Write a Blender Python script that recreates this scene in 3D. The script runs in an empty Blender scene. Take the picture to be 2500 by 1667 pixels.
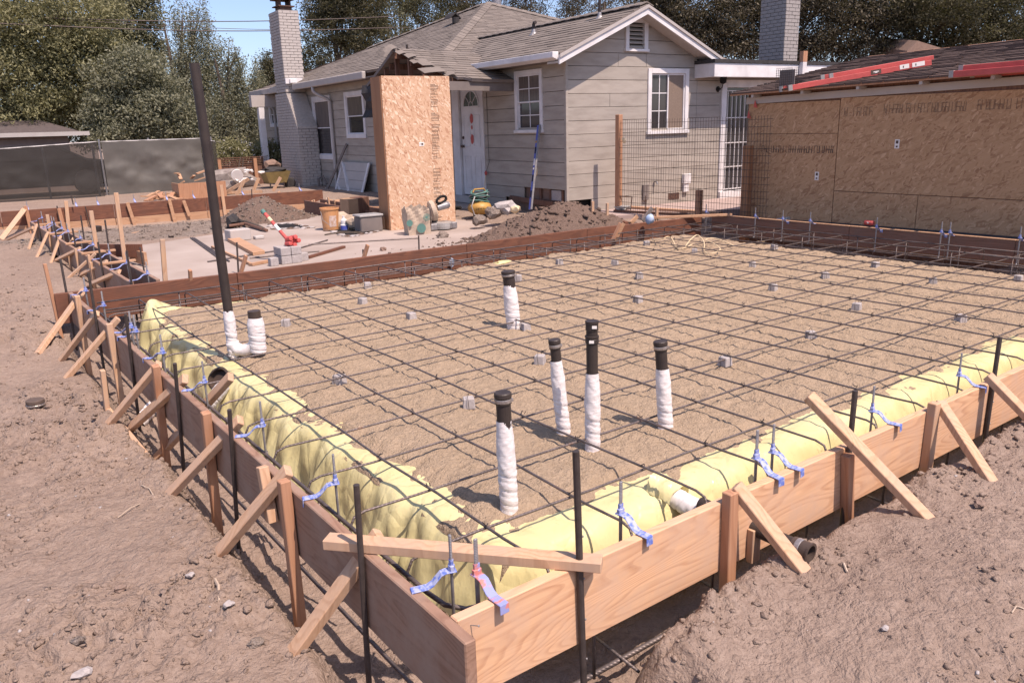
import bpy, bmesh, math, random
import numpy as np
from mathutils import Vector, Matrix

random.seed(7)
RNG = np.random.default_rng(11)
SC = bpy.context.scene
COL = SC.collection
rad = math.radians

# ------------------------------------------------------------------ camera, sky, sun, exposure
CX, CY, FPX = 1250.0, 833.5, 1955.0
YAW, PITCH, ROLL = rad(36.13), rad(15.05), rad(1.654)
EYE = np.array([0.0, 0.0, 1.368])
fw = np.array([math.cos(PITCH)*math.sin(YAW), math.cos(PITCH)*math.cos(YAW), -math.sin(PITCH)])
r0 = np.array([math.cos(YAW), -math.sin(YAW), 0.0])
d0 = np.cross(fw, r0)
RX = math.cos(ROLL)*r0 + math.sin(ROLL)*d0
DN = -math.sin(ROLL)*r0 + math.cos(ROLL)*d0
cam_data = bpy.data.cameras.new("camera")
cam = bpy.data.objects.new("camera", cam_data); COL.objects.link(cam)
cam_data.sensor_width = 36.0; cam_data.lens = 36.0*FPX/2500.0
cam_data.clip_start = 0.05; cam_data.clip_end = 2000
cam.matrix_world = Matrix(((RX[0], -DN[0], -fw[0], EYE[0]), (RX[1], -DN[1], -fw[1], EYE[1]),
                           (RX[2], -DN[2], -fw[2], EYE[2]), (0, 0, 0, 1)))
SC.camera = cam
SUN_EL, SHADOW_AZ = rad(61), rad(99)
world = bpy.data.worlds.new("World"); SC.world = world; world.use_nodes = True
wn = world.node_tree.nodes; wn.clear()
wo = wn.new('ShaderNodeOutputWorld'); wb = wn.new('ShaderNodeBackground'); sky = wn.new('ShaderNodeTexSky')
sky.sky_type = 'NISHITA'; sky.sun_disc = False
sky.sun_elevation = SUN_EL; sky.sun_rotation = rad(171)
sky.air_density = 0.8; sky.dust_density = 1.2; sky.ozone_density = 6.0
wb.inputs[1].default_value = 0.14
world.node_tree.links.new(sky.outputs[0], wb.inputs[0]); world.node_tree.links.new(wb.outputs[0], wo.inputs[0])
sd = bpy.data.lights.new("sun", 'SUN'); sd.energy = 3.7; sd.angle = rad(0.5); sd.color = (1.0, 0.93, 0.86)
sun = bpy.data.objects.new("sun", sd); COL.objects.link(sun)
ldir = Vector((math.cos(SHADOW_AZ)*math.cos(SUN_EL), math.sin(SHADOW_AZ)*math.cos(SUN_EL), -math.sin(SUN_EL)))
sun.rotation_euler = ldir.to_track_quat('-Z', 'Y').to_euler(); sun.location = (0, 0, 30)
SC.render.engine = 'CYCLES'
SC.view_settings.view_transform = 'Standard'; SC.view_settings.look = 'None'
SC.view_settings.exposure = 0.72; SC.view_settings.gamma = 1.0
SC.view_settings.use_curve_mapping = False
SC.view_settings.use_white_balance = True; SC.view_settings.white_balance_temperature = 7350; SC.view_settings.white_balance_tint = 20

# ------------------------------------------------------------------ survey: where a sight line meets a real plane
def sight(px, py):
    v = RX*(px-CX)/FPX + DN*(py-CY)/FPX + fw
    return v/np.linalg.norm(v)
def site(px, py, z=0.0):
    v = sight(px, py); return EYE + v*((z-EYE[2])/v[2])
def onplane(px, py, p, n):
    v = sight(px, py); n = np.array(n, float); return EYE + v*(((np.array(p, float)-EYE)@n)/(v@n))
def upright(px, py, p):
    """point above/below p on the upright plane facing the viewer"""
    return onplane(px, py, p, (fw[0], fw[1], 0))

# ------------------------------------------------------------------ noise
def _h(ix, iy, s):
    n = (ix.astype(np.int64)*374761393 + iy.astype(np.int64)*668265263 + s*974634777) & 0x7fffffff
    n = ((n ^ (n >> 13))*1274126177) & 0x7fffffff
    return ((n ^ (n >> 16)) & 0xffff)/65535.0
def vnoise(x, y, s=0):
    x = np.asarray(x, float); y = np.asarray(y, float)
    ix = np.floor(x); iy = np.floor(y); fx = x-ix; fy = y-iy
    fx = fx*fx*(3-2*fx); fy = fy*fy*(3-2*fy)
    a = _h(ix, iy, s); b = _h(ix+1, iy, s); c = _h(ix, iy+1, s); d = _h(ix+1, iy+1, s)
    return (a+(b-a)*fx)*(1-fy) + (c+(d-c)*fx)*fy
def fbm(x, y, o=4, s=0):
    t = 0; a = 0.5
    for k in range(o):
        t = t + a*(vnoise(x*2**k+k*17.3, y*2**k-k*9.1, s+k)-0.5); a *= 0.5
    return t
def worley(x, y, s=0):
    """broken clods: flat topped cells of uneven height with cracks between"""
    x = x+0.35*(vnoise(x*1.7, y*1.7, s+50)-.5)+0.2*(vnoise(x*4, y*4, s+51)-.5); y = y+0.35*(vnoise(x*1.9+7, y*1.9, s+52)-.5)+0.2*(vnoise(x*4+3, y*4, s+53)-.5)
    ix = np.floor(x); iy = np.floor(y); f1 = np.full(x.shape, 9.0); f2 = np.full(x.shape, 9.0); hh = np.zeros(x.shape)
    for a in (-1, 0, 1):
        for b in (-1, 0, 1):
            cx_ = ix+a; cy_ = iy+b; d = np.hypot(cx_+_h(cx_, cy_, s)-x, cy_+_h(cx_, cy_, s+1)-y); r = _h(cx_, cy_, s+2)
            n = d < f1; f2 = np.where(n, f1, np.minimum(f2, d)); hh = np.where(n, r, hh); f1 = np.where(n, d, f1)
    return (0.15+hh)*np.clip((f2-f1)/0.45, 0, 1)**0.55*(1-0.25*f1)
def sst(a, b, x):
    t = np.clip((x-a)/(b-a), 0, 1); return t*t*(3-2*t)

# ------------------------------------------------------------------ mesh builder
class MB:
    def __init__(s): s.v = []; s.f = []
    def add(s, vs, fs):
        o = len(s.v); s.v += [tuple(map(float, p)) for p in vs]; s.f += [tuple(i+o for i in f) for f in fs]; return s
    def par(s, o, a, b, c):
        o, a, b, c = (np.array(q, float) for q in (o, a, b, c))
        if np.dot(np.cross(a, b), c) < 0: a, b = b, a
        vs = [o, o+a, o+a+b, o+b, o+c, o+a+c, o+a+b+c, o+b+c]
        return s.add(vs, [(0, 3, 2, 1), (4, 5, 6, 7), (0, 1, 5, 4), (1, 2, 6, 5), (2, 3, 7, 6), (3, 0, 4, 7)])
    def box(s, lo, hi):
        lo = np.array(lo, float); d = np.array(hi, float)-lo
        return s.par(lo, (d[0], 0, 0), (0, d[1], 0), (0, 0, d[2]))
    def beam(s, p0, p1, w, t, up=(0, 0, 1)):
        p0 = np.array(p0, float); p1 = np.array(p1, float); d = p1-p0; d = d/np.linalg.norm(d)
        a = np.cross(d, np.array(up, float)); 
        if np.linalg.norm(a) < 1e-4: a = np.cross(d, (1, 0, 0))
        a = a/np.linalg.norm(a); b = np.cross(a, d)
        return s.par(p0-a*w/2-b*t/2, a*w, b*t, p1-p0)
    def tube(s, pts, r, n=8, cap=True, jitter=0):
        pts = [np.array(p, float) for p in pts]; m = len(pts)
        rs = r if hasattr(r, '__len__') else [r]*m
        t = pts[1]-pts[0]; t /= np.linalg.norm(t)
        a = np.cross(t, (0, 0, 1)); 
        if np.linalg.norm(a) < 1e-3: a = np.cross(t, (1, 0, 0))
        a /= np.linalg.norm(a); vs = []
        for i, p in enumerate(pts):
            t = pts[min(i+1, m-1)]-pts[max(i-1, 0)]; t /= (np.linalg.norm(t)+1e-12)
            a = a-t*np.dot(a, t); a /= np.linalg.norm(a); b = np.cross(t, a)
            for k in range(n):
                q = 2*math.pi*k/n; rr = rs[i]*(1+(random.uniform(-jitter, jitter) if jitter else 0))
                vs.append(p+rr*(math.cos(q)*a+math.sin(q)*b))
        fs = [(i*n+k, i*n+(k+1) % n, (i+1)*n+(k+1) % n, (i+1)*n+k) for i in range(m-1) for k in range(n)]
        if cap: fs += [tuple(range(n))[::-1], tuple((m-1)*n+k for k in range(n))]
        return s.add(vs, fs)
    def lathe(s, prof, c, n=20, axis=None):
        ax = np.array(axis if axis is not None else (0, 0, 1), float); ax /= np.linalg.norm(ax)
        c = np.array(c, float)
        a = np.cross(ax, (0, 1, 0)); 
        if np.linalg.norm(a) < 1e-3: a = np.cross(ax, (1, 0, 0))
        a /= np.linalg.norm(a); b = np.cross(ax, a); vs = []
        for r, h in prof:
            for k in range(n):
                q = 2*math.pi*k/n; vs.append(c+ax*h+r*(math.cos(q)*a+math.sin(q)*b))
        m = len(prof)
        fs = [(i*n+k, i*n+(k+1) % n, (i+1)*n+(k+1) % n, (i+1)*n+k) for i in range(m-1) for k in range(n)]
        if prof[0][0] > 1e-6: fs.append(tuple(range(n))[::-1])
        if prof[-1][0] > 1e-6: fs.append(tuple((m-1)*n+k for k in range(n)))
        return s.add(vs, fs)
    def prism(s, poly, ext):
        poly = [np.array(p, float) for p in poly]; ext = np.array(ext, float); n = len(poly)
        nrm = np.zeros(3)
        for i in range(n): nrm += np.cross(poly[i]-poly[0], poly[(i+1) % n]-poly[0])
        if np.dot(nrm, ext) < 0: poly = poly[::-1]
        vs = poly+[p+ext for p in poly]
        fs = [tuple(range(n))[::-1], tuple(n+i for i in range(n))]
        fs += [(i, (i+1) % n, n+(i+1) % n, n+i) for i in range(n)]
        return s.add(vs, fs)
    def blob(s, c, r, seed=0, rough=0.25, sub=2):
        bm = bmesh.new(); bmesh.ops.create_icosphere(bm, subdivisions=sub, radius=1)
        rr = random.Random(seed); off = rr.uniform(0, 99)
        vs = []
        for v in bm.verts:
            p = v.co; k = 1+rough*(float(vnoise(np.array(p.x*2+off), np.array(p.y*2+p.z*3.1+off), seed))-0.5)*2
            vs.append((c[0]+p.x*r[0]*k, c[1]+p.y*r[1]*k, c[2]+p.z*r[2]*k))
        bm.verts.index_update()
        fs = [tuple(v.index for v in f.verts) for f in bm.faces]; bm.free()
        return s.add(vs, fs)
    def grid(s, P):
        n, m = P.shape[:2]; o = len(s.v)
        s.v += [tuple(p) for p in P.reshape(-1, 3).tolist()]
        s.f += [(o+i*m+j, o+(i+1)*m+j, o+(i+1)*m+j+1, o+i*m+j+1) for i in range(n-1) for j in range(m-1)]
        return s

def props(o, label=None, cat=None, group=None, kind=None):
    if label: o['label'] = label
    if cat: o['category'] = cat
    if group: o['group'] = group
    if kind: o['kind'] = kind
    return o
def thing(name, label, cat, loc=(0, 0, 0), group=None, rotz=0.0):
    o = bpy.data.objects.new(name, None); COL.objects.link(o)
    o.empty_display_size = 0.1
    o.location = tuple(map(float, loc)); o.rotation_euler = (0, 0, rotz)
    return props(o, label, cat, group)
def origin_of(o):
    p = Vector((0, 0, 0))
    while o is not None: p += o.location; o = o.parent
    return p
def obj(name, mb, mat, parent=None, smooth=False, bevel=0, local=False, loc=None, kind=None, auto=None):
    """mb in world coordinates unless local; becomes ONE mesh object under parent"""
    me = bpy.data.meshes.new(name)
    if isinstance(mb, MB):
        vs = np.array(mb.v)
        if not local:
            if parent is not None: off = origin_of(parent)
            elif loc is not None: off = Vector(tuple(map(float, loc)))
            else:
                off = Vector(((vs[:, 0].min()+vs[:, 0].max())/2, (vs[:, 1].min()+vs[:, 1].max())/2, vs[:, 2].min()))
            vs = vs-np.array(off)
        me.from_pydata(vs.tolist(), [], mb.f)
    if smooth: me.polygons.foreach_set('use_smooth', [True]*len(me.polygons))
    me.materials.append(mat); me.update()
    o = bpy.data.objects.new(name, me); COL.objects.link(o)
    if parent is not None: o.parent = parent
    elif not local: o.location = off
    if bevel:
        b = o.modifiers.new('bevel', 'BEVEL'); b.width = bevel; b.segments = 1; b.limit_method = 'ANGLE'
    if kind: o['kind'] = kind
    return o
def single(name, mb, mat, label, cat, group=None, **k): return props(obj(name, mb, mat, **k), label, cat, group)
def struct(name, mb, mat, **k): return props(obj(name, mb, mat, **k), kind='structure')
def dup(root, loc=None, rotz=None, label=None, group=None, parent=None):
    r = root.copy(); COL.objects.link(r)
    if parent is not None: r.parent = parent
    if loc is not None: r.location = tuple(map(float, loc))
    if rotz is not None: r.rotation_euler = (0, 0, rotz)
    if label: r['label'] = label
    if group: r['group'] = group
    for ch in list(root.children): dup(ch, parent=r)
    return r

# ------------------------------------------------------------------ materials
class NT:
    def __init__(s, name):
        s.m = bpy.data.materials.new(name); s.m.use_nodes = True
        s.t = s.m.node_tree; s.n = s.t.nodes; s.b = s.n['Principled BSDF']
    def new(s, t, **k):
        n = s.n.new(t)
        for a, v in k.items(): setattr(n, a, v)
        return n
    def ln(s, a, b): s.t.links.new(a, b)
    def coord(s, scale=(1, 1, 1), rot=(0, 0, 0), kind='Object', src=None):
        m = s.new('ShaderNodeMapping'); m.inputs['Scale'].default_value = scale; m.inputs['Rotation'].default_value = rot
        if src is None:
            if kind == 'World': src = s.new('ShaderNodeNewGeometry').outputs['Position']
            else: src = s.new('ShaderNodeTexCoord').outputs[kind]
        s.ln(src, m.inputs[0]); return m.outputs[0]
    def noise(s, co, scale, det=4, rough=0.55, dist=0):
        n = s.new('ShaderNodeTexNoise'); n.inputs['Scale'].default_value = scale; n.inputs['Detail'].default_value = det
        n.inputs['Roughness'].default_value = rough; n.inputs['Distortion'].default_value = dist
        s.ln(co, n.inputs['Vector']); return n
    def ramp(s, fac, stops):
        r = s.new('ShaderNodeValToRGB'); e = r.color_ramp.elements
        while len(e) < len(stops): e.new(0.5)
        for k, (p, c) in enumerate(stops): e[k].position = p; e[k].color = (*c, 1) if len(c) == 3 else c
        s.ln(fac, r.inputs[0]); return r.outputs[0]
    def mix(s, fac, a, b, mode='MIX'):
        m = s.new('ShaderNodeMix', data_type='RGBA', blend_type=mode)
        for k, v in ((0, fac), (6, a), (7, b)):
            if hasattr(v, 'is_linked') or hasattr(v, 'links'): s.ln(v, m.inputs[k])
            elif k == 0: m.inputs[0].default_value = v
            else: m.inputs[k].default_value = (*v, 1)
        return m.outputs[2]
    def math(s, op, a, b=None):
        m = s.new('ShaderNodeMath', operation=op)
        for k, v in ((0, a), (1, b)):
            if v is None: continue
            if hasattr(v, 'links'): s.ln(v, m.inputs[k])
            else: m.inputs[k].default_value = v
        return m.outputs[0]
    def bump(s, h, strength=0.3, dist=0.01):
        b = s.new('ShaderNodeBump'); b.inputs['Strength'].default_value = strength; b.inputs['Distance'].default_value = dist
        s.ln(h, b.inputs['Height']); s.ln(b.outputs[0], s.b.inputs['Normal']); return b
    def setc(s, c, rough=0.7, metal=0, spec=0.3):
        if hasattr(c, 'links'): s.ln(c, s.b.inputs['Base Color'])
        else: s.b.inputs['Base Color'].default_value = (*c, 1)
        s.b.inputs['Roughness'].default_value = rough; s.b.inputs['Metallic'].default_value = metal
        s.b.inputs['Specular IOR Level'].default_value = spec; return s.m

def plain(name, a, b=None, scale=8, rough=0.7, metal=0, bump=0.0, bdist=0.004, bscale=None, spec=0.3, kind='Object', stretch=(1, 1, 1), det=5, lohi=(0.3, 0.7)):
    t = NT(name); co = t.coord(stretch, kind=kind)
    b = b or tuple(x*0.75 for x in a)
    n = t.noise(co, scale, det)
    c = t.ramp(n.outputs[0], [(lohi[0], b), (lohi[1], a)])
    if bump:
        n2 = t.noise(co, bscale or scale*4, 4); t.bump(n2.outputs[0], bump, bdist)
    return t.setc(c, rough, metal, spec)

def wood(name, a, b, axis=0, freq=60, cath=1.0, dirt=None, rough=0.65, knots=True, wide=0.35):
    """plain-sawn timber: rings cut at a low angle along the board (axis) with knots"""
    t = NT(name); tc = t.new('ShaderNodeTexCoord'); oi = t.new('ShaderNodeObjectInfo')
    ad = t.new('ShaderNodeVectorMath', operation='ADD'); mu = t.new('ShaderNodeVectorMath', operation='SCALE')
    cb = t.new('ShaderNodeCombineXYZ'); 
    for k in range(3): t.ln(oi.outputs['Random'], cb.inputs[k])
    t.ln(cb.outputs[0], mu.inputs[0]); mu.inputs['Scale'].default_value = 13.0
    t.ln(tc.outputs['Object'], ad.inputs[0]); t.ln(mu.outputs[0], ad.inputs[1])
    st = [1, 1, 1]; st[axis] = 0.13
    co = t.coord(tuple(st), src=ad.outputs[0])
    big = t.noise(co, 4.0/wide*0.35, 2, 0.45)
    sep = t.new('ShaderNodeSeparateXYZ'); t.ln(co, sep.inputs[0])
    k = t.math('MULTIPLY', big.outputs[0], 0.9*cath)
    cross = t.math('ADD', sep.outputs[(axis+1) % 3], sep.outputs[(axis+2) % 3])
    h = t.math('ADD', k, t.math('MULTIPLY', cross, 0.55))
    if knots:
        vo = t.new('ShaderNodeTexVoronoi'); vo.inputs['Scale'].default_value = 1.6
        st2 = [1, 1, 1]; st2[axis] = 0.75
        t.ln(t.coord(tuple(st2), src=ad.outputs[0]), vo.inputs['Vector'])
        kn = t.new('ShaderNodeMapRange'); kn.inputs[1].default_value = 0.0; kn.inputs[2].default_value = 0.11
        kn.inputs[3].default_value = 0.25; kn.inputs[4].default_value = 0.0; kn.interpolation_type = 'SMOOTHERSTEP'
        t.ln(vo.outputs['Distance'], kn.inputs[0]); h = t.math('ADD', h, kn.outputs[0])
    fr = t.math('FRACT', t.math('MULTIPLY', h, freq/2.2))
    fine = [90, 90, 90]; fine[axis] = 3
    fn = t.noise(t.coord(tuple(fine), src=ad.outputs[0]), 1.0, 3)
    c = t.ramp(fr, [(0.0, a), (0.50, tuple(x*0.95 for x in a)), (0.86, b), (1.0, tuple(0.5*x+0.5*y for x, y in zip(a, b)))])
    c = t.mix(0.35, c, t.ramp(fn.outputs[0], [(0.3, tuple(x*0.8 for x in b)), (0.7, a)]))
    if dirt:
        dn = t.noise(t.coord((1.2, 1.2, 1.2), src=ad.outputs[0]), 5, 6, 0.65)
        c = t.mix(t.ramp(dn.outputs[0], [(0.42, (0, 0, 0)), (0.68, (1, 1, 1))]), c, dirt)
    t.bump(fr, 0.12, 0.002)
    return t.setc(c, rough, 0, 0.25)

def osb(name, cols, axis_pair=(0, 2), rough=0.75, size=1.0):
    t = NT(name); tc = t.new('ShaderNodeTexCoord')
    base = tc.outputs['Object']
    wn_ = t.noise(t.coord((1, 1, 1), src=base), 9, 2)
    layers = []
    for k, (ang, sx, sy) in enumerate(((0.35, 9, 42), (-0.5, 10, 46), (1.35, 11, 44), (0.9, 9, 40))):
        rot = [0, 0, 0]; ia = ({0, 1, 2}-set(axis_pair)).pop(); rot[ia] = ang
        sc = [30, 30, 30]; sc[axis_pair[0]] = sx*size; sc[axis_pair[1]] = sy*size; sc[ia] = 6
        wv = t.new('ShaderNodeVectorMath', operation='ADD'); sm = t.new('ShaderNodeVectorMath', operation='SCALE')
        t.ln(wn_.outputs['Color'], sm.inputs[0]); sm.inputs['Scale'].default_value = 0.05+0.01*k
        t.ln(base, wv.inputs[0]); t.ln(sm.outputs[0], wv.inputs[1])
        m1 = t.coord((1, 1, 1), tuple(rot), src=wv.outputs[0]); m2 = t.coord(tuple(sc), src=m1)
        vo = t.new('ShaderNodeTexVoronoi'); vo.inputs['Scale'].default_value = 1.0; t.ln(m2, vo.inputs['Vector'])
        layers.append(vo)
    sx = t.new('ShaderNodeSeparateColor'); t.ln(layers[0].outputs['Color'], sx.inputs[0])
    sel1 = t.math('GREATER_THAN', sx.outputs[0], 0.55); sel2 = t.math('GREATER_THAN', sx.outputs[1], 0.6); sel3 = t.math('GREATER_THAN', sx.outputs[2], 0.6)
    def tone(v):
        s2 = t.new('ShaderNodeSeparateColor'); t.ln(v.outputs['Color'], s2.inputs[0])
        return t.ramp(s2.outputs[1], [(i/(len(cols)-1), c) for i, c in enumerate(cols)])
    c = t.mix(sel1, tone(layers[0]), tone(layers[1])); c = t.mix(sel2, c, tone(layers[2])); c = t.mix(sel3, c, tone(layers[3]))
    ed = t.math('MINIMUM', layers[1].outputs['Distance'], layers[2].outputs['Distance'])
    t.bump(ed, 0.25, 0.004)
    return t.setc(c, rough, 0, 0.25)

def soil(name, dark, mid, light, sc=1.0, bump=0.6, bd=0.02, grit=1.0):
    t = NT(name); co = t.coord((1, 1, 1), kind='World')
    wv = t.noise(co, 9*sc, 3); ad = t.new('ShaderNodeVectorMath', operation='MULTIPLY_ADD'); t.ln(wv.outputs['Color'], ad.inputs[0])
    ad.inputs[1].default_value = (0.06/sc,)*3; t.ln(co, ad.inputs[2]); cw = ad.outputs[0]
    n1 = t.noise(co, 1.1*sc, 5, 0.6); n2 = t.noise(co, 11*sc, 8, 0.72); n3 = t.noise(co, 120*sc, 3, 0.7)
    def cell(s_):
        v = t.new('ShaderNodeTexVoronoi'); v.inputs['Scale'].default_value = s_*sc; t.ln(cw, v.inputs['Vector']); return v
    v1, v2, v3 = cell(26), cell(58), cell(130)
    c1 = t.ramp(n1.outputs[0], [(0.34, mid), (0.66, light)])
    c2 = t.ramp(n2.outputs[0], [(0.33, dark), (0.52, mid), (0.75, light)])
    c = t.mix(0.5, c1, c2)
    s2 = t.new('ShaderNodeSeparateColor'); t.ln(v2.outputs['Color'], s2.inputs[0])
    c = t.mix(0.28, c, t.ramp(s2.outputs[0], [(0, dark), (0.5, mid), (1, light)]))
    inv = lambda v, k: t.math('MULTIPLY', t.math('SUBTRACT', 1.0, v.outputs['Distance']), k)
    hh = t.math('ADD', t.math('MULTIPLY', n2.outputs[0], 1.5), inv(v1, 0.55*grit))
    hh = t.math('ADD', hh, inv(v2, 0.38*grit)); hh = t.math('ADD', hh, inv(v3, 0.22*grit)); hh = t.math('ADD', hh, t.math('MULTIPLY', n3.outputs[0], 0.18))
    t.bump(hh, bump, bd)
    return t.setc(c, 0.95, 0, 0.1)

def leaf(name, a, b, c, trans=0.38, rough=0.6):
    t = NT(name); g = t.new('ShaderNodeNewGeometry')
    col = t.ramp(g.outputs['Random Per Island'], [(0.0, a), (0.5, b), (1.0, c)])
    t.setc(col, rough, 0, 0.25)
    tr = t.new('ShaderNodeBsdfTranslucent'); t.ln(t.mix(0.5, col, (0.12, 0.13, 0.03)), tr.inputs[0])
    ms = t.new('ShaderNodeMixShader'); ms.inputs[0].default_value = trans
    out = t.n['Material Output']; t.ln(t.b.outputs[0], ms.inputs[1]); t.ln(tr.outputs[0], ms.inputs[2]); t.ln(ms.outputs[0], out.inputs[0])
    return t.m

M = {}
M['dirt'] = soil('dirt', (0.190, 0.134, 0.105), (0.280, 0.205, 0.163), (0.365, 0.280, 0.228), 1.0, 0.9, 0.022, 0.85)
M['clod'] = soil('clod', (0.165, 0.112, 0.088), (0.245, 0.174, 0.140), (0.32, 0.24, 0.195), 1.6, 0.7, 0.012)
M['dark_dirt'] = soil('dark_dirt', (0.120, 0.080, 0.063), (0.185, 0.128, 0.102), (0.250, 0.180, 0.146), 1.3, 1.0, 0.026)
M['sand'] = soil('sand', (0.270, 0.196, 0.132), (0.395, 0.294, 0.204), (0.460, 0.350, 0.250), 2.0, 1.0, 0.014)
M['gravel'] = soil('gravel', (0.15, 0.11, 0.09), (0.25, 0.195, 0.16), (0.42, 0.355, 0.31), 1.2, 1.0, 0.03)
M['concrete'] = plain('concrete', (0.40, 0.335, 0.295), (0.295, 0.235, 0.20), 1.1, 0.85, bump=0.15, bscale=60, kind='World', det=8)
M['cmu'] = plain('cmu', (0.42, 0.385, 0.37), (0.30, 0.27, 0.26), 40, 0.9, bump=0.3, bscale=120)
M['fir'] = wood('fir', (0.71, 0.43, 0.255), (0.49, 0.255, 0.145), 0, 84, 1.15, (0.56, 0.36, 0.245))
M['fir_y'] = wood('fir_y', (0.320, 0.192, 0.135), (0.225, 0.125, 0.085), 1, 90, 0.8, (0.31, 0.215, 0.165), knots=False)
M['stained'] = wood('stained', (0.215, 0.090, 0.055), (0.115, 0.048, 0.032), 0, 50, 0.8, (0.135, 0.062, 0.042))
M['stained_y'] = wood('stained_y', (0.25, 0.125, 0.085), (0.16, 0.078, 0.052), 1, 50, 0.8, (0.20, 0.115, 0.085))
M['pale_x'] = wood('pale_x', (0.50, 0.30, 0.185), (0.38, 0.21, 0.125), 0, 40, 0.6)
M['stake'] = wood('stake', (0.60, 0.38, 0.24), (0.45, 0.255, 0.15), 2, 70, 0.5, (0.46, 0.31, 0.22), knots=False)
M['stake_red'] = wood('stake_red', (0.47, 0.25, 0.15), (0.36, 0.175, 0.10), 2, 70, 0.5, knots=False)
M['plank_end'] = plain('plank_end', (0.48, 0.20, 0.115), (0.34, 0.13, 0.08), 30, 0.8, stretch=(0.3, 1, 3))
M['steel'] = plain('steel', (0.095, 0.076, 0.070), (0.060, 0.048, 0.044), 25, 0.55, 0.4, 0.2, 0.001, 90)
M['rust'] = plain('rust', (0.16, 0.085, 0.06), (0.07, 0.045, 0.038), 30, 0.7, 0.3)
M['galv'] = plain('galv', (0.36, 0.35, 0.35), (0.24, 0.23, 0.235), 30, 0.5, 0.6)
M['blue'] = plain('blue', (0.10, 0.16, 0.47), (0.36, 0.39, 0.55), 45, 0.6, 0.0, lohi=(0.42, 0.60))
M['blue_red'] = plain('blue_red', (0.25, 0.28, 0.52), (0.58, 0.20, 0.17), 24, 0.6, 0.0, lohi=(0.42, 0.52))
M['abs'] = plain('abs', (0.050, 0.038, 0.033), (0.032, 0.024, 0.022), 12, 0.5, bump=0.05)
M['abs_brown'] = plain('abs_brown', (0.085, 0.058, 0.046), (0.050, 0.036, 0.030), 10, 0.5)
M['clampband'] = plain('clampband', (0.50, 0.46, 0.43), (0.30, 0.26, 0.24), 40, 0.4, 0.7)
M['white'] = plain('white', (0.72, 0.70, 0.70), (0.56, 0.535, 0.53), 3.5, 0.6, bump=.1, bscale=30)
M['paper'] = plain('paper', (0.80, 0.76, 0.72), (0.70, 0.66, 0.62), 5, 0.7)
M['dull_yellow'] = plain('dull_yellow', (0.30, 0.22, 0.09), (0.22, 0.16, 0.07), 7, 0.6)
M['siding'] = plain('siding', (0.345, 0.315, 0.285), (0.300, 0.270, 0.245), 5, 0.7, bump=0.25, bdist=0.002, bscale=26, stretch=(0.25, 0.25, 1.6))
M['dark'] = plain('dark', (0.018, 0.016, 0.016), (0.012, 0.011, 0.011), 5, 0.9)
M['brickpaint'] = plain('brickpaint', (0.47, 0.43, 0.40), (0.38, 0.345, 0.32), 14, 0.8, bump=0.4, bdist=0.004, bscale=40)
M['mortar'] = plain('mortar', (0.27, 0.245, 0.225), (0.22, 0.20, 0.185), 20, 0.9)
M['brickwhite_shaded'] = plain('brickwhite_shaded', (0.34, 0.315, 0.30), (0.26, 0.24, 0.23), 14, 0.8, bump=0.4, bdist=0.004, bscale=40)  # white brick toned down: the trees' shade is put into its colour
M['redbrick'] = plain('redbrick', (0.26, 0.17, 0.13), (0.18, 0.115, 0.09), 12, 0.9, bump=0.4, bscale=50)
M['glass'] = plain('glass', (0.035, 0.033, 0.035), (0.055, 0.05, 0.05), 2, 0.08, spec=0.6, stretch=(4, 4, 0.6))
M['curtain'] = plain('curtain', (0.16, 0.125, 0.105), (0.08, 0.065, 0.06), 9, 0.25, spec=0.5, stretch=(5, 5, 0.3))
def shingle_mat():
    t = NT('shingle'); g = t.new('ShaderNodeNewGeometry'); co = t.coord((1, 1, 1), kind='World')
    c = t.ramp(g.outputs['Random Per Island'], [(0, (0.150, 0.128, 0.112)), (0.5, (0.185, 0.158, 0.138)), (1, (0.225, 0.192, 0.168))])
    n = t.noise(co, 2.2, 5); c = t.mix(0.35, c, t.ramp(n.outputs[0], [(0.3, (0.13, 0.11, 0.098)), (0.7, (0.23, 0.20, 0.175))]))
    n2 = t.noise(co, 160, 2); t.bump(n2.outputs[0], 0.3, 0.003)
    return t.setc(c, 0.9, 0, 0.15)
M['shingle'] = shingle_mat()
M['shed_roof'] = plain('shed_roof', (0.125, 0.082, 0.065), (0.085, 0.056, 0.045), 14, 0.9, bump=0.3, bscale=120)
M['osb_box'] = osb('osb_box', [(0.40, 0.20, 0.12), (0.55, 0.34, 0.215), (0.62, 0.41, 0.275), (0.57, 0.36, 0.235), (0.76, 0.58, 0.43)], (2, 0), size=1.1)
M['osb_shed'] = osb('osb_shed', [(0.31, 0.165, 0.090), (0.44, 0.262, 0.145), (0.48, 0.292, 0.165), (0.40, 0.232, 0.125), (0.56, 0.355, 0.215)], (1, 2), size=1.1)
M['ply'] = wood('ply', (0.34, 0.175, 0.095), (0.27, 0.13, 0.07), 2, 18, 0.5, knots=False)
M['ink'] = plain('ink', (0.075, 0.055, 0.05), (0.13, 0.085, 0.065), 60, 0.8)
M['ink_soft'] = plain('ink_soft', (0.19, 0.12, 0.085), (0.30, 0.19, 0.12), 60, 0.8)
M['yellow_sheet'] = None
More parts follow.
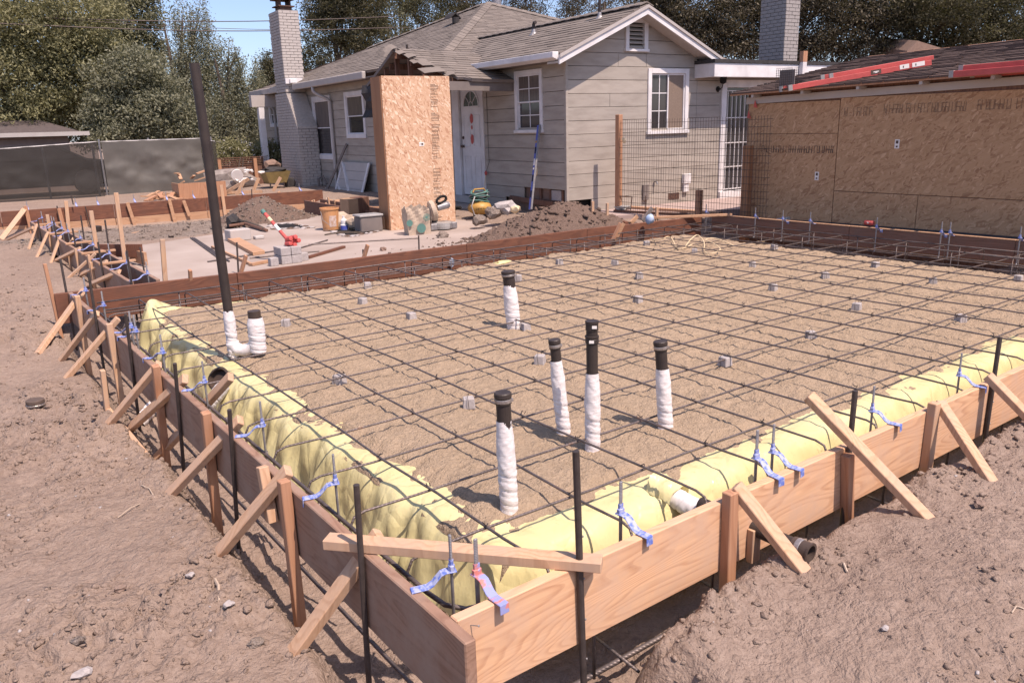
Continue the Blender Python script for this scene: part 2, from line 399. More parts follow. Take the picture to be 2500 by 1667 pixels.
def sheet_mat():
    t = NT('yellow_sheet'); co = t.coord((1, 1, 1), kind='World'); n = t.noise(co, 3, 4)
    c = t.ramp(n.outputs[0], [(0.3, (0.70, 0.62, 0.31)), (0.7, (0.80, 0.73, 0.40))])
    d = t.noise(co, 26, 6, 0.7); c = t.mix(t.ramp(d.outputs[0], [(0.60, (0, 0, 0)), (0.78, (1, 1, 1))]), c, (0.42, 0.33, 0.20))
    n2 = t.noise(t.coord((1, 1, 0.5), kind='World'), 18, 3); v = t.new('ShaderNodeTexVoronoi'); v.feature = 'DISTANCE_TO_EDGE'; v.inputs['Scale'].default_value = 7; t.ln(t.coord((1, 1, .45), kind='World'), v.inputs['Vector'])
    t.bump(t.math('ADD', n2.outputs[0], t.math('MULTIPLY', t.math('MINIMUM', v.outputs['Distance'], .12), 4.0)), 0.5, 0.012)
    t.setc(c, 0.30, 0, 0.5)
    tr = t.new('ShaderNodeBsdfTranslucent'); tr.inputs[0].default_value = (0.7, 0.6, 0.25, 1)
    ms = t.new('ShaderNodeMixShader'); ms.inputs[0].default_value = 0.2
    out = t.n['Material Output']; t.ln(t.b.outputs[0], ms.inputs[1]); t.ln(tr.outputs[0], ms.inputs[2]); t.ln(ms.outputs[0], out.inputs[0])
    return t.m
M['yellow_sheet'] = sheet_mat()
def foam_mat():
    t = NT('foam_wrap'); co = t.coord((1, 1, 1)); n = t.noise(t.coord((1, 1, 2.6)), 30, 5, 0.7)
    c = t.ramp(n.outputs[0], [(0.35, (0.62, 0.57, 0.55)), (0.65, (0.76, 0.72, 0.71))])
    t.bump(n.outputs[0], 0.8, 0.0035); return t.setc(c, 0.55, 0, 0.3)
M['foam'] = foam_mat()
def rib_mat():
    t = NT('rebar'); co = t.coord((1, 1, 1), kind='World'); n = t.noise(co, 14, 4)
    c = t.ramp(n.outputs[0], [(0.35, (0.10, 0.082, 0.077)), (0.6, (0.17, 0.138, 0.13)), (0.75, (0.19, 0.115, 0.085))])
    w = t.new('ShaderNodeTexWave'); w.bands_direction = 'DIAGONAL'; w.inputs['Scale'].default_value = 34
    t.ln(co, w.inputs['Vector']); t.bump(w.outputs['Fac'], 0.35, 0.003)
    return t.setc(c, 0.5, 0.45, 0.4)
M['rebar'] = rib_mat()
M['red'] = plain('red', (0.55, 0.10, 0.09), (0.44, 0.08, 0.07), 8, 0.5)
M['orange'] = plain('orange', (0.62, 0.31, 0.14), (0.50, 0.24, 0.11), 8, 0.5)
M['yellow'] = plain('yellow', (0.48, 0.28, 0.08), (0.38, 0.21, 0.06), 8, 0.45)
M['cream'] = plain('cream', (0.72, 0.58, 0.38), (0.62, 0.48, 0.30), 8, 0.7)
M['teal'] = plain('teal', (0.10, 0.22, 0.19), (0.08, 0.18, 0.16), 8, 0.6)
M['kraft'] = plain('kraft', (0.50, 0.40, 0.31), (0.40, 0.31, 0.235), 10, 0.8, bump=0.3, bscale=20)
M['card'] = plain('card', (0.40, 0.25, 0.155), (0.33, 0.20, 0.12), 6, 0.8)
M['greyplastic'] = plain('greyplastic', (0.36, 0.35, 0.34), (0.27, 0.26, 0.25), 9, 0.4)
M['skyblue'] = plain('skyblue', (0.30, 0.42, 0.60), (0.42, 0.50, 0.62), 14, 0.6)
M['levelblue'] = plain('levelblue', (0.09, 0.12, 0.42), (0.07, 0.09, 0.34), 6, 0.4)
M['bark'] = plain('bark', (0.12, 0.09, 0.07), (0.07, 0.055, 0.045), 12, 0.9, bump=0.5, bscale=30, stretch=(1, 1, 0.3))
M['fascia'] = plain('fascia', (0.45, 0.41, 0.38), (0.40, 0.36, 0.335), 4, 0.6)
M['soffit'] = plain('soffit', (0.20, 0.17, 0.155), (0.16, 0.135, 0.125), 6, 0.8)
M['rawwood'] = wood('rawwood', (0.20, 0.105, 0.072), (0.115, 0.06, 0.045), 2, 40, 0.6, knots=False)
M['tar'] = plain('tar', (0.05, 0.045, 0.045), (0.03, 0.028, 0.028), 12, 0.8, bump=0.4, bscale=30)
M['pinkcon'] = plain('pinkcon', (0.40, 0.305, 0.275), (0.33, 0.25, 0.225), 6, 0.9)
print('materials ok')
# ------------------------------------------------------------------ the ground
HY = rad(-3.5)
HX = np.array([math.cos(HY), math.sin(HY), 0.0]); HV = np.array([-math.sin(HY), math.cos(HY), 0.0]); HA = np.array([9.05, 10.68, 0.0])
def HP(u, v, z): return HA+HX*u+HV*v+np.array([0, 0, z])
def box_d(x, y, x0, x1, y0, y1):
    dx = np.maximum(x0-x, x-x1); dy = np.maximum(y0-y, y-y1)
    return np.hypot(np.maximum(dx, 0), np.maximum(dy, 0))+np.minimum(np.maximum(dx, dy), 0)
def land_base(x, y):
    n1 = fbm(x*0.8+3, y*0.8, 3, 1); n2 = fbm(x*2.3, y*2.3, 4, 5)
    left = -0.35+0.10*sst(6, 11, y)+0.02*sst(12, 17, y)
    front = -0.23+0.07*np.exp(-((x-2.9)**2/0.7+(y-1.1)**2/0.12))+0.05*sst(3, 6, x)
    k = sst(1.42, 1.78, x+0.10*n1)*(1-sst(1.75, 2.05, y))
    h = left*(1-k)+front*k
    low = sst(0.78, 1.02, x)*(1-sst(1.42, 1.70, x+0.14*n2))*(1-sst(1.7, 1.9, y))
    h = h*(1-low)+(-0.52)*low
    h = h+0.09*n1+0.05*n2
    # trench for the footing, pad in the middle
    d = box_d(x, y, 0.90, 9.95, 1.66, 8.3)+0.10*n2+0.05*n1
    t = 1-sst(-0.10, 0.10, d)
    dp = box_d(x, y, 1.64, 8.45, 2.28, 7.4)
    pad = 1-sst(-0.08, 0.12, dp)
    h = h*(1-t)+(-0.62+0.03*n2)*t
    h = h*(1-pad)+(-0.22)*pad
    # second form behind: yard inside it, trench between its boards
    inner = box_d(x, y, 1.9, 30, 8.25, 60)
    yi = 1-sst(-0.1, 0.15, inner)
    h = h*(1-yi)+(-0.245+0.02*n1+0.02*n2)*yi
    tr = (1-sst(0.10, 0.22, np.abs(x-1.66)))*sst(8.2, 8.5, y)*(1-sst(18.6, 18.9, y))
    h = h-0.12*tr
    h = h-0.24*sst(14.8, 18.2, y)*(1-sst(18.85, 19.0, y))*(1-sst(7.5, 9, x))
    back = sst(18.9, 20.5, y); h = h*(1-back)+(-0.16+0.05*n1+0.02*n2)*back
    near_house = 1-sst(0.0, 1.2, box_d(x, y, 8.3, 40, 10.0, 60)); h = h*(1-near_house)+(-0.17+0.03*n2)*near_house
    return h
def land_arr(x, y):
    h = land_base(x, y)
    near = 1-sst(6, 14, np.hypot(x, y))
    lumps = sst(-0.12, 0.22, fbm(x*1.7+9, y*1.7, 2, 31))
    rough = 0.16+1.1*lumps**1.3; far_ = near > .02
    d = np.zeros_like(h)
    if np.any(far_):
        X1, Y1 = np.asarray(x)[far_], np.asarray(y)[far_]; R1 = np.asarray(rough)[far_]
        d[far_] = 0.07*fbm(X1*3.2, Y1*3.2, 3, 9)+R1*(0.050*worley(X1*6, Y1*6, 3)+0.022*worley(X1*15+4, Y1*15, 7))+(0.25+R1)*0.010*worley(X1*31, Y1*31+5, 11)-.03
    h = h+near*d*sst(-.25, .0, box_d(x, y, 1.15, 9.4, 1.85, 7.9))
    return h
def land(x, y): return float(land_arr(np.array([x], float), np.array([y], float))[0])
def foot(px, py):
    """where a sight line meets the ground"""
    z = -0.3
    for _ in range(14):
        p = site(px, py, z); z = 0.5*z+0.5*land(p[0], p[1])
    p = site(px, py, z); return p
def span(*segs):
    out = []
    for a, b, s in segs: out += list(np.arange(a, b, s))
    return np.array(out)
gx = span((-300, -60, 60), (-60, -12, 8), (-12, -2, 1.0), (-2, -0.3, 0.1), (-0.3, 3.4, 0.0125), (3.4, 10.2, 0.07), (10.2, 26, 0.5), (26, 60, 4), (60, 301, 60))
gy = span((-300, -40, 60), (-40, -4, 6), (-4, 0.4, 0.4), (0.4, 5.2, 0.0125), (5.2, 10.5, 0.06), (10.5, 24, 0.2), (24, 44, 2), (44, 90, 8), (90, 401, 60))
X, Y = np.meshgrid(gx, gy, indexing='ij')
def grid_object(name, X, Y, Z, mat, kind='structure', smooth=True):
    n, m = X.shape; me = bpy.data.meshes.new(name)
    co = np.stack([X, Y, Z], -1).reshape(-1, 3)
    i, j = np.meshgrid(np.arange(n-1), np.arange(m-1), indexing='ij'); a = (i*m+j).ravel()
    q = np.stack([a, a+m, a+m+1, a+1], -1)
    me.vertices.add(len(co)); me.vertices.foreach_set('co', co.ravel())
    me.loops.add(q.size); me.loops.foreach_set('vertex_index', q.ravel())
    me.polygons.add(len(q)); me.polygons.foreach_set('loop_start', np.arange(0, q.size, 4)); me.polygons.foreach_set('loop_total', np.full(len(q), 4))
    me.update(calc_edges=True); 
    if smooth: me.polygons.foreach_set('use_smooth', np.ones(len(q), bool))
    me.materials.append(mat)
    o = bpy.data.objects.new(name, me); COL.objects.link(o); o['kind'] = kind; return o
grid_object('ground', X, Y, land_arr(X, Y), M['dirt'])

# loose clods and stones on the dirt: nobody could count them
def scatter(name, pts, sizes, mat, n=1, flat=0.7, smooth=False):
    bm = bmesh.new(); bmesh.ops.create_icosphere(bm, subdivisions=1, radius=1)
    bv = np.array([v.co[:] for v in bm.verts]); bf = np.array([[v.index for v in f.verts] for f in bm.faces]); bm.free()
    pts = np.array(pts); N = len(pts); nv = len(bv)
    ang = RNG.uniform(0, 6.28, N); s = np.array(sizes)[:, None]
    jit = RNG.uniform(0.55, 1.25, (N, nv, 1)); st = RNG.uniform(0.65, 1.3, (N, 1, 3)); st[:, :, 2] *= flat
    v = bv[None]*jit*st
    c, sn = np.cos(ang)[:, None], np.sin(ang)[:, None]
    x = v[:, :, 0]*c-v[:, :, 1]*sn; y = v[:, :, 0]*sn+v[:, :, 1]*c
    v = np.stack([x, y, v[:, :, 2]], -1)*s[:, :, None]+pts[:, None, :]
    f = (bf[None]+(np.arange(N)*nv)[:, None, None]).reshape(-1, 3)
    me = bpy.data.meshes.new(name); v = v.reshape(-1, 3)
    me.vertices.add(len(v)); me.vertices.foreach_set('co', v.ravel())
    me.loops.add(f.size); me.loops.foreach_set('vertex_index', f.ravel())
    me.polygons.add(len(f)); me.polygons.foreach_set('loop_start', np.arange(0, f.size, 3)); me.polygons.foreach_set('loop_total', np.full(len(f), 3))
    me.update(calc_edges=True)
    if smooth: me.polygons.foreach_set('use_smooth', np.ones(len(f), bool))
    me.materials.append(mat); o = bpy.data.objects.new(name, me); COL.objects.link(o); o['kind'] = 'stuff'; return o
def clod_field(n, x0, x1, y0, y1, smin, smax, power=3.0, mask=None, sink=0.0):
    x = RNG.uniform(x0, x1, n); y = RNG.uniform(y0, y1, n)
    keep = fbm(x*1.7+9, y*1.7, 2, 31) > RNG.uniform(-0.20, 0.14, n)
    if mask is not None: keep &= mask(x, y)
    x, y = x[keep], y[keep]; s = smin+(smax-smin)*RNG.uniform(0, 1, len(x))**power
    z = land_arr(x, y)+s*sink
    return np.stack([x, y, z], -1), s
out_form = lambda x, y: (x < 0.99) | (y < 1.72)
p1, s1 = clod_field(20000, -0.3, 0.99, 1.6, 6.5, 0.002, 0.022, 8, out_form)
p2, s2 = clod_field(17000, 1.0, 5.5, 0.5, 1.72, 0.002, 0.020, 8, out_form)
p3, s3 = clod_field(5000, -2.5, 1.0, 6.5, 18, 0.008, 0.035, 3, out_form)
o = scatter('soil_clods', np.concatenate([p1, p2, p3]), np.concatenate([s1, s2, s3]), M['dirt'], flat=.6)
props(o, 'brown crumbly clods of soil lying over the bare dirt', 'soil')
p1, s1 = clod_field(120, -0.3, 0.95, 1.6, 6, 0.003, 0.012, 3, out_form); p2, s2 = clod_field(60, 1.6, 5, 0.6, 1.6, 0.003, 0.010, 3, out_form)
o = scatter('pebbles', np.concatenate([p1, p2]), np.concatenate([s1, s2]), M['cmu']); props(o, 'pale pebbles scattered on the brown dirt', 'pebble')
def stone(px, py, r, label, seed, mat='gravel'):
    p = foot(px, py); mb = MB().blob((p[0], p[1], p[2]+r*0.35), (r, r*0.75, r*0.55), seed, 0.35, 2)
    single('stone', mb, M[mat], label, 'stone', 'stones on the dirt', loc=p)
stone(625, 1572, 0.030, 'largest pale oval stone on the dirt left of the form corner', 3)
stone(190, 1568, 0.026, 'pale stone near the lower left edge of the dirt', 5)
stone(560, 1477, 0.022, 'whitish flat stone between the two nearest braces on the dirt', 8, 'cmu')
stone(465, 1407, 0.020, 'small grey pointed stone on the dirt below the second brace', 9, 'cmu')
stone(295, 1440, 0.026, 'rounded brown lump of earth with a smooth top on the dirt', 12, 'clod')
stone(200, 1648, 0.03, 'white flat stone at the bottom left of the photo', 13, 'cmu')
stone(2160, 1536, 0.014, 'small upright tan pebble on the dirt mound in front of the form', 15, 'cmu')
stone(2390, 1235, 0.03, 'dark lump of earth beside the far right brace foot', 17, 'clod')
def twig(px, py, px2, py2, label, r=0.0025):
    a = foot(px, py); b = foot(px2, py2); m = (a+b)/2+np.array([0.01, 0.01, 0.012])
    single('twig', MB().tube([a+(0, 0, .004), m, b+(0, 0, .004)], r, 5), M['kraft'], label, 'twig', 'twigs on the dirt', loc=a)
twig(345, 1185, 378, 1216, 'thin straw twig on the dirt left of the second nearest brace')
twig(288, 1265, 342, 1231, 'thin straw twig lying left of the third brace foot')
twig(525, 1415, 535, 1468, 'broken splintered root standing in the dirt', 0.006)
twig(2055, 1375, 2068, 1398, 'small stick standing in the dirt mound by the pipe', 0.004)
twig(2470, 1497, 2500, 1488, 'pale stick on the dirt at the right edge')

# ------------------------------------------------------------------ sand pad
sx = np.arange(1.30, 8.85, 0.019); sy = np.arange(1.95, 7.75, 0.019); SX, SY = np.meshgrid(sx, sy, indexing='ij')
def sand_edge(x, y):
    j = 0.20*fbm(x*3.1, y*3.1, 4, 41)+0.22*fbm(x*8, y*8, 4, 44)+0.10*fbm(x*24, y*24, 2, 47)
    d = box_d(x, y, 1.50, 8.48, 2.20, 7.47)
    return np.maximum(d+j, (d-0.03)*6)
def sand_h(x, y):
    n = fbm(x*2.2, y*2.2, 3, 21)
    ridg = 1-np.abs(2*fbm(x*5.2+3, y*9.0, 3, 24))*2.2
    z = -0.135+0.030*n+0.022*fbm(x*6, y*6, 4, 22)+0.020*fbm(x*15, y*15, 3, 25)+0.010*worley(x*21, y*21, 61)-.010*worley(x*9, y*13, 63)*(vnoise(x*3, y*3, 66) > .55)+.018*fbm(x*38, y*38, 2, 27)
    z = z+0.02*sst(4, 8, y)
    e = sand_edge(x, y); z = z-0.05*sst(-0.25, 0.02, e)-0.75*sst(0.0, 0.10, e)
    return z
grid_object('sand_bed', SX, SY, sand_h(SX, SY), M['sand'])
def sand_at(x, y): return float(sand_h(np.array([x]), np.array([y]))[0])
def sandpt(px, py):
    z = -0.13
    for _ in range(6):
        p = site(px, py, z); z = sand_at(p[0], p[1])
    return p

# ------------------------------------------------------------------ yellow vapour barrier draped over the pad edge
def drape():
    path = [(2.35, 7.56), (1.62, 7.55), (1.50, 7.40), (1.50, 2.40), (1.53, 2.24), (1.66, 2.16), (9.2, 2.16)]
    pts = []; 
    for (a, b) in zip(path[:-1], path[1:]):
        a = np.array(a); b = np.array(b); L = np.linalg.norm(b-a); k = max(2, int(L/0.018))
        for i in range(k): pts.append(a+(b-a)*i/k)
    pts = np.array(pts); ds = np.r_[0, np.cumsum(np.linalg.norm(np.diff(pts, axis=0), axis=1))]
    tang = np.gradient(pts, axis=0)
    ker = np.ones(21)/21.0
    for k in range(2): tang[:, k] = np.convolve(np.pad(tang[:, k], 10, mode='edge'), ker, 'valid')
    tang /= np.linalg.norm(tang, axis=1)[:, None]
    nor = np.stack([tang[:, 1], -tang[:, 0]], -1)*1.0
    nor = -nor*np.sign((nor*(np.array([5.0, 4.8])-pts)).sum(1))[:, None]      # outward
    prof = [(-0.42, -0.175), (-0.30, -0.165), (-0.20, -0.158), (-0.12, -0.155), (-0.06, -0.155), (0.0, -0.160), (0.035, -0.172), (0.065, -0.195), (0.09, -0.225), (0.11, -0.26), (0.13, -0.30), (0.15, -0.34), (0.165, -0.38), (0.18, -0.42), (0.19, -0.455)]
    P = np.zeros((len(pts), len(prof), 3)); tri = lambda t: np.abs(2*(t-np.floor(t))-1)
    for j, (o, z) in enumerate(prof):
        w = np.clip((o+0.01)/0.16, 0, 1)**0.8; s = ds
        wig = 1.6*fbm(s*1.3, s*0+1.0, 3, 51)
        fr_ = np.where(s > 5.6, .6, 1.0)
        pleat = fr_*(0.060*tri(s*1.9+wig+0.3*o)+0.022*tri(s*5.3+2.3*wig+2.0*z))
        crease = fr_*(0.014*tri(s*3.1+z*4.0+1.7*fbm(s*2.0, s*0+9, 2, 61))+0.014*tri(s*2.7-z*5.0+2.0*fbm(s*1.7, s*0+4, 2, 63)))
        off = o*0.70+w*(pleat+crease-0.045)
        wi = np.clip((-o-0.02)/0.15, 0, 1)
        zz = z+0.020*fbm(s*4, s*0+o*7, 3, 59)+0.014*tri(s*2.3+o*4+wig)*(1-w)+0.010*tri(s*4.1-o*7)*(1-w)-0.016
        P[:, j, :2] = pts+nor*off[:, None]; P[:, j, 2] = zz
    # the sheet stands up as a flap at the far corner
    fl = np.exp(-((pts[:, 0]-1.50)**2+(pts[:, 1]-7.45)**2)/0.05)
    for j, (o, z) in enumerate(prof): P[:, j, 2] += fl*0.17*math.exp(-((o-0.03)/0.12)**2)
    return P
pl = single('vapour_barrier', MB().grid(drape()), M['yellow_sheet'], 'pale yellow plastic sheet draped from the sand into the footing trench', 'plastic sheet', smooth=True)

# ------------------------------------------------------------------ formwork
def plank(name, p0, p1, zt, h, t, mat, parent, side=0, bev=0.004):
    p0 = np.array((*p0, zt-h/2)); p1 = np.array((*p1, zt-h/2))
    return obj(name, MB().beam(p0, p1, t, h), M[mat], parent, bevel=bev)
def stick(name, a, b, w, t, mat, parent, up=(0, 0, 1), bev=0.003):
    return obj(name, MB().beam(a, b, w, t, up), M[mat], parent, bevel=bev)
def rod(name, a, b, r, mat, parent, n=10):
    return obj(name, MB().tube([a, b], r, n), M[mat], parent, smooth=False)
T = 0.038
# left side (runs away to the left), 2x12 planks
fl_ = thing('formwork', 'long left board form held by leaning braces beside the bare dirt', 'formwork', (1.02, 1.63, -0.62))
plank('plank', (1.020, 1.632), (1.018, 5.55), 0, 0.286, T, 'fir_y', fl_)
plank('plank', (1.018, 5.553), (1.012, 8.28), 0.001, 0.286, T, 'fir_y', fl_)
XO = 1.000                                           # outer face
def at_face_x(px, py, x): return onplane(px, py, (x, 0, 0), (1, 0, 0))
def at_face_y(px, py, y): return onplane(px, py, (0, y, 0), (0, 1, 0))
LW = [((692, 1172), (729, 1476), 'stake_red', .045), ((640, 1138), (665, 1274), 'stake', .045), ((502, 1006), (523, 1233), 'stake_red', .045),
      ((379.6, 892), (394, 1056), 'stake_red', .045), ((266, 790), (303, 1015), 'stake', .045), ((188, 722), (209, 856), 'stake', .05)]
for (a, b, mt, w) in LW:
    x = XO-0.026; top = at_face_x(*a, x); bot = at_face_x(*b, x); 
    if b[1] > 1270 and a[0] == 640: bot = np.array([x, bot[1], bot[2]])
    else: bot = np.array([bot[0], bot[1], min(bot[2], land(bot[0], bot[1])-0.10)])
    stick('wood_stake', bot, top, w, 0.042, mt, fl_, up=(1, 0, 0))
p = at_face_x(109, 644, 0.86); q = foot(152, 825); stick('wood_stake', (q[0], q[1], q[2]-.1), upright(109, 644, q), 0.05, 0.03, 'stake_red', fl_, up=(1, 0, 0))
for (a, b) in [((870, 1183), (901, 1667)), ((560, 1000), (577, 1250)), ((426.7, 887), (449, 1148)), ((306.8, 767.5), (338, 1018)), ((216, 666), (250, 877)), ((147, 632), (178, 800))]:
    x = XO-0.013; top = at_face_x(*a, x); bot = at_face_x(*b, x); z = land(bot[0], bot[1])-0.12
    bot = top+(bot-top)*((z-top[2])/(bot[2]-top[2]))
    rod('steel_stake', bot, top, 0.0105, 'steel', fl_)
LB = [((927, 1303), (725, 1582)), ((705, 1147), (539, 1345)), ((588, 1024), (421, 1200)), ((564, 919), (384, 1117)), ((453, 924), (316, 1047)), ((389, 888), (269.5, 1031)),
      ((289, 777), (166, 919)), ((238, 764), (151, 878)), ((206, 706), (105, 846))]
for a, b in LB:
    top = site(*a, 0.035); top[0] = max(top[0], 0.99); f = foot(*b); d = (f-top)/np.linalg.norm(f-top)
    stick('brace', top, f+d*0.10, 0.036, 0.058, 'stake', fl_, up=(0, 1, 0.1))
# low plank and peg along the bank
g = foot(250, 985); h2 = foot(335, 1040)
stick('low_plank', (0.79, 5.75, -0.40), (0.83, 4.75, -0.46), 0.03, 0.10, 'stake', fl_)
stick('wood_stake', (0.78, 5.65, -0.55), upright(250, 903, (0.78, 5.65, -0.40)), 0.05, 0.03, 'stake', fl_, up=(1, 0, 0))

# front side
ff = thing('formwork', 'front board form of fresh orange fir with knots facing the camera', 'formwork', (1.05, 1.754, -0.62))
YO = 1.735
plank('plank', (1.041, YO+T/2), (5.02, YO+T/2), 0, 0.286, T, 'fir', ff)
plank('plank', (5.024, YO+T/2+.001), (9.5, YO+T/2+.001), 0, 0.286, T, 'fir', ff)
for (a, b) in [((1406, 1101), (1425, 1667)), ((2088, 953.5), (2058, 1259)), ((2441.5, 822.7), (2389, 1179))]:
    y = YO-0.013; top = at_face_y(*a, y); bot = at_face_y(*b, y); z = land(bot[0], bot[1])-0.15
    bot = top+(bot-top)*((z-top[2])/(bot[2]-top[2])); rod('steel_stake', bot, top, 0.0115, 'steel', ff, 12)
    st = ff.children[-1]
    for k in range(5):
        c = top+(bot-top)*(0.25+0.13*k)+np.array([0.008, -0.009, 0])
        obj('nail', MB().lathe([(0.0, -.002), (0.004, 0), (0.004, .003), (0, .004)], c, 6, (0.6, -0.8, 0)), M['galv'], st)
for (a, b, mt, w) in [((1784, 1200), (1773.6, 1466), 'stake_red', .05), ((2281.6, 982.6), (2249, 1233), 'stake', .05), ((2079, 1000), (2068, 1240), 'stake_red', .045)]:
    y = YO-0.021 if mt != 'x' else YO; top = at_face_y(*a, y); bot = at_face_y(*b, y)
    if a[0] == 2079: top[2] = -0.02
    z = min(bot[2], land(bot[0], bot[1])-0.12); bot = top+(bot-top)*((z-top[2])/(bot[2]-top[2]))
    stick('wood_stake', bot, top, 0.042, w, mt, ff, up=(1, 0, 0))
FB = [((1795, 1186), (1955, 1387)), ((1974, 966), (2258, 1261)), ((2293, 982), (2418, 1174)), ((2411, 917), (2560, 1068))]
for k, (a, b) in enumerate(FB):
    top = at_face_y(*a, YO-0.012 if k != 1 else YO+0.13); f = foot(*b); d = (f-top)/np.linalg.norm(f-top)
    stick('brace', top, f+d*0.10, 0.036, 0.055, 'stake', ff, up=(1, 0, 0.1))
a = site(797, 1325, 0.012); b = site(1470, 1381, 0.012); a[2] = b[2] = 0.020
stick('corner_brace', a, b, 0.062, 0.036, 'stake', ff)
a = at_face_y(1838, 1330, YO-.016); obj('block', MB().box((a[0]-.02, YO-.03, -0.30), (a[0]+.03, YO-.001, -0.16)), M['stake'], ff, bevel=.002)
n0 = at_face_y(1147, 1528, YO); obj('nail', MB().tube([n0+(0, .01, 0), n0+(0.012, -0.03, 0.012)], 0.0016, 6).lathe([(0, -.001), (.004, 0), (0, .002)], n0+(0.012, -0.03, 0.012), 8, (.3, -.9, .3)), M['galv'], ff)

# far side (dark stained), double height, and right side
fa = thing('formwork', 'dark reddish stained board form along the far edge of the sand pad', 'formwork', (5.0, 8.0, -0.6))
pf = [(0.885, 8.310), (2.52, 8.185), (5.30, 8.150), (7.25, 8.150), (9.32, 7.935)]
for i in range(4):
    plank('plank', pf[i], (pf[i+1][0]-.004, pf[i+1][1]), -0.001*i, 0.286, T, 'stained', fa)
    if i: plank('plank', (pf[i][0], pf[i][1]+.004), (pf[i+1][0]-.004, pf[i+1][1]+.004), -0.290, 0.235, T, 'stained', fa)
def face_far(px, py): return onplane(px, py, (3, 8.15, 0), (0.015, 1, 0))
for (px, py, ln, lean) in [(595, 640, .10, .06), (893, 611, .07, .05), (1508, 562, .16, .08), (465, 672, .05, 0.0)]:
    c = site(px, py, 0.03); stick('brace', (c[0]-lean*.6, c[1]+.04, -0.10), (c[0]+lean*.5, c[1]-.01, 0.07+ln*.3), 0.05, 0.03, 'stake_red', fa, up=(1, 0, 0))
a = site(1523, 545, 0.03); b = face_far(1497, 588); stick('brace', a, (b[0], b[1]-.035, b[2]), 0.05, 0.025, 'pale_x', fa, up=(0, 1, 0))
for (px, py, b) in [(578, 592, 655), (886, 609, 626), (1022, 575, 606), (1237, 540, 570), (1294, 556, 577)]:
    bt = site(px+3, b+12, -0.2); rod('steel_stake', (bt[0], bt[1]+.03, -0.45), upright(px, py, bt), 0.0105, 'steel', fa, 8)
for (px, py, b) in [(396, 584, 680), (1447, 492, 535), (1483, 496, 530), (1604, 506, 536)]:
    bt = site(px+3, b, 0.0); stick('wood_stake', (bt[0], bt[1]+.05, -0.45), upright(px, py, bt+(0, .05, 0)), 0.045, 0.03, 'stake', fa, up=(0, 1, 0))
a = site(1632, 531, .012); b = site(1782, 527, .012); stick('corner_brace', a+(-.25, .09, .01), b+(.06, .02, .01), 0.06, 0.035, 'pale_x', fa)
fr = thing('formwork', 'right board form with a pale top edge under the sheathed shed wall', 'formwork', (9.6, 5.0, -0.3))
pr_ = [(9.54, 7.90), (9.575, 5.7), (9.60, 3.75), (9.66, 1.9)]
for i in range(3): plank('plank', (pr_[i][0], pr_[i][1]), (pr_[i+1][0], pr_[i+1][1]+.004), 0.001*i, 0.24, T, 'stained_y', fr)
for i in range(3): plank('plank_edge', (pr_[i][0], pr_[i][1]), (pr_[i+1][0], pr_[i+1][1]+.004), 0.016+0.001*i, 0.014, T+.006, 'pale_x', fr)

# second form behind the pad: two boards with cross ties, far board, right leg
fb = thing('formwork', 'narrow twin board form with a row of leaning braces running to the back fence', 'formwork', (1.6, 12, -0.4))
xo, xi = 1.572*1.0, 1.81
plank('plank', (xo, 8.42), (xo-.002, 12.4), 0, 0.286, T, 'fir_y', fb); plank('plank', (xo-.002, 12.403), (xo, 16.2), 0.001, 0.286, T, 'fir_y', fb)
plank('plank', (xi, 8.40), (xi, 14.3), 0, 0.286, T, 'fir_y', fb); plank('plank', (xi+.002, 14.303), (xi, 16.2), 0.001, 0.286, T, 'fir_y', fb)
for i, y in enumerate((15.3, 13.6, 12.1, 10.9, 9.8, 9.35)[:5]):
    stick('cross_tie', (xo-.05, y, .016), (xi+.10, y+.03, .016), 0.05, 0.025, 'pale_x', fb)
for (a, b) in [((80, 556), (66, 588)), ((89, 549), (70, 608)), ((116, 569), (90, 627)), ((147, 578), (124, 641)), ((179, 583), (152, 644)), ((195, 607), (154, 644)), ((233, 619), (168, 678)), ((260, 639), (206, 682)), ((292, 663), (243, 702))]:
    top = site(*a, 0.02); f = foot(*b); d = (f-top)/np.linalg.norm(f-top); f = f+d*.05; f[0] = min(f[0], top[0]-.25)
    stick('brace', top, f, 0.03, 0.05, 'stake', fb, up=(0, 1, 0))
for (a, b) in [((118, 567), (128, 626)), ((167, 618), (176, 662)), ((216, 622), (227, 680)), ((87, 560), (98, 615)), ((222, 640), (232, 690)), ((184, 606), (189, 632))]:
    x = xo-.035; top = at_face_x(*a, x); stick('wood_stake', (x, top[1], -0.5), top, 0.045, 0.03, 'stake', fb, up=(1, 0, 0))
for (a) in [(130.6, 539), (177, 558), (239, 591), (92, 535)]:
    x = xo-.026; top = at_face_x(*a, x); rod('steel_stake', (x, top[1], -0.5), top, 0.0105, 'steel', fb, 8)
for (a, b, x) in [((197, 526), (204, 585), 1.86), ((256, 537), (266, 618), 1.86), ((342, 604), (353, 662), 2.0), ((309, 612), (321, 690), 1.86)]:
    bt = site(*b, 0.0) if a[0] != 342 else site(*b, -.2); rod('steel_stake', (bt[0], bt[1], -0.45), upright(*a, bt), 0.0105, 'steel', fb, 8)
for (a, b) in [((222, 515), (234, 600)), ((283, 471), (300, 612)), ((115, 524), (119, 545))]:
    bt = site(*b, 0.0); stick('wood_stake', (bt[0], bt[1], -0.4), upright(*a, bt), 0.05, 0.03, 'stake', fb, up=(0, 1, 0))
bp = thing('offcut_plank', 'short dark plank standing on edge on the patio beside the twin board form', 'plank', site(300, 620, -.2))
obj('plank', MB().beam(site(245, 612, -.02), site(347, 612, -.02), .035, .16), M['stained'], bp)
obj('plank', MB().beam(site(318, 622, -.10), site(356, 632, -.10), .035, .16), M['pale_x'], bp)

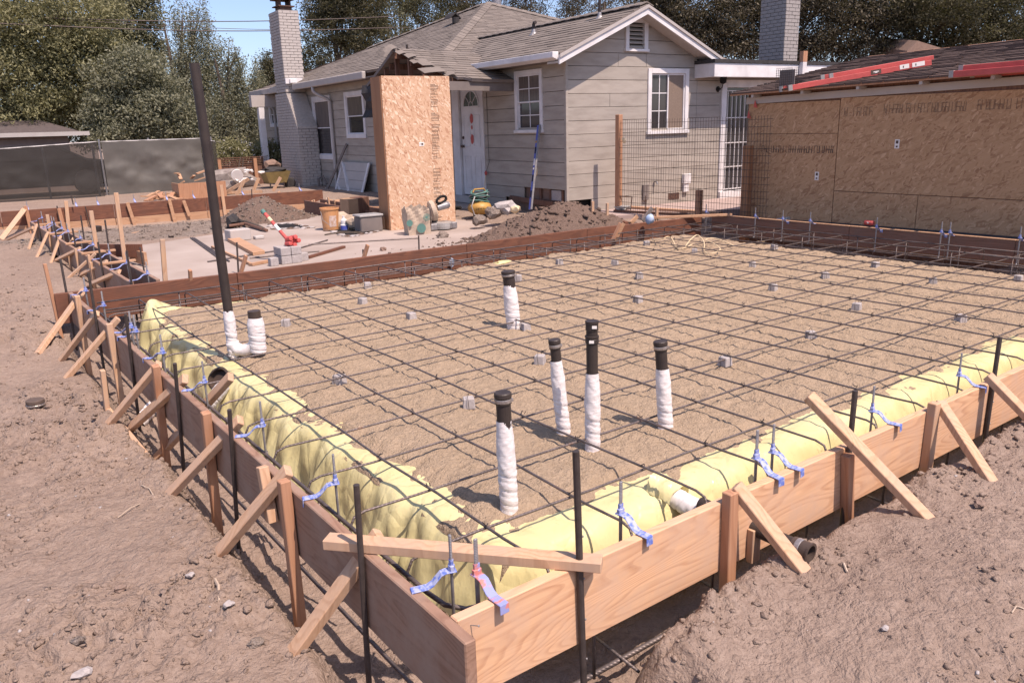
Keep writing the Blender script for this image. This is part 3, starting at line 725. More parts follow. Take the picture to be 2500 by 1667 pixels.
bk = thing('formwork', 'two tier dark and pale board form at the back of the patio', 'formwork', (5, 18.85, -0.3))
kb = [(-3.5, 19.05), (1.35, 19.0), (3.4, 18.86), (5.3, 18.80), (8.0, 18.55)]
for i in range(4):
    plank('plank', kb[i], (kb[i+1][0]-.01, kb[i+1][1]), 0.002*(i % 2), 0.295, T, 'stained', bk)
    plank('plank', (kb[i][0], kb[i][1]-.006), (kb[i+1][0]-.01, kb[i+1][1]-.006), -0.299, 0.30, T, 'pale_x', bk)
yb = 18.80
def face_bk(px, py, dy=0): return onplane(px, py, (3, 18.86-.03+dy, 0), (0.035, 1, 0))
for (a, b, mt) in [((311, 495), (329, 543), 'pale_x'), ((413, 487), (427, 537), 'pale_x'), ((448, 490), (461, 517), 'pale_x'), ((680, 468), (697, 503), 'pale_x'), ((540, 452), (550, 525), 'stake'), ((161, 491), (167, 562), 'stake'), ((144, 509), (157, 560), 'stake_red'), ((739, 468), (745, 520), 'stake')]:
    stick('wood_stake', face_bk(*b, -.03)-(0, 0, .1), face_bk(*a, -.03), 0.07, 0.03, mt, bk, up=(0, 1, 0))
t0 = face_bk(60, 511, -.03); stick('brace', t0, foot(3, 585), 0.035, 0.09, 'stake', bk, up=(1, 0, 0)); stick('wood_stake', face_bk(83, 592, -.03), face_bk(62, 503, -.03), 0.07, 0.03, 'stake_red', bk, up=(0, 1, 0))
for (a, b) in [((139, 503), (148, 555)), ((208, 504), (222, 558)), ((614, 462), (617, 505)), ((174, 478), (179, 500))]:
    rod('steel_stake', face_bk(*b, -.03), face_bk(*a, -.03), 0.012, 'steel', bk, 8)
fg = thing('formwork', 'low dark board form with three leaning braces in front of the white gate panel', 'formwork', (6.45, 15, -0.5))
za = -0.02
A1, B1 = site(744, 489, 0), site(905, 516, 0)
plank('plank', A1[:2], B1[:2], -0.0, 0.30, T, 'stained_y', fg)
plank('plank', (A1[0]+.35, A1[1]), (B1[0]+.35, B1[1]), -0.0, 0.30, T, 'stained_y', fg)
for (a, b) in [((765, 492), (747, 520)), ((799, 497), (779, 524)), ((843, 501), (822, 524))]:
    stick('brace', site(*a, .0)-(0.02, 0, 0), site(*b, -.3)-(.1, 0, 0), 0.035, 0.05, 'pale_x', fg, up=(0, 1, 0))
for (a, b) in [((766, 488), (771, 522)), ((801, 482), (808, 527)), ((817, 488), (821, 526)), ((839, 512), (840, 526))]:
    bt = site(*b, -.28); stick('wood_stake', bt-(0, 0, .1), upright(*a, bt), 0.05, 0.03, 'stake', fg, up=(1, 0, 0))
print('forms ok')
# ------------------------------------------------------------------ rebar mat
mat_ = thing('rebar_mat', 'steel rebar grid tied over the sand pad with bent ends at the forms', 'rebar mat', (5, 4.8, -0.08))
ZX, ZY = -0.078, -0.064
xs_y = [1.50+0.409*k for k in range(19)]; ys_x = [2.25+0.425*k for k in range(13)]
rr = random.Random(5)
def wavy(a, b, n, amp, z):
    out = []
    for i in range(n+1):
        t = i/n; out.append(np.array([a[0]+(b[0]-a[0])*t, a[1]+(b[1]-a[1])*t, z])+np.array([rr.uniform(-amp, amp), rr.uniform(-amp, amp), rr.uniform(-amp, amp*0.6)]))
    return out
for y in ys_x:
    x0 = rr.uniform(1.15, 1.20); pts = [np.array([x0-.02, y, ZX-.25]), np.array([x0-.02, y, ZX-.05]), np.array([x0, y, ZX-.012]), np.array([x0+.045, y, ZX])]
    pts += wavy((x0+.3, y), (9.2, y), 14, .006, ZX)+[np.array([9.28, y, ZX]), np.array([9.32, y, ZX-.03]), np.array([9.32, y, ZX-.22])]
    obj('rebar', MB().tube(pts, 0.0056, 8), M['rebar'], mat_, smooth=True)
for x in xs_y:
    y0 = rr.uniform(1.86, 1.93); pts = [np.array([x, y0-.02, ZY-.25]), np.array([x, y0-.02, ZY-.05]), np.array([x, y0, ZY-.012]), np.array([x, y0+.045, ZY])]
    pts += wavy((x, y0+.25), (x, 7.72), 12, .006, ZY)+[np.array([x, 7.80, ZY]), np.array([x, 7.85, ZY-.02]), np.array([x, 7.86, ZY-.20])]
    obj('rebar', MB().tube(pts, 0.0056, 8), M['rebar'], mat_, smooth=True)
# footing cage: edge bars and stirrups
obj('edge_rebar', MB().tube([(1.125, 7.9, -.093), (1.125, 5, -.095), (1.122, 2.05, -.093), (1.13, 1.95, -.093), (1.17, 1.89, -.094), (1.26, 1.865, -.094), (5, 1.862, -.095), (9.2, 1.865, -.095)], 0.0085, 8), M['rebar'], mat_, smooth=True)
obj('edge_rebar', MB().tube([(1.10, 7.9, -.50), (1.10, 5, -.505), (1.10, 1.72, -.50), (1.10, 1.2, -.50)], 0.0085, 8), M['rebar'], mat_, smooth=True)
obj('edge_rebar', MB().tube([(0.95, 1.80, -.50), (3, 1.805, -.505), (9.2, 1.81, -.50)], 0.0105, 8), M['rebar'], mat_, smooth=True)
obj('edge_rebar', MB().tube([(2.15, 1.80, -.478), (2.45, 1.80, -.478)], 0.0105, 8).tube([(3.02, 1.79, -.478), (3.3, 1.79, -.478)], .0105, 8), M['rebar'], mat_, smooth=True)
for y in (8.02, 7.62): obj('edge_rebar', MB().tube([(1.18, y, -.085), (5, y, -.088), (9.35, y-.15, -.085)], 0.0075, 8), M['rebar'], mat_, smooth=True)
for y, z in ((8.04, -.19), (8.04, -.42), (7.66, -.33)): obj('edge_rebar', MB().tube([(1.18, y, z), (5, y, z), (9.3, y-.12, z)], 0.0075, 8), M['rebar'], mat_, smooth=True)
for x, z in ((9.42, -.085), (9.02, -.085), (9.42, -.45), (9.05, -.36), (9.42, -.25)): obj('edge_rebar', MB().tube([(x, 1.9, z), (x, 5, z-.004), (x, 7.85, z)], 0.0075, 8), M['rebar'], mat_, smooth=True)
def stirrup(p): obj('stirrup', MB().tube([p, p+np.array([.003, .003, -.42])], 0.006, 8), M['rebar'], mat_, smooth=True)
for k, y in enumerate(np.arange(2.35, 8, 0.6)): stirrup(np.array([1.135, y, -.085])); 
for x in np.arange(1.62, 9, 0.62): stirrup(np.array([x, 1.79, -.09]))
for x in np.arange(1.9, 9.2, 0.62): stirrup(np.array([x, 8.03, -.085])); stirrup(np.array([x-.1, 7.64, -.085]))
for y in np.arange(2.4, 7.8, 0.62): stirrup(np.array([9.43, y, -.085])); stirrup(np.array([9.03, y-.1, -.085]))
for x in (1.75, 2.35, 2.95, 3.6, 4.2): obj('stirrup', MB().tube([(x, 1.70, -.488), (x+.02, 2.05, -.488)], 0.006, 8), M['rebar'], mat_, smooth=True)
tw = MB()
for x in xs_y:
    for y in ys_x:
        for q in range(3):
            a = np.array([x+rr.uniform(-.014, .014), y+rr.uniform(-.014, .014), ZY+.004]); b = np.array([x+rr.uniform(-.02, .02), y+rr.uniform(-.02, .02), ZY+rr.uniform(.008, .02)])
            tw.beam(a, b, .003, .003)
obj('tie_wire', tw, M['steel'], mat_, kind='stuff')

# ------------------------------------------------------------------ drain pipes standing in the sand
def pipe_pts(base, top):
    b = sandpt(*base); t = upright(*top, b); return b, t
def wrap_mesh(b, t, r, seed, bulge=0.010, lean=None):
    """foam sleeve with spiral tape and creases"""
    b = np.array(b); t = np.array(t); d = t-b; L = np.linalg.norm(d); ax = d/L; n, m = 32, 90
    a = np.cross(ax, (0, 1, 0)); a /= np.linalg.norm(a); c = np.cross(ax, a)
    P = np.zeros((m+1, n+1, 3))
    for i in range(m+1):
        h = i/m; hh = h*L
        for k in range(n+1):
            q = 2*math.pi*(k % n)/n
            sp = (hh/0.062+q/(2*math.pi)) % 1.0
            cr = float(fbm(np.array([math.cos(q)*2.2+seed]), np.array([hh*48+math.sin(q)*2.4]), 3, seed)[0])
            rad_ = r+0.5*bulge*float(fbm(np.array([hh*7.0+seed]), np.array([0.3*math.cos(q)+2]), 2, seed)[0])*1.4-0.0045*math.exp(-((sp-0.5)/0.06)**2)*(h < 0.58)+.003*(sp-.5)*(h < .58)+0.0055*cr*(0.35+0.9*(h > 0.45))
            rad_ *= 1-0.18*max(0, (h-0.80)/0.2)
            P[i, k] = b+ax*hh+rad_*(math.cos(q)*a+math.sin(q)*c)
    return MB().grid(P)
def standpipe(label, base, wraptop, top, rp, rw, style, seed):
    b, t = pipe_pts(base, top); w = upright(*wraptop, b)
    root = thing('drain_pipe', label, 'pipe', b, 'capped drain pipes wrapped in white foam')
    d = (t-b)/np.linalg.norm(t-b); lo = b-d*0.12
    obj('foam_wrap', wrap_mesh(lo, w, rw, seed), M['foam'], root, smooth=True)
    obj('pipe', MB().tube([lo, t-d*.012], rp, 20), M['abs'], root, smooth=False)
    H = np.linalg.norm(t-w)
    if style == 'cap':
        obj('rubber_cap', MB().lathe([(0, .0), (rp*1.05, 0), (rp*1.18, -.004), (rp*1.20, -.018), (rp*1.14, -.022), (rp*1.14, -.046), (rp*1.0, -.05)][::-1], t, 22, d), M['abs'], root)
        cl = obj('band_clamp', MB().lathe([(rp*1.17, -.040), (rp*1.19, -.038), (rp*1.19, -.027), (rp*1.17, -.025)], t, 22, d), M['clampband'], root)
        s = t-d*.032+np.array(RX)*rp*1.22; obj('screw', MB().beam(s-np.array(RX)*.004+(0, -.008, 0), s+(0, .014, 0)+np.array(RX)*.004, .009, .010), M['clampband'], cl)
    elif style == 'coupling':
        obj('rubber_cap', MB().lathe([(rp*1.0, -.045), (rp*1.10, -.043), (rp*1.10, -.012), (rp*1.16, -.011), (rp*1.16, 0), (0, 0)], t, 22, d), M['abs'], root)
        obj('coupling', MB().lathe([(rp*1.0, -.105), (rp*1.16, -.103), (rp*1.16, -.085), (rp*1.10, -.083), (rp*1.16, -.080), (rp*1.20, -.078), (rp*1.20, -.07), (rp*1.0, -.068)], t, 22, d), M['abs'], root)
        for dz, oz in ((-.024, .3), (-.093, -.2)):
            f = np.cross(d, RX); c = t+d*dz-np.array([fw[0], fw[1], 0])*rp*1.19+np.array(RX)*rp*oz
            obj('sticker', MB().beam(c-np.array(RX)*.011, c+np.array(RX)*.011, .003, .013), M['paper'], root)
    return root
standpipe('nearest wrapped drain pipe, short with a clamped black cap', (1244, 1240), (1230, 1025), (1227, 957), .0295, .037, 'cap', 3)
standpipe('slim wrapped drain pipe left of the tallest one in the middle trio', (1377, 1054), (1357, 880), (1353, 828), .0255, .034, 'cap', 5)
standpipe('tallest wrapped drain pipe of the middle trio with a double coupling', (1447, 1095), (1446, 910), (1445, 783), .027, .036, 'coupling', 8)
standpipe('thick wrapped drain pipe on the right of the trio with a cap and band', (1625, 1042), (1617, 899), (1612, 832), .0295, .038, 'cap', 10)
standpipe('far wrapped drain pipe with a yellow topped cap at the back of the sand', (1255, 800), (1243, 695), (1240, 661), .045, .055, 'cap', 13)
c = sandpt(1255, 800)
# tall vent with its trap
b6 = sandpt(572, 878); t6 = upright(474, 155, b6); w6 = upright(557, 758, b6)
vp = thing('vent_pipe', 'tall black vent pipe leaning left with a white wrapped U trap at its foot', 'pipe', b6)
d6 = (t6-w6)/np.linalg.norm(t6-w6)
obj('pipe', MB().tube([w6-d6*.1, w6+(t6-w6)*.33, w6+(t6-w6)*.66+np.array([.006, 0, 0]), t6], .0315, 22), M['abs'], vp, smooth=False)
obj('foam_wrap', wrap_mesh(b6+(0, 0, .02), w6, .038, 17), M['foam'], vp, smooth=True)
b7 = sandpt(632, 868); w7 = upright(623, 775, b7); t7 = upright(620, 762, b7)
obj('foam_wrap', wrap_mesh(b7+(0, 0, .03), w7, .056, 21), M['foam'], vp, smooth=True)
ub = []
for i in range(13):
    q = math.pi*i/12; m = (b6+b7)/2; hw = (b7-b6)/2
    ub.append(m-hw*math.cos(q)+np.array([0, 0, .13-.075*math.sin(q)]))
obj('trap_bend', MB().tube(ub, [.043+.003*math.sin(i*2.2) for i in range(13)], 18, True, 0.03), M['foam'], vp, smooth=True)
obj('rubber_cap', MB().lathe([(.036, -.05), (.043, -.048), (.043, 0.0), (0, 0.002)], t7+(0, 0, .01), 20), M['abs_brown'], vp)
# pipe lying at the trench edge, black stub through the front board, pipe under the left board, buried cleanout
a8, b8 = site(1612, 1196, -.17), site(1690, 1238, -.20)
tp = thing('drain_pipe', 'white taped drain pipe lying flat at the yellow sheet edge behind the front board', 'pipe', a8)
obj('foam_wrap', wrap_mesh(a8+(a8-b8)*.1, b8+(b8-a8)*.6, .045, 25, .006), M['white'], tp, smooth=True)
fl8 = MB(); P = np.zeros((9, 12, 3)); dd = (b8-a8)/np.linalg.norm(b8-a8); nn = np.array([-dd[1], dd[0], 0])
for i in range(9):
    for k in range(12):
        q = -0.5+3.4*k/11; rr_ = .075+.010*math.sin(i*1.3+k)
        P[i, k] = a8-dd*.03+dd*(.016*i)+nn*math.cos(q)*rr_+np.array([0, 0, math.sin(q)*rr_-.01])
obj('plastic_collar', fl8.grid(P), M['yellow_sheet'], tp, smooth=True)
a9 = at_face_y(1840, 1288, YO-.002); b9 = site(1953, 1320, a9[2]-.02); b9 = a9+np.array([0.02, -.24, -.012])
e9 = onplane(1953, 1322, a9, (1, 0, 0)) 
bp9 = thing('drain_pipe', 'black drain pipe stub poking out through the front board', 'pipe', (a9+b9)/2)
dd = (b9-a9)/np.linalg.norm(b9-a9)
obj('pipe', MB().tube([a9-dd*.25, a9+dd*.21], .030, 22), M['abs'], bp9)
obj('coupling', MB().lathe([(.031, -.075), (.036, -.073), (.036, -.008), (.040, -.006), (.040, 0), (.030, 0), (.028, -.05), (0, -.051)], b9, 24, dd), M['abs_brown'], bp9)
obj('band_clamp', MB().lathe([(.0365, -.058), (.0385, -.056), (.0385, -.040), (.0365, -.038)], b9, 24, dd), M['clampband'], bp9)
a, b = foot(352, 1036), site(416, 1028, -.40); a = a+(0.02, 0, -.0)
sp = thing('drain_pipe', 'white wrapped drain pipe passing under the left board form', 'pipe', a); obj('foam_wrap', wrap_mesh(a+(-.05, 0, .02), (1.30, a[1]+.12, -.40), .05, 29, .006), M['foam'], sp, smooth=True)
a, b = site(512, 985, -.30), site(548, 940, -.19); sp = thing('drain_pipe', 'white wrapped pipe elbow beside the round hole in the yellow sheet', 'pipe', a)
obj('foam_wrap', wrap_mesh(a+(a-b)*.15, b, .045, 31, .006), M['white'], sp, smooth=True)
h = site(533, 925, -.185); obj('sleeve_mouth', MB().lathe([(.075, -.03), (.082, 0), (.068, .003), (.060, -.05), (0, -.05)], h, 20, (-.7, -.5, .5)), M['abs_brown'], sp)
c = foot(88, 992); cl = thing('cleanout_cap', 'round brown rubber cap of a buried cleanout in the left dirt', 'pipe cap', c)
obj('pipe', MB().lathe([(.044, -.1), (.044, .03)], c, 20), M['abs'], cl)
obj('rubber_cap', MB().lathe([(.045, .005), (.053, .007), (.053, .018), (.050, .022), (.056, .026), (.056, .046), (.050, .050), (0, .050)], c, 22), plain('capbrown', (.12, .085, .068), (.09, .065, .052), 20), cl)
obj('band_clamp', MB().lathe([(.0535, .008), (.0555, .010), (.0555, .018), (.0535, .020)], c, 22), M['clampband'], cl)

# ------------------------------------------------------------------ concrete spacer blocks under the mat
def dobie_mesh():
    bm = bmesh.new(); bmesh.ops.create_cube(bm, size=1)
    for v in bm.verts:
        k = 0.030 if v.co.z > 0 else 0.035
        v.co = Vector((v.co.x*2*k, v.co.y*2*k, (v.co.z+.5)*0.060))
    bmesh.ops.bevel(bm, geom=bm.edges[:], offset=.004, segments=1, affect='EDGES')
    for v in bm.verts: v.co += Vector((random.uniform(-.0015, .0015),)*3)
    me = bpy.data.meshes.new('block'); bm.to_mesh(me); bm.free(); me.materials.append(M['cmu']); return me
DM = dobie_mesh()
wire = MB().tube([(-.045, .0, .0), (-.046, .004, .06), (-.02, .008, .085), (.01, -.004, .08)], .0016, 5).tube([(.044, .006, .0), (.046, .0, .06), (.02, -.006, .085)], .0016, 5)
WM = None
DB = [((845, 655), 'spacer block near the far board left of the vent pipe cap row'), ((833, 692), 'spacer block two steps right of the tall vent pipe'), ((657, 743), 'spacer block just right of the U trap'),
 ((945, 727), 'spacer block alone between the vent pipe and the far wrapped pipe'), ((1190, 638), 'spacer block tucked behind the far wrapped pipe'), ((1285, 601), 'whitish spacer block half sunk near the far board right of the far pipe'),
 ((1412, 603), 'dark sided spacer block in the back row left of the orange cord'), ((1468, 633), 'spacer block just in front of the dark sided one in the back'), ((1465, 688), 'broken double spacer block in the middle of the sand'),
 ((1595, 576), 'spacer block inside the loops of the cream cord'), ((1778, 566), 'spacer block touching the cream cord at the right'), ((1728, 608), 'dark sided spacer block in the right back part of the mat'),
 ((1485, 558), 'spacer block under the blue ball by the far board'), ((1775, 661), 'square spacer block in the middle right of the mat'), ((1895, 633), 'shaded spacer block right of the middle with a dark left side'),
 ((2010, 608), 'spacer block near the shed trench at the right'), ((2142, 646), 'spacer block second from the right edge of the mat'), ((2205, 733), 'spacer block near the right edge close to the yellow sheet'),
 ((1967, 705), 'nearly buried white spacer block at the right'), ((1862, 772), 'low spacer block half sunk in sand right of the pipe trio'), ((1665, 832), 'spacer block right behind the thick capped pipe'),
 ((1240, 828), 'spacer block just left of the slim capped pipe'), ((1207, 752), 'spacer block at the foot of the far wrapped pipe'), ((780, 874), 'crumbled white spacer block nearest the U trap in front'), ((1077, 928), 'spacer block left of the nearest wrapped pipe'), ((2338, 640), 'spacer block at the far right edge of the mat')]
for k, ((px, py), lab) in enumerate(DB):
    p = sandpt(px*1.063, py*1.063+6); r = thing('spacer_block', 'grey concrete '+lab, 'spacer block', (p[0], p[1], p[2]-.006), 'concrete spacer blocks', rotz=rad((k*37) % 90-20))
    o = bpy.data.objects.new('block', DM); COL.objects.link(o); o.parent = r
    if WM is None:
        ow = obj('tie_wire', wire, M['steel'], r, local=True); WM = ow.data
    else:
        ow = bpy.data.objects.new('tie_wire', WM); COL.objects.link(ow); ow.parent = r

# ------------------------------------------------------------------ anchor bolts in blue holders
def anchor(mat='blue'):
    r = thing('anchor_bolt', 'x', 'anchor bolt', (0, 0, 0), 'anchor bolts hung from the forms')
    # local: bolt at origin, board towards -X, z=0 at board top
    prof = [(0.022, .050), (-.030, .050), (-.055, .046), (-.100, .016), (-.125, .008), (-.205, .006), (-.207, -.026), (-.203, -.026), (-.200, .001), (-.124, .003), (-.097, .011), (-.054, .040), (-.030, .045), (.022, .045)]
    obj('holder', MB().prism([(x, -.017, z) for x, z in prof], (0, .034, 0)), M[mat], r, local=True, bevel=.0015)
    obj('collar', MB().lathe([(.0, .044), (.017, .044), (.017, .066), (.012, .068), (.012, .085), (0, .085)], (0, 0, 0), 6), M[mat], r, local=True)
    bm = MB(); prof2 = [(.0078, -.22)]
    for k in range(20): prof2 += [(.0083, .06+k*.0055), (.0070, .06+k*.0055+.0028)]
    bm.lathe([(0, -.22)]+prof2+[(0, .17)], (0, 0, 0), 10); bm.tube([(0, 0, -.215), (.004, 0, -.235), (.02, 0, -.245), (.05, 0, -.245)], .0078, 8)
    obj('bolt', bm, M['galv'], r, local=True)
    return r
A0 = anchor(); A1_ = anchor('blue_red')
used = {}
def put_anchor(end, collar, top, label, red=False, z=.05, edge=0.0, direct=None):
    e = site(*end, .006); c = site(*collar, z)
    d = e[:2]-c[:2] if direct is None else np.array(direct)
    rot = math.atan2(d[1], d[0])-math.pi
    t = upright(*top, c); src = A1_ if red else A0
    if src.name not in used: used[src.name] = 1; r = src; r['label'] = label
    else: r = dup(src, label=label)
    L = max(.14, min(.25, float(np.linalg.norm(d)))) if direct is None else .205
    h = max(0.7, min(1.8, (t[2])/.17))
    # keep the lip on the board: place from its end
    u = d/np.linalg.norm(d); r.location = (c[0], c[1], 0)
    if direct is None: L = float(np.linalg.norm(d)); r.location = (e[0]-u[0]*max(.13, min(.24, L)), e[1]-u[1]*max(.13, min(.24, L)), 0); r.scale = (max(.13, min(.24, L))/.205, 1, 1)
    r.rotation_euler = (0, 0, rot)
    return r
LA = [((738, 1216), (808, 1179), (806, 1146), 'blue anchor bolt holder on the left board between the second and third brace'), ((1003, 1440), (1077, 1394), (1076, 1359), 'blue anchor bolt holder nearest the corner on the left board'),
 ((574, 1064), (630, 1038.6), (630, 1011), 'pale blue anchor bolt holder on the left board beside the steel stake with the wire'), ((445, 952), (494, 932), (495, 911), 'blue anchor bolt holder on the left board next to the round sleeve hole'),
 ((352, 873), (397, 861), (398, 841), 'grey blue anchor bolt holder on the left board before the double bolts'), ((277, 811), (320.7, 799), (319, 781), 'left one of the two blue anchor bolts side by side on the left board'), ((289, 821), (332, 809), (332, 772), 'right one of the two blue anchor bolts side by side on the left board'),
 ((215, 757), (253, 746), (252, 725), 'blue anchor bolt holder on the left board next to the far corner brace'), ((175, 719), (209, 710), (209, 696), 'blue anchor bolt holder at the far left corner of the pad form')]
for e, c, t, l in LA:
    if e[0] in (277, 289): put_anchor(e, c, t, l)
    else: put_anchor(e, c, t, l)
put_anchor((1232, 1474), (1176, 1407), (1166, 1325), 'anchor bolt holder splashed with red paint on the front board', True)
for e, c, t, l in [((1587, 1310), (1530, 1257), (1529, 1227), 'blue anchor bolt holder on the front board right of the corner brace'), ((1909, 1168), (1855, 1120), (1856, 1059), 'blue anchor bolt holder with a tall bolt on the front board, left of a pair'),
 ((1960, 1146), (1899, 1105), (1899, 1081), 'blue anchor bolt holder with a short bolt on the front board, right of a pair'), ((2201, 1037), (2144, 1004), (2144, 984), 'blue anchor bolt holder on the front board between two wooden stakes'), ((2409, 945), (2355, 917), (2355, 895), 'blue anchor bolt holder on the front board beside the far steel stake')]:
    put_anchor(e, c, t, l)
RA = [((1724, 525), 'grey anchor bolt at the far right corner of the pad form'), ((1844, 535), 'thin anchor bolt on the right form beside the shed corner post'), ((1911, 542), 'anchor bolt on the right form by the wrapped black hose end'), ((1978, 547), 'anchor bolt on the right form left of the red can'),
      ((2140, 562), 'anchor bolt on the right form just right of the red can'), ((2298, 574), 'leaning anchor bolt, left of the pair on the right form'), ((2319, 575), 'tallest anchor bolt, right of the pair on the right form'), ((2490, 588), 'anchor bolt on the right form at the right edge of the photo')]
for (px, py), l in RA: put_anchor((px, py), (px, py-7), (px, py-20), l, direct=(1, 0.05))
BA = [((76, 541), 'small blue anchor bolt at the far end of the twin board form'), ((108, 554), 'small blue anchor bolt beside the first cross tie of the twin form'), ((118, 557), 'small blue anchor bolt next to the first bolt pair of the twin form'), ((134, 567), 'small blue anchor bolt just past the steel rod of the twin form'), ((150, 575), 'small blue anchor bolt behind the second cross tie of the twin form'),
      ((178, 592), 'small blue anchor bolt midway along the twin form'), ((205, 609), 'small blue anchor bolt on the third cross tie of the twin form'), ((235, 632), 'small blue anchor bolt by the fourth cross tie of the twin form'), ((278, 656), 'blue anchor bolt near the end of the twin form'), ((322, 684), 'blue anchor bolt of the twin form closest to the far board of the pad')]
for (px, py), l in BA:
    e = site(px, py, .005); put_anchor((px, py), (px+9, py-5), (px+9, py-16), l)
    o_ = [q for q in bpy.data.objects if q.get('label') == l][0]; o_.location = (1.745, e[1], 0); o_.rotation_euler = (0, 0, 0.1)
KA = [((70, 513), 'tiny blue anchor bolt at the left end of the back form'), ((190, 505), 'tiny blue anchor bolt beside the dark leaning rod on the back form'), ((246, 502), 'tiny blue anchor bolt left of the tall thin stake on the back form'), ((330, 494), 'tiny blue anchor bolt above the first pale brace of the back form'), ((402, 487), 'tiny blue anchor bolt by the pile of offcuts on the back form'), ((475, 484), 'tiny blue anchor bolt left of the vent pipe on the back form'), ((604, 477), 'tiny blue anchor bolt right of the vent pipe on the back form'), ((745, 467), 'tiny blue anchor bolt in front of the house chimney')]
for (px, py), l in KA:
    e = site(px, py, .0); y = 18.86-.035*(e[0]-3)+.2; put_anchor((px, py), (px, py-5), (px, py-12), l, direct=(0, -1)).location = (e[0], y, 0)
print('slab ok')
# ------------------------------------------------------------------ the house
house = thing('house', 'grey board sided single storey house with shingle roof, white windows and white door', 'house', HP(0, 0, -0.2))
def PL(a, z, d=0.0): return HP(-d, a, z)          # long shaded wall: a along it, d outward
def PG(a, z, d=0.0): return HP(a, -d, z)          # sunlit gable wall
def wbox(mb, W, a0, a1, z0, z1, d0, d1):
    o = W(a0, z0, d0); return mb.par(o, W(a1, z0, d0)-o, W(a0, z1, d0)-o, W(a0, z0, d1)-o)
def rect_sub(r, holes):
    rs = [r]
    for h in holes:
        nx = []
        for (a0, a1, z0, z1) in rs:
            b0, b1, y0, y1 = h
            if b1 <= a0 or b0 >= a1 or y1 <= z0 or y0 >= z1: nx.append((a0, a1, z0, z1)); continue
            if b0 > a0: nx.append((a0, b0, z0, z1))
            if b1 < a1: nx.append((b1, a1, z0, z1))
            m0, m1 = max(a0, b0), min(a1, b1)
            if y0 > z0: nx.append((m0, m1, z0, y0))
            if y1 < z1: nx.append((m0, m1, y1, z1))
        rs = nx
    return rs
def runs(rs_):
    rs_ = sorted(rs_); out = []; end = -9
    for r in rs_:
        if r[0] > end+.015: out.append([])
        out[-1].append(r); end = max(end, r[1])
    return out
HL_holes = [(0.71, 1.47, 1.33, 2.27), (10.86, 12.18, 0.65, 2.27), (8.50, 9.70, 1.23, 2.28), (2.70, 3.85, -0.10, 2.12), (15.6, 16.4, 1.6, 2.3), (0.0, 1.32, -.3, .27), (1.32, 1.95, -.3, .06)]
HG_holes = [(1.87, 2.77, 1.25, 2.24), (3.80, 5.16, -0.09, 2.0), (1.34, 1.74, 2.62, 3.06)]
wl = obj('wall', wbox(MB(), PL, 0.03, 17.0, -0.5, 2.62, -0.22, -0.12), M['dark'], house)
wg = obj('wall', wbox(MB(), PG, 0.03, 9.0, -0.5, 2.42, -0.22, -0.12), M['dark'], house)
rs = random.Random(3)
sid = [plain('siding', (0.375*k, 0.332*k, 0.288*k), (0.285*k, 0.247*k, 0.212*k), 7, 0.7, bump=0.5, bdist=0.003, bscale=30, stretch=(0.3, 0.3, 1.3), det=9, lohi=(0.25, 0.58)) for k in (0.96, 1.0, 1.05)]
for k in range(-2, 12):
    z0, z1 = 0.02+0.236*k+0.007, 0.02+0.236*(k+1)
    for grp in runs([r for r in rect_sub((0.0, 17.0, z0, min(z1, 2.62)), HL_holes) if r[1]-r[0] > .02 and r[3]-r[2] > .02]):
        mb = MB(); dd = rs.uniform(-.003, .003)
        for r in grp: wbox(mb, PL, *r, -0.03, dd)
        obj('siding_board', mb, sid[k % 3], wl, bevel=0.003)
def roof_z(a): return min(2.47+0.445*(a+0.33), 2.47+0.445*(3.35-a))-0.09 if a < 3.35 else 2.3
for k in range(-1, 15):
    z0, z1 = 0.08+0.222*k+0.007, 0.08+0.222*(k+1)
    if k == -1: z0 = -0.16
    segs = []
    hmax = 8.9 if z0 < 2.25 else 3.2
    cuts = sorted([0.0, rs.uniform(.5, 1.3), rs.uniform(1.5, 2.2), 3.05, hmax]) if k % 3 == 1 else [0.0, 3.05, hmax]
    if k == -1: cuts = [0.55]+[c_ for c_ in cuts if c_ > .6]
    for c0, c1 in zip(cuts[:-1], cuts[1:]):
        if c1-c0 < .1: continue
        dd = rs.uniform(-.002, .002)
        for grp in runs(rect_sub((c0+.002, c1-.002, z0, z1), HG_holes)):
          mb = MB(); n = 0
          for (a0, a1, y0, y1) in grp:
              if a1-a0 < .01: continue
              if a0 > 3.04 and y1 > 2.35: continue
              if y1 < 2.35 or a0 > 3.04:
                  wbox(mb, PG, a0, a1, y0, min(y1, 2.4), -0.03, dd); n += 1
              else:
                  # trim under the rake
                  A0_ = max(a0, -0.33+(y0+.09-2.47)/0.445); A1b = min(a1, 3.35-(y0+.09-2.47)/0.445)
                  B0 = max(a0, -0.33+(y1+.09-2.47)/0.445); B1 = min(a1, 3.35-(y1+.09-2.47)/0.445)
                  if A1b-A0_ < .03: continue
                  if B1 < B0: B0 = B1 = (B0+B1)/2
                  mb.prism([PG(A0_, y0, -.03), PG(A1b, y0, -.03), PG(B1, y1, -.03), PG(B0, y1, -.03)], HV*-(dd+.03)); n += 1
          if n: obj('siding_board', mb, sid[(k+len(cuts)) % 3], wg, bevel=0.003)
obj('corner_board', wbox(MB(), PG, -.004, .045, .02, 2.42, -.05, .012), sid[1], house, bevel=.003)
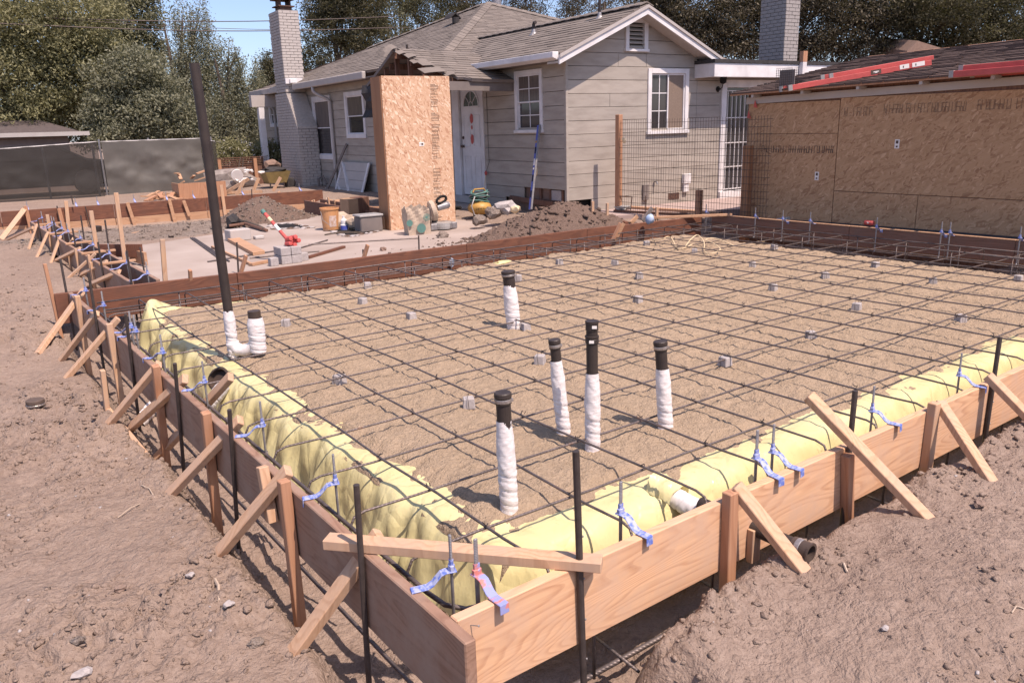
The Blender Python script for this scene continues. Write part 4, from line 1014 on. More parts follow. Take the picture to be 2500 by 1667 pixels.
# missing boards low on the long wall: bare framing and brick footing
wbox_f = wbox(MB(), PL, 0.02, 1.95, -0.5, 0.26, -0.10, -0.06); obj('sill_beam', wbox(MB(), PL, 0.0, 1.32, 0.0, 0.07, -.06, -.015), M['rawwood'], house)
obj('footing', wbox_f, M['redbrick'], house)
for a in (0.12, 0.5, 0.80, 1.15): obj('stud', wbox(MB(), PL, a, a+.05, 0.07, 0.262, -.06, -.02), M['rawwood'], house)
obj('foundation_block', wbox(MB(), PL, 0.19, 0.48, .075, .25, -.06, -.025), M['cmu'], house)
obj('loose_board', MB().beam(PL(1.75, 0.05, .03), PL(0.35, 0.015, .05), .02, .09, (0, 0, 1)), M['rawwood'], house)
obj('foundation_block', wbox(MB(), PG, 0.02, .40, -.22, -.07, -.05, -.01), M['redbrick'], house)
obj('footing', wbox(MB(), PG, 0.42, 9, -.5, -.12, -.10, -.02), M['concrete'], house)

def window(W, a0, a1, z0, z1, style, cas=0.075, sill=True, lab=None):
    """a0<a1 outer casing"""
    w = obj('window', wbox(wbox(wbox(MB(), W, a0, a0+cas, z0, z1, -.04, .028), W, a1-cas, a1, z0, z1, -.04, .028), W, a0+cas, a1-cas, z1-cas, z1, -.04, .028), M['white'], house, bevel=.003)
    if sill == 'flat': obj('sill', wbox(MB(), W, a0, a1, z0-.001, z0+cas, -.04, .030), M['white'], w, bevel=.003)
    elif sill: obj('sill', wbox(MB(), W, a0-.02, a1+.02, z0-.055, z0+.0, -.04, .05), M['white'], w, bevel=.003); 
    b0, b1, y0, y1 = a0+cas, a1-cas, z0+(cas if sill == 'flat' else .012), z1-cas
    s = .028
    def frame(c0, c1, x0, x1, d0, d1, name='sash'):
        mb = MB()
        wbox(mb, W, c0, c0+s, x0, x1, d0, d1); wbox(mb, W, c1-s, c1, x0, x1, d0, d1); wbox(mb, W, c0+s, c1-s, x0, x0+s, d0, d1); wbox(mb, W, c0+s, c1-s, x1-s, x1, d0, d1)
        return obj(name, mb, M['white'], w, bevel=.002)
    def pane(c0, c1, x0, x1, d, m='glass'): return obj('pane', wbox(MB(), W, c0, c1, x0, x1, d-.004, d), M[m], w)
    def munt(c0, c1, x0, x1, nx, ny, d):
        mb = MB()
        for i in range(1, nx): c = c0+(c1-c0)*i/nx; wbox(mb, W, c-.008, c+.008, x0, x1, d, d+.010)
        for i in range(1, ny): c = x0+(x1-x0)*i/ny; wbox(mb, W, c0, c1, c-.008, c+.008, d+.001, d+.009)
        obj('muntin', mb, M['white'], w)
    mid = y0+(y1-y0)*(.50 if style != 'hung_low' else .47)
    if style in ('hung', 'hung_low', 'hung_grid'):
        frame(b0, b1, mid-.015, y1, -.022, .006); pane(b0+s, b1-s, mid, y1-s, -.012, 'curtain')
        frame(b0, b1, y0, mid+.015, -.038, -.012); pane(b0+s, b1-s, y0+s, mid-.015, -.028, 'glass')
        if style == 'hung_grid':
            munt(b0+s, b1-s, mid+.015, y1-s, 2, 2, -.012); munt(b0+s, b1-s, y0+s, mid-.015, 2, 2, -.036+.008)
    if style == 'slider':
        m = b0+(b1-b0)*.5
        frame(b0, m+.014, y0, y1, -.034, -.008); pane(b0+s, m, y0+s, y1-s, -.022); munt(b0+s, m-.014, y0+s, y1-s, 2, 3, -.022)
        frame(m-.014, b1, y0, y1, -.024, .004); pane(m, b1-s, y0+s, y1-s, -.016, 'screen')
    return w
M['screen'] = plain('screen', (0.23, 0.17, 0.13), (0.19, 0.14, 0.11), 40, 0.5)
window(PL, 0.66, 1.52, 1.29, 2.31, 'hung_grid')
window(PL, 10.80, 12.24, 0.59, 2.33, 'hung', .13, 'flat')
window(PL, 8.45, 9.75, 1.17, 2.34, 'hung_low', .11, 'flat')
window(PL, 15.55, 16.45, 1.55, 2.33, 'hung', .1, 'flat')
window(PG, 1.82, 2.82, 1.205, 2.285, 'slider', .085)
# gable louvre
lv = obj('gable_vent', wbox(wbox(wbox(MB(), PG, 1.29, 1.365, 2.60, 3.10, -.04, .03), PG, 1.715, 1.80, 2.60, 3.10, -.04, .03), PG, 1.365, 1.715, 3.03, 3.10, -.04, .03), M['white'], house, bevel=.003)
obj('sill', wbox(MB(), PG, 1.27, 1.82, 2.555, 2.60, -.04, .045), M['white'], lv, bevel=.003)
obj('backing', wbox(MB(), PG, 1.365, 1.715, 2.60, 3.03, -.1, -.075), M['dark'], lv)
for i in range(6):
    z = 2.615+i*.069; p0, p1 = PG(1.366, z, .015), PG(1.714, z, .015)
    obj('slat', MB().prism([PG(1.366, z, .018), PG(1.366, z+.012, .018), PG(1.366, z+.062, -.055), PG(1.366, z+.05, -.055)], p1-p0), sid[1], lv)
# front door with fan light
dr = obj('door', wbox(MB(), PL, 2.78, 3.60, 0.02, 2.10, -.07, -.030), M['white'], house, bevel=.002)
obj('casing', wbox(wbox(wbox(MB(), PL, 3.63, 3.90, -.06, 2.16, -.07, .02), PL, 2.66, 2.755, .0, 2.16, -.07, .02), PL, 2.755, 3.63, 2.115, 2.16, -.07, .02), M['white'], house, bevel=.003)
obj('threshold', wbox(MB(), PL, 2.64, 3.92, -.14, -.0, -.07, .10), M['fascia'], house, bevel=.004)
obj('step', wbox(MB(), PL, 2.5, 4.1, -.34, -.15, -.07, .85), M['concrete'], house, bevel=.006)
fcx, fz, R_ = 3.185, 1.77, 0.285
arc = [(math.cos(q)*R_, math.sin(q)*R_*.98) for q in np.linspace(0, math.pi, 17)]
obj('fanlight', MB().prism([PL(fcx+x, fz+z, -.030) for x, z in arc], -HX*.004), M['glass'], dr)
mb = MB(); o_ = [(math.cos(q)*(R_+.03), math.sin(q)*(R_+.03)) for q in np.linspace(0, math.pi, 17)]
for i in range(16): mb.prism([PL(fcx+arc[i][0], fz+arc[i][1], -.029), PL(fcx+arc[i+1][0], fz+arc[i+1][1], -.029), PL(fcx+o_[i+1][0], fz+o_[i+1][1], -.029), PL(fcx+o_[i][0], fz+o_[i][1], -.029)], -HX*.014)
wbox(mb, PL, fcx-R_-.03, fcx+R_+.03, fz-.03, fz, -.03, -.015)
for q in (0.75, 1.571, 2.39): mb.beam(PL(fcx+.08*math.cos(q), fz+.08*math.sin(q), -.022), PL(fcx+R_*math.cos(q), fz+R_*math.sin(q)*.98, -.022), .016, .012)
hub = [(math.cos(q)*.085, math.sin(q)*.085) for q in np.linspace(0, math.pi, 9)]
for i in range(8): mb.beam(PL(fcx+hub[i][0], fz+hub[i][1], -.022), PL(fcx+hub[i+1][0], fz+hub[i+1][1], -.022), .016, .012)
obj('fan_muntin', mb, M['white'], dr)
for (a0, a1, z0, z1) in ((2.87, 3.12, .98, 1.60), (3.26, 3.51, .98, 1.60), (2.87, 3.12, .16, .80), (3.26, 3.51, .16, .80)):
    mb = MB()
    for (b0, b1, y0, y1) in ((a0, a1, z0, z0+.02), (a0, a1, z1-.02, z1), (a0, a0+.02, z0+.02, z1-.02), (a1-.02, a1, z0+.02, z1-.02)): wbox(mb, PL, b0, b1, y0, y1, -.03, -.022)
    obj('door_panel', mb, M['white'], dr, bevel=.003)
hd = MB(); c = PL(3.53, .99, -.03); hd.lathe([(.03, 0), (.03, .008), (.012, .012), (.012, .04), (.03, .045), (.032, .06), (.02, .075), (0, .078)], c, 14, -HX); 
obj('door_handle', hd, M['rust'], dr); obj('deadbolt', MB().lathe([(.03, 0), (.032, .012), (.022, .03), (0, .032)], PL(3.53, 1.16, -.03), 14, -HX), M['rust'], dr)
for (z, rx, rz) in ((1.53, .062, .095), (1.36, .030, .042), (1.13, .060, .095)):
    t_ = [(math.cos(q)*rx*(1+.10*math.sin(6*q)), math.sin(q)*rz*(1+.10*math.cos(5*q))) for q in np.linspace(0, 2*math.pi, 22)[:-1]]
    p = props(obj('paper_cutout', MB().prism([PL(fcx+x, z+y, -.028) for x, y in t_], -HX*.004), M['red'], None), 'red paper cutout on the white door, '+{1.53: 'the upper large one', 1.36: 'the small middle one', 1.13: 'the lower large one'}[z], 'paper ornament', 'red cutouts on the door')
# sliding door with white grilles
sl = obj('sliding_door', wbox(wbox(wbox(MB(), PG, 3.70, 3.83, -.09, 2.10, -.05, .03), PG, 5.13, 5.25, -.09, 2.10, -.05, .03), PG, 3.83, 5.13, 1.96, 2.10, -.05, .03), M['white'], house, bevel=.003)
obj('pane', wbox(MB(), PG, 3.83, 5.13, 0.0, 1.96, -.05, -.045), M['glass'], sl); obj('sill', wbox(MB(), PG, 3.70, 5.25, -.12, .0, -.05, .06), M['white'], sl)
mb = MB()
for i in range(11): a = 3.90+i*.12; wbox(mb, PG, a-.005, a+.005, .04, 1.90, -.02, -.005)
for z in (.04, .47, .93, 1.40, 1.90): wbox(mb, PG, 3.86, 5.12, z-.008, z+.008, -.024, -.002)
obj('grille', mb, M['white'], sl)
# lamp, meter bits on the sunny wall
lm = obj('wall_lamp', MB().lathe([(.05, 0), (.055, .01), (.02, .025), (.015, .07), (0, .07)], PG(3.60, 1.93, .0), 14, -HV).tube([PG(3.60, 1.93, .05), PG(3.60, 1.95, .11), PG(3.60, 2.02, .13)], .008, 6), M['dark'], house)
obj('lantern', MB().lathe([(.02, 0), (.06, .02), (.066, .13), (.075, .135), (.03, .19), (0, .22)], PG(3.60, 2.02, .13), 8), M['dark'], lm); obj('lamp_glass', MB().lathe([(.03, .02), (.052, .03), (.058, .12), (.03, .125)], PG(3.60, 2.02, .135), 8), M['glass'], lm)
obj('crawl_vent', wbox(MB(), PG, 2.38, 2.66, -.06, .06, -.02, .006), M['rust'], house)
obj('dryer_vent', wbox(wbox(MB(), PG, 2.72, 2.90, .22, .40, 0.001, .08), PG, 2.74, 2.86, .06, .22, .001, .06), M['white'], house, bevel=.01)
obj('outlet_box', wbox(MB(), PG, 1.72, 1.85, -.02, .26, .001, .05), M['soffit'], house, bevel=.006)
obj('hose_tap', MB().tube([PG(2.02, .30, 0), PG(2.02, .30, .07), PG(2.02, .25, .09)], .012, 6).lathe([(0, 0), (.03, .0), (.03, .008), (0, .01)], PG(2.02, .33, .05), 8), M['galv'], house)
obj('door_chime', wbox(MB(), PG, 1.12, 1.17, .36, .50, .001, .02), M['siding'], house, bevel=.004)

# roofs -----------------------------------------------------------
def slab(mb, pts, t=0.05): 
    P_ = [np.array(p) for p in pts]; n = np.cross(P_[1]-P_[0], P_[2]-P_[0]); n /= np.linalg.norm(n)
    if n[2] < 0: n = -n
    return mb.prism([p-n*t for p in P_], n*(t-.004))
def shingles(mb, P0, e, s, poly, tw=0.30, ex=0.142, seed=0):
    """tabs in courses on plane P0 + a*e + b*s inside poly (list of (a,b))"""
    rr_ = random.Random(seed); n = np.cross(e, s); n /= np.linalg.norm(n)
    if n[2] < 0: n = -n
    bmax = max(q[1] for q in poly); b = min(q[1] for q in poly); k = 0
    def xr(bb):
        xs = []
        for (a1, b1), (a2, b2) in zip(poly, poly[1:]+poly[:1]):
            if (b1-bb)*(b2-bb) <= 0 and abs(b1-b2) > 1e-9: xs.append(a1+(a2-a1)*(bb-b1)/(b2-b1))
        return (min(xs), max(xs)) if len(xs) >= 2 else None
    while b < bmax-.02:
        b1 = min(b+ex, bmax); r = xr(b+.004); r2 = xr(b1-.004)
        if r and r2:
            a = r[0]-(k % 2)*tw/2-rr_.uniform(0, .05)
            while a < r[1]:
                w = tw*rr_.choice((.8, 1, 1.15)); x0 = max(a, r[0]); x1 = min(a+w-.006, r[1])
                y0 = max(a, r2[0]); y1 = min(a+w-.006, r2[1])
                if x1-x0 > .02 and y1 > y0:
                    h = rr_.uniform(.007, .016); bb = b-rr_.uniform(0, .006)
                    q = [P0+e*x0+s*bb, P0+e*x1+s*bb, P0+e*y1+s*b1, P0+e*y0+s*b1]
                    mb.add([q[0]-n*.004, q[1]-n*.004, q[2]-n*.004, q[3]-n*.004, q[0]+n*h, q[1]+n*h, q[2]+n*.002, q[3]+n*.002],
                           [(4, 5, 6, 7), (0, 1, 5, 4), (1, 2, 6, 5), (3, 0, 4, 7)])
                a += w
        b += ex; k += 1
    return mb
def roof_face(name, P0, P1, up, poly, seed, deck=True):
    """P0->P1 eave, up = a point on the plane; poly in (along, upslope) metres"""
    P0, P1, up = (np.array(q, float) for q in (P0, P1, up)); e = P1-P0; e /= np.linalg.norm(e)
    s = (up-P0)-e*np.dot(up-P0, e); s /= np.linalg.norm(s)
    mb = MB(); slab(mb, [P0+e*a+s*b for a, b in poly]); r = obj(name, mb, M['soffit'], house)
    sh = obj('shingle_courses', shingles(MB(), P0, e, s, poly, seed=seed), M['shingle'], r, kind='stuff'); return r, e, s
# wing
EZ = 2.47; k_ = 0.445; us = 1.51+.33; run = us*math.hypot(1, k_)
roof_face('roof', HP(-.33, -.30, EZ), HP(-.33, 3, EZ), HP(1.51, -.30, EZ+k_*us), [(0, 0), (3.4, 0), (6.9, run*.985), (6.9, run), (0, run)], 1)
roof_face('roof', HP(3.35, 7, EZ), HP(3.35, -.3, EZ), HP(1.51, -.30, EZ+k_*us), [(0, 0), (7.3, 0), (7.3, run), (0, run)], 2)
# main hip
zE, kp = 2.72, 0.452; PK = (3.66, 8.33)
sl_ = math.hypot(1, kp); d_ = lambda u: (u+.35)*sl_
roof_face('roof', HP(-.35, 2.6, zE), HP(-.35, 17, zE), HP(PK[0], PK[1], zE+kp*(PK[0]+.35)), [(1.1, 0), (14.4, 0), (11.75, d_(.4)), (9.36, d_(1.75)), (PK[1]-2.6, d_(PK[0])), (2.55, d_(.94))], 3)
zP = zE+kp*(PK[0]+.35)
kr = (zP-zE)/(PK[1]-3.7); sr = math.hypot(1, kr)
roof_face('roof', HP(-.35, 3.7, zE), HP(8.5, 3.7, zE), HP(PK[0], PK[1], zP), [(0, 0), (8.6, 0), (PK[0]+.35, (PK[1]-3.7)*sr)], 4)
mb = MB(); slab(mb, [HP(PK[0], PK[1], zP), HP(-.35, 17, zE), HP(8.3, 17, zE)], .05); slab(mb, [HP(PK[0], PK[1], zP), HP(8.3, 17, zE), HP(8.3, 3.7, zE)], .05); obj('roof', mb, M['shed_roof'], house)
# ridge and hip caps
def caps(a, b, w=.15, seed=0):
    a, b = np.array(a), np.array(b); L = np.linalg.norm(b-a); d = (b-a)/L; side = np.cross(d, (0, 0, 1)); side /= np.linalg.norm(side); mb = MB(); n = int(L/.14); up = np.cross(side, d)
    for i in range(n):
        p = a+d*(i*.14); h = .030+.006*(i % 2)
        mb.prism([p+up*h, p+side*w+up*(h-.060), p+side*w+up*(h-.075), p+up*(h-.02), p-side*w+up*(h-.075), p-side*w+up*(h-.060)], d*.137)
    return mb
obj('ridge_cap', caps(HP(1.51, -.3, EZ+k_*us+.015), HP(1.51, 6, EZ+k_*us+.015)), M['shingle'], house)
obj('ridge_cap', caps(HP(-.35, 3.7, zE+.015), HP(*PK, zP+.02)), M['shingle'], house)
obj('ridge_cap', caps(HP(*PK, zP+.02), HP(8.4, 3.7, zE+.02)), M['shingle'], house)
obj('ridge_cap', caps(HP(1.75, 11.96, zE+kp*2.1+.015), HP(*PK, zP+.02)), M['shingle'], house)
# fascias, gutters, rakes
obj('gutter', MB().par(HP(-.46, 7.4, 2.54), HX*.10, HV*5.15, (0, 0, .17)), M['fascia'], house, bevel=.015)
obj('gutter', MB().par(HP(-.46, 13.7, 2.54), HX*.10, HV*3.3, (0, 0, .17)), M['fascia'], house, bevel=.015)
obj('gutter', MB().prism([HP(-.46, -.28, 2.40), HP(-.46, -.28, 2.49), HP(-.34, -.28, 2.49), HP(-.34, -.28, 2.36)], HV*2.7), M['white'], house, bevel=.006)
obj('soffit_board', MB().par(HP(-.34, .0, 2.37), HX*.34, HV*2.6, (0, 0, .03)).par(HP(-.36, 6.0, 2.56), HX*.36, HV*11, (0, 0, .03)), M['soffit'], house)
zr = lambda u: EZ+k_*(u+.33) if u < 1.51 else EZ+k_*(3.35-u)
for (u0, u1) in ((-.36, 1.51), (3.33, 1.51)):
    a, b = HP(u0, -.33, zr(u0)-.0), HP(u1, -.33, zr(u1)-.0)
    obj('rake_board', MB().prism([a-(0, 0, .16), a-(0, 0, .025), b-(0, 0, .025), b-(0, 0, .16)], HV*.03), M['white'], house)
    obj('rake_trim', MB().prism([a-(0, 0, .06), a-(0, 0, .012), b-(0, 0, .012), b-(0, 0, .06)], -HV*.022), M['fascia'], house)
    obj('rake_soffit', MB().prism([a+HV*.03-(0, 0, .14), a+HV*.03-(0, 0, .11), b+HV*.03-(0, 0, .11), b+HV*.03-(0, 0, .14)], HV*.31), M['fascia'], house)
# roof vents
def plane_hit(px, py, z0, s, u0):
    n = np.array([-s*HX[0], -s*HX[1], 1.]); return onplane(px, py, HP(u0, 0, z0), n)
def vent(px, py, ht, r, bent, m='abs'):
    p = plane_hit(px, py, EZ, k_, -.33); pts = [p-(0, 0, .02), p+np.array([0, 0, ht])]
    if bent: pts += [p+np.array([0, 0, ht+.03])-HV*.02, p+np.array([0, 0, ht+.035])-HV*.07]
    v = obj('roof_vent', MB().tube(pts, r, 10), M[m], house); obj('flashing', MB().lathe([(r*3, -.03), (r*1.5, .03), (r*1.05, .09), (r, .09)], p, 12), M['galv'], v)
vent(1303, 84, .17, .032, True); vent(1464, 44, .55, .028, False)
p = plane_hit(1113, 58, zE, kp, -.35); hv = MB().lathe([(.09, 0), (.09, .14)], p, 12); arcv = [HP(0, 0, 0)-HA+p+HX*(-.16+.32*i/10)+np.array([0, 0, .13+.13*math.sin(math.pi*i/10)]) for i in range(11)]
hv.prism(arcv+[p+HX*.16+np.array([0, 0, .11]), p+np.array([0, 0, .235]), p-HX*.16+np.array([0, 0, .11])], HV*.34); obj('roof_vent', hv, M['tar'], house)
p = upright(1212, 8, HP(4.6, 9.2, 4.3)); obj('flue', MB().lathe([(.14, -.8), (.14, .12), (.16, .13), (.16, .2), (0, .22)], p, 16), M['galv'], house)
p = plane_hit(994, 122, zE, kp, -.35); obj('roof_vent', MB().tube([p, p+(0, 0, .12)], .03, 8), M['abs'], house)
# downspouts
def spout(pts, r=.045): return obj('downspout', MB().tube(pts, r, 8), M['fascia'], house, smooth=True)
spout([HP(-.42, 10.95, 2.55), HP(-.42, 10.93, 2.43), HP(-.36, 10.88, 2.36), HP(-.12, 10.72, 2.22), HP(-.06, 10.68, 2.14), HP(-.06, 10.68, 1.0), HP(-.06, 10.68, -.25), HP(-.16, 10.7, -.33), HP(-.30, 10.72, -.36)])
spout([HP(-.42, 16.5, 2.55), HP(-.40, 16.4, 2.42), HP(-.12, 15.9, 2.22), HP(-.06, 15.75, 2.1), HP(-.06, 15.75, -.3)])
# broken porch roof
pz = 2.80; pv = 3.15
pr1, e1, s1_ = roof_face('porch_roof', HP(.1, 1.52, 2.16), HP(-1.55, 1.52, 2.20), HP(-.5, pv, pz), [(0, 0), (1.0, .0), (1.12, .10), (1.25, .08), (1.30, .36), (1.42, .40), (1.50, .75), (1.62, 1.0), (1.66, 1.70), (0, 1.70)], 6)
roof_face('porch_roof', HP(-1.62, 4.75, 2.24), HP(.1, 4.75, 2.24), HP(-.5, pv, pz), [(.1, 0), (1.7, 0), (1.7, 1.69), (0, 1.69), (.06, .8)], 7)
# curled torn shingles and exposed rafters at the broken end
q = random.Random(2)
for i in range(7):
    t = i/6+q.uniform(-.05, .05); P_ = HP(-1.30-.36*t+q.uniform(-.05, .05), 1.62+1.55*t, 2.24+.58*t)
    mb = MB(); g = np.zeros((6, 4, 3)); w = q.uniform(.14, .30); L = q.uniform(.14, .40); tw_ = q.uniform(-.5, .5); dr_ = q.uniform(-.3, 2.2)
    for a in range(6):
        for b in range(4):
            x = a/5*L; g[a, b] = P_+HX*(.10-x)+HV*((b/3-.5)*w*1.2+x*tw_)+np.array([0, 0, .03+(b/3-.5)*w*.42-dr_*x*x*q.uniform(.9, 1.2)])
    o = obj('torn_shingle', mb.grid(g), M['shingle'], pr1); sm_ = o.modifiers.new('thick', 'SOLIDIFY'); sm_.thickness = .006
for (v, u0, z0) in ((1.75, -1.45, 2.16), (2.2, -1.52, 2.34), (2.7, -1.5, 2.52), (3.15, -1.6, 2.68), (3.6, -1.5, 2.52), (4.1, -1.55, 2.34)):
    obj('rafter', MB().beam(HP(u0, v, z0), HP(.0, v, z0+.0), .04, .10), M['rawwood'], house)
for (v, z0, z1) in ((2.2, 2.0, 2.42), (2.75, 2.0, 2.6), (3.3, 1.95, 2.72), (3.8, 1.95, 2.5)):
    obj('stud', MB().beam(HP(-1.48, v, z0), HP(-1.48, v, z1), .045, .085, HX), M['rawwood'], house)
obj('header', MB().beam(HP(-1.5, 1.6, 2.06), HP(-1.5, 4.6, 2.06), .05, .14), M['rawwood'], house)
obj('porch_beam', MB().beam(HP(-1.4, 1.60, 2.07), HP(.0, 1.60, 2.05), .05, .15), M['soffit'], house)
obj('torn_paper', MB().grid(np.array([[HP(-1.55+.05*math.sin(b*2+a), 4.2+.22*a+.05*math.sin(a*3+b), 2.25-.16*b) for b in range(5)] for a in range(4)])), M['tar'], house)
obj('bare_stud', MB().beam(HP(-1.35, 1.62, -.2), HP(-1.35, 1.62, 2.0), .035, .085, HX), M['stake_red'], house)
# flat patio cover
fc = obj('patio_cover', MB().par(HP(3.0, -.46, 2.36), HX*8.6, HV*2.5, (0, 0, .05)), M['fascia'], house)
obj('fascia_board', MB().par(HP(2.98, -.49, 2.12), HX*8.6, HV*.04, (0, 0, .24)), M['white'], fc, bevel=.004); obj('fascia_board', MB().par(HP(2.98, -.449, 2.12), HX*.04, HV*.46, (0, 0, .24)), M['white'], fc, bevel=.004)
obj('roof_edge', MB().par(HP(2.96, -.51, 2.365), HX*8.64, HV*2.55, (0, 0, .06)), M['tar'], fc)
obj('soffit_board', MB().par(HP(3.03, -.44, 2.14), HX*8.4, HV*.43, (0, 0, .02)), M['white'], fc)
pb = at = onplane(1967, 125, HP(0, -.58, 0), HV); po = obj('cover_post', MB().par(pb-(0.06, 0, 2.2), HX*.12, HV*.09, (0, 0, 2.0)), M['white'], fc, bevel=.004)
obj('post_top', MB().par(pb-(.06, 0, .2), HX*.12, HV*.09, (0, 0, .2)), M['stake_red'], po)
# brick chimneys: every brick in view on its own
def chimney(name, mat_b, faces, coremb, cap=None):
    ch = obj(name, coremb, M['mortar'], house); proto = {}; cnt = 0; rest = MB(); q = random.Random(4)
    for (O, e, n, W, z0, z1, bl, bh) in faces:
        k = 0; z = z0
        while z+bh < z1+.01:
            a = -(bl+.010)*.5*(k % 2); Wz = W(z) if callable(W) else (0, W)
            while a < Wz[1]:
                x0, x1 = max(a, Wz[0]), min(a+bl, Wz[1])
                if x1-x0 > .03:
                    o_ = O+e*x0+np.array([0, 0, z])+n*-.02; d = .02+q.uniform(.004, .013)
                    mb = MB().par((0, 0, 0), e*(x1-x0), n*d, (0, 0, bh))
                    if cnt < 299:
                        key = (tuple(np.round(e, 3)), round(x1-x0, 2), round(d*300)); 
                        if key not in proto: bo = obj('brick', mb, M[mat_b], None, local=True); proto[key] = bo.data
                        else: bo = bpy.data.objects.new('brick', proto[key]); COL.objects.link(bo)
                        bo.parent = ch; bo.location = tuple(o_-np.array(origin_of(ch))); cnt += 1
                    else: rest.par(o_, e*(x1-x0), n*d, (0, 0, bh))
                a += bl+.010
            z += bh+.011; k += 1
    if rest.v: obj('bricks', rest, M[mat_b], ch, kind='stuff')
    return ch
CU = -.60
def basew(z): 
    lo = 12.68 if z > 2.45 else (11.95 if z < 1.45 else 11.95+(12.68-11.95)*(z-1.45)/1.0); return lo
core = MB().par(HP(CU+.02, 12.70, -.5), HX*.56, HV*.90, (0, 0, 5.22)).par(HP(CU+.02, 11.97, -.5), HX*.56, HV*1.8, (0, 0, 1.95))
core.prism([HP(CU+.02, 11.97, 1.45), HP(CU+.02, 12.75, 1.45), HP(CU+.02, 12.75, 2.45)], HX*.56)
bl, bh = .215, .068
faces = [(HP(CU, 12.68, 0), HX, -HV, .58, 2.50, 4.70, bl, bh), (HP(CU, 12.68, 0), HV, -HX, .92, 2.50, 4.70, bl, bh),
         (HP(CU, 11.95, 0), HV, -HX, lambda z: (basew(z)-11.95, 1.75), -.45, 2.50, bl, bh), (HP(CU, 11.95, 0), HX, -HV, .58, -.45, 1.45, bl, bh)]
ch = chimney('chimney', 'brickpaint', faces, core)
st = MB(); 
for i in range(12): z = 1.45+i*.083; st.par(HP(CU, basew(z), z), HX*.58, HV*.20, (0, 0, .085))
obj('shoulder', st, M['brickpaint'], ch, bevel=.004)
ct = HP(CU+.30, 13.12, 4.72)
obj('chimney_cap', MB().par(ct+(-.17, -.2, 0), (.34, 0, 0), (0, .40, 0), (0, 0, .12)).par(ct+(-.24, -.26, .12), (.48, 0, 0), (0, .52, 0), (0, 0, .03)).par(ct+(-.16, -.18, .15), (.03, 0, 0), (0, .36, 0), (0, 0, .16)).par(ct+(.13, -.18, .15), (.03, 0, 0), (0, .36, 0), (0, 0, .16)).par(ct+(-.27, -.30, .31), (.54, 0, 0), (0, .6, 0), (0, 0, .03)).par(ct+(-.14, -.15, .34), (.28, 0, 0), (0, .3, 0), (0, 0, .06)), M['rust'], ch)
obj('flashing', MB().par(HP(CU-.01, 12.60, 2.72), HX*.5, HV*.07, (0, 0, .16)).par(HP(CU+.1, 12.52, 2.74), HX*.2, HV*.1, (0, 0, .10)), M['white'], ch)
# white brick chimney on the far wing (seen above the patio cover)
c1 = onplane(1913, 130, HP(0, 3.4, 0), HV); uc = float((c1-HA)@HX); c0 = onplane(1853, 130, HP(uc, 0, 0), HX); wV = float((c0-c1)@HV); c2 = onplane(1946, 130, HP(0, 3.4, 0), HV); wU = float((c2-c1)@HX)
cb = c1-np.array([0, 0, 1.2])
core = MB().par(cb+HX*.02+HV*.02, HX*(wU-.04), HV*(wV-.04), (0, 0, 4.2))
cb0 = np.array([cb[0], cb[1], 0])
faces = [(cb0, HV, -HX, wV, cb[2], cb[2]+4.1, .23, .078), (cb0, HX, -HV, wU, cb[2], cb[2]+4.1, .23, .078)]
chimney('chimney', 'brickwhite_shaded', faces, core)
print('house ok')
# ------------------------------------------------------------------ patio slab and things behind the pad
yard = struct('patio_slab', MB().prism([(1.98, 8.30, -.36), (7.5, 8.24, -.36), (7.9, 10.2, -.36), (8.0, 12.5, -.36), (7.2, 14.6, -.36), (5.6, 14.9, -.36), (4.0, 13.5, -.36), (2.3, 12.9, -.36), (1.98, 12.4, -.36)], (0, 0, .155)), M['concrete'], bevel=.02)
PZ = -.205
struct('walkway', MB().prism([HP(0.3, -.9, -.40), HP(0.3, -.03, -.40), HP(9, -.03, -.40), HP(9, -4.0, -.40), HP(2.2, -1.6, -.40)], (0, 0, .28)), M['pinkcon'])
def ob(px, py, z=PZ): return site(px, py, z)
# plywood sheathed box
B0 = ob(955, 563); B1 = ob(1113, 548); B2 = ob(930, 560); ex = (B1-B0)/np.linalg.norm(B1-B0); ey = np.cross((0, 0, 1), ex); Hb = 2.37
bx = thing('plywood_box', 'tall box sheathed in bright strand board standing on the patio before the broken porch', 'plywood box', B0); wb_ = np.linalg.norm(B1-B0)
obj('front_panel', MB().par(B0, ex*wb_, ey*.014, (0, 0, Hb)), M['osb_box'], bx, bevel=.002)
obj('side_panel', MB().par(B0-ex*.016+ey*.016, ex*.016, ey*.40, (0, 0, Hb-.005)), M['ply'], bx); obj('side_panel', MB().par(B0+ex*(wb_-.02)+ey*.016, ex*.018, ey*.40, (0, 0, Hb-.005)), M['stake_red'], bx)
obj('top_panel', MB().par(B0-ex*.01+ey*.016+(0, 0, Hb-.03), ex*wb_, ey*.4, (0, 0, .02)), M['ply'], bx)
def face_uv(u, v, d=.002): return B0+ex*u-ey*d+np.array([0, 0, v])
pk = MB(); q = random.Random(8)
z = .10
while z < 2.25:
    if .92 < z < 1.05 or q.random() < .06: z += .05; continue
    h = q.choice((.025, .03, .045)); w = .13+q.uniform(-.02, .02); x = .80+.02*(z-1)
    t = q.choice('EHILTFA')
    def bar(x0, z0, dx, dz): pk.par(face_uv(x+x0, z+z0, .0025), ex*max(dx, .006), -ey*.0006, (0, 0, max(dz, .005)))
    if t in 'EFH': bar(0, 0, w, .005); bar(0, h, w, .005); bar(q.choice((0, w*.5, w*.9)), 0, .006, h)
    elif t in 'IL': bar(0, h*.5, w*q.uniform(.6, 1), .005); bar(0, 0, .006, h)
    else: bar(0, 0, w, .005); bar(w*.5, 0, .006, h); bar(0, h*.6, w*.6, .004)
    z += h+.018
obj('printed_stamp', pk, M['ink_soft'], bx, kind='stuff')
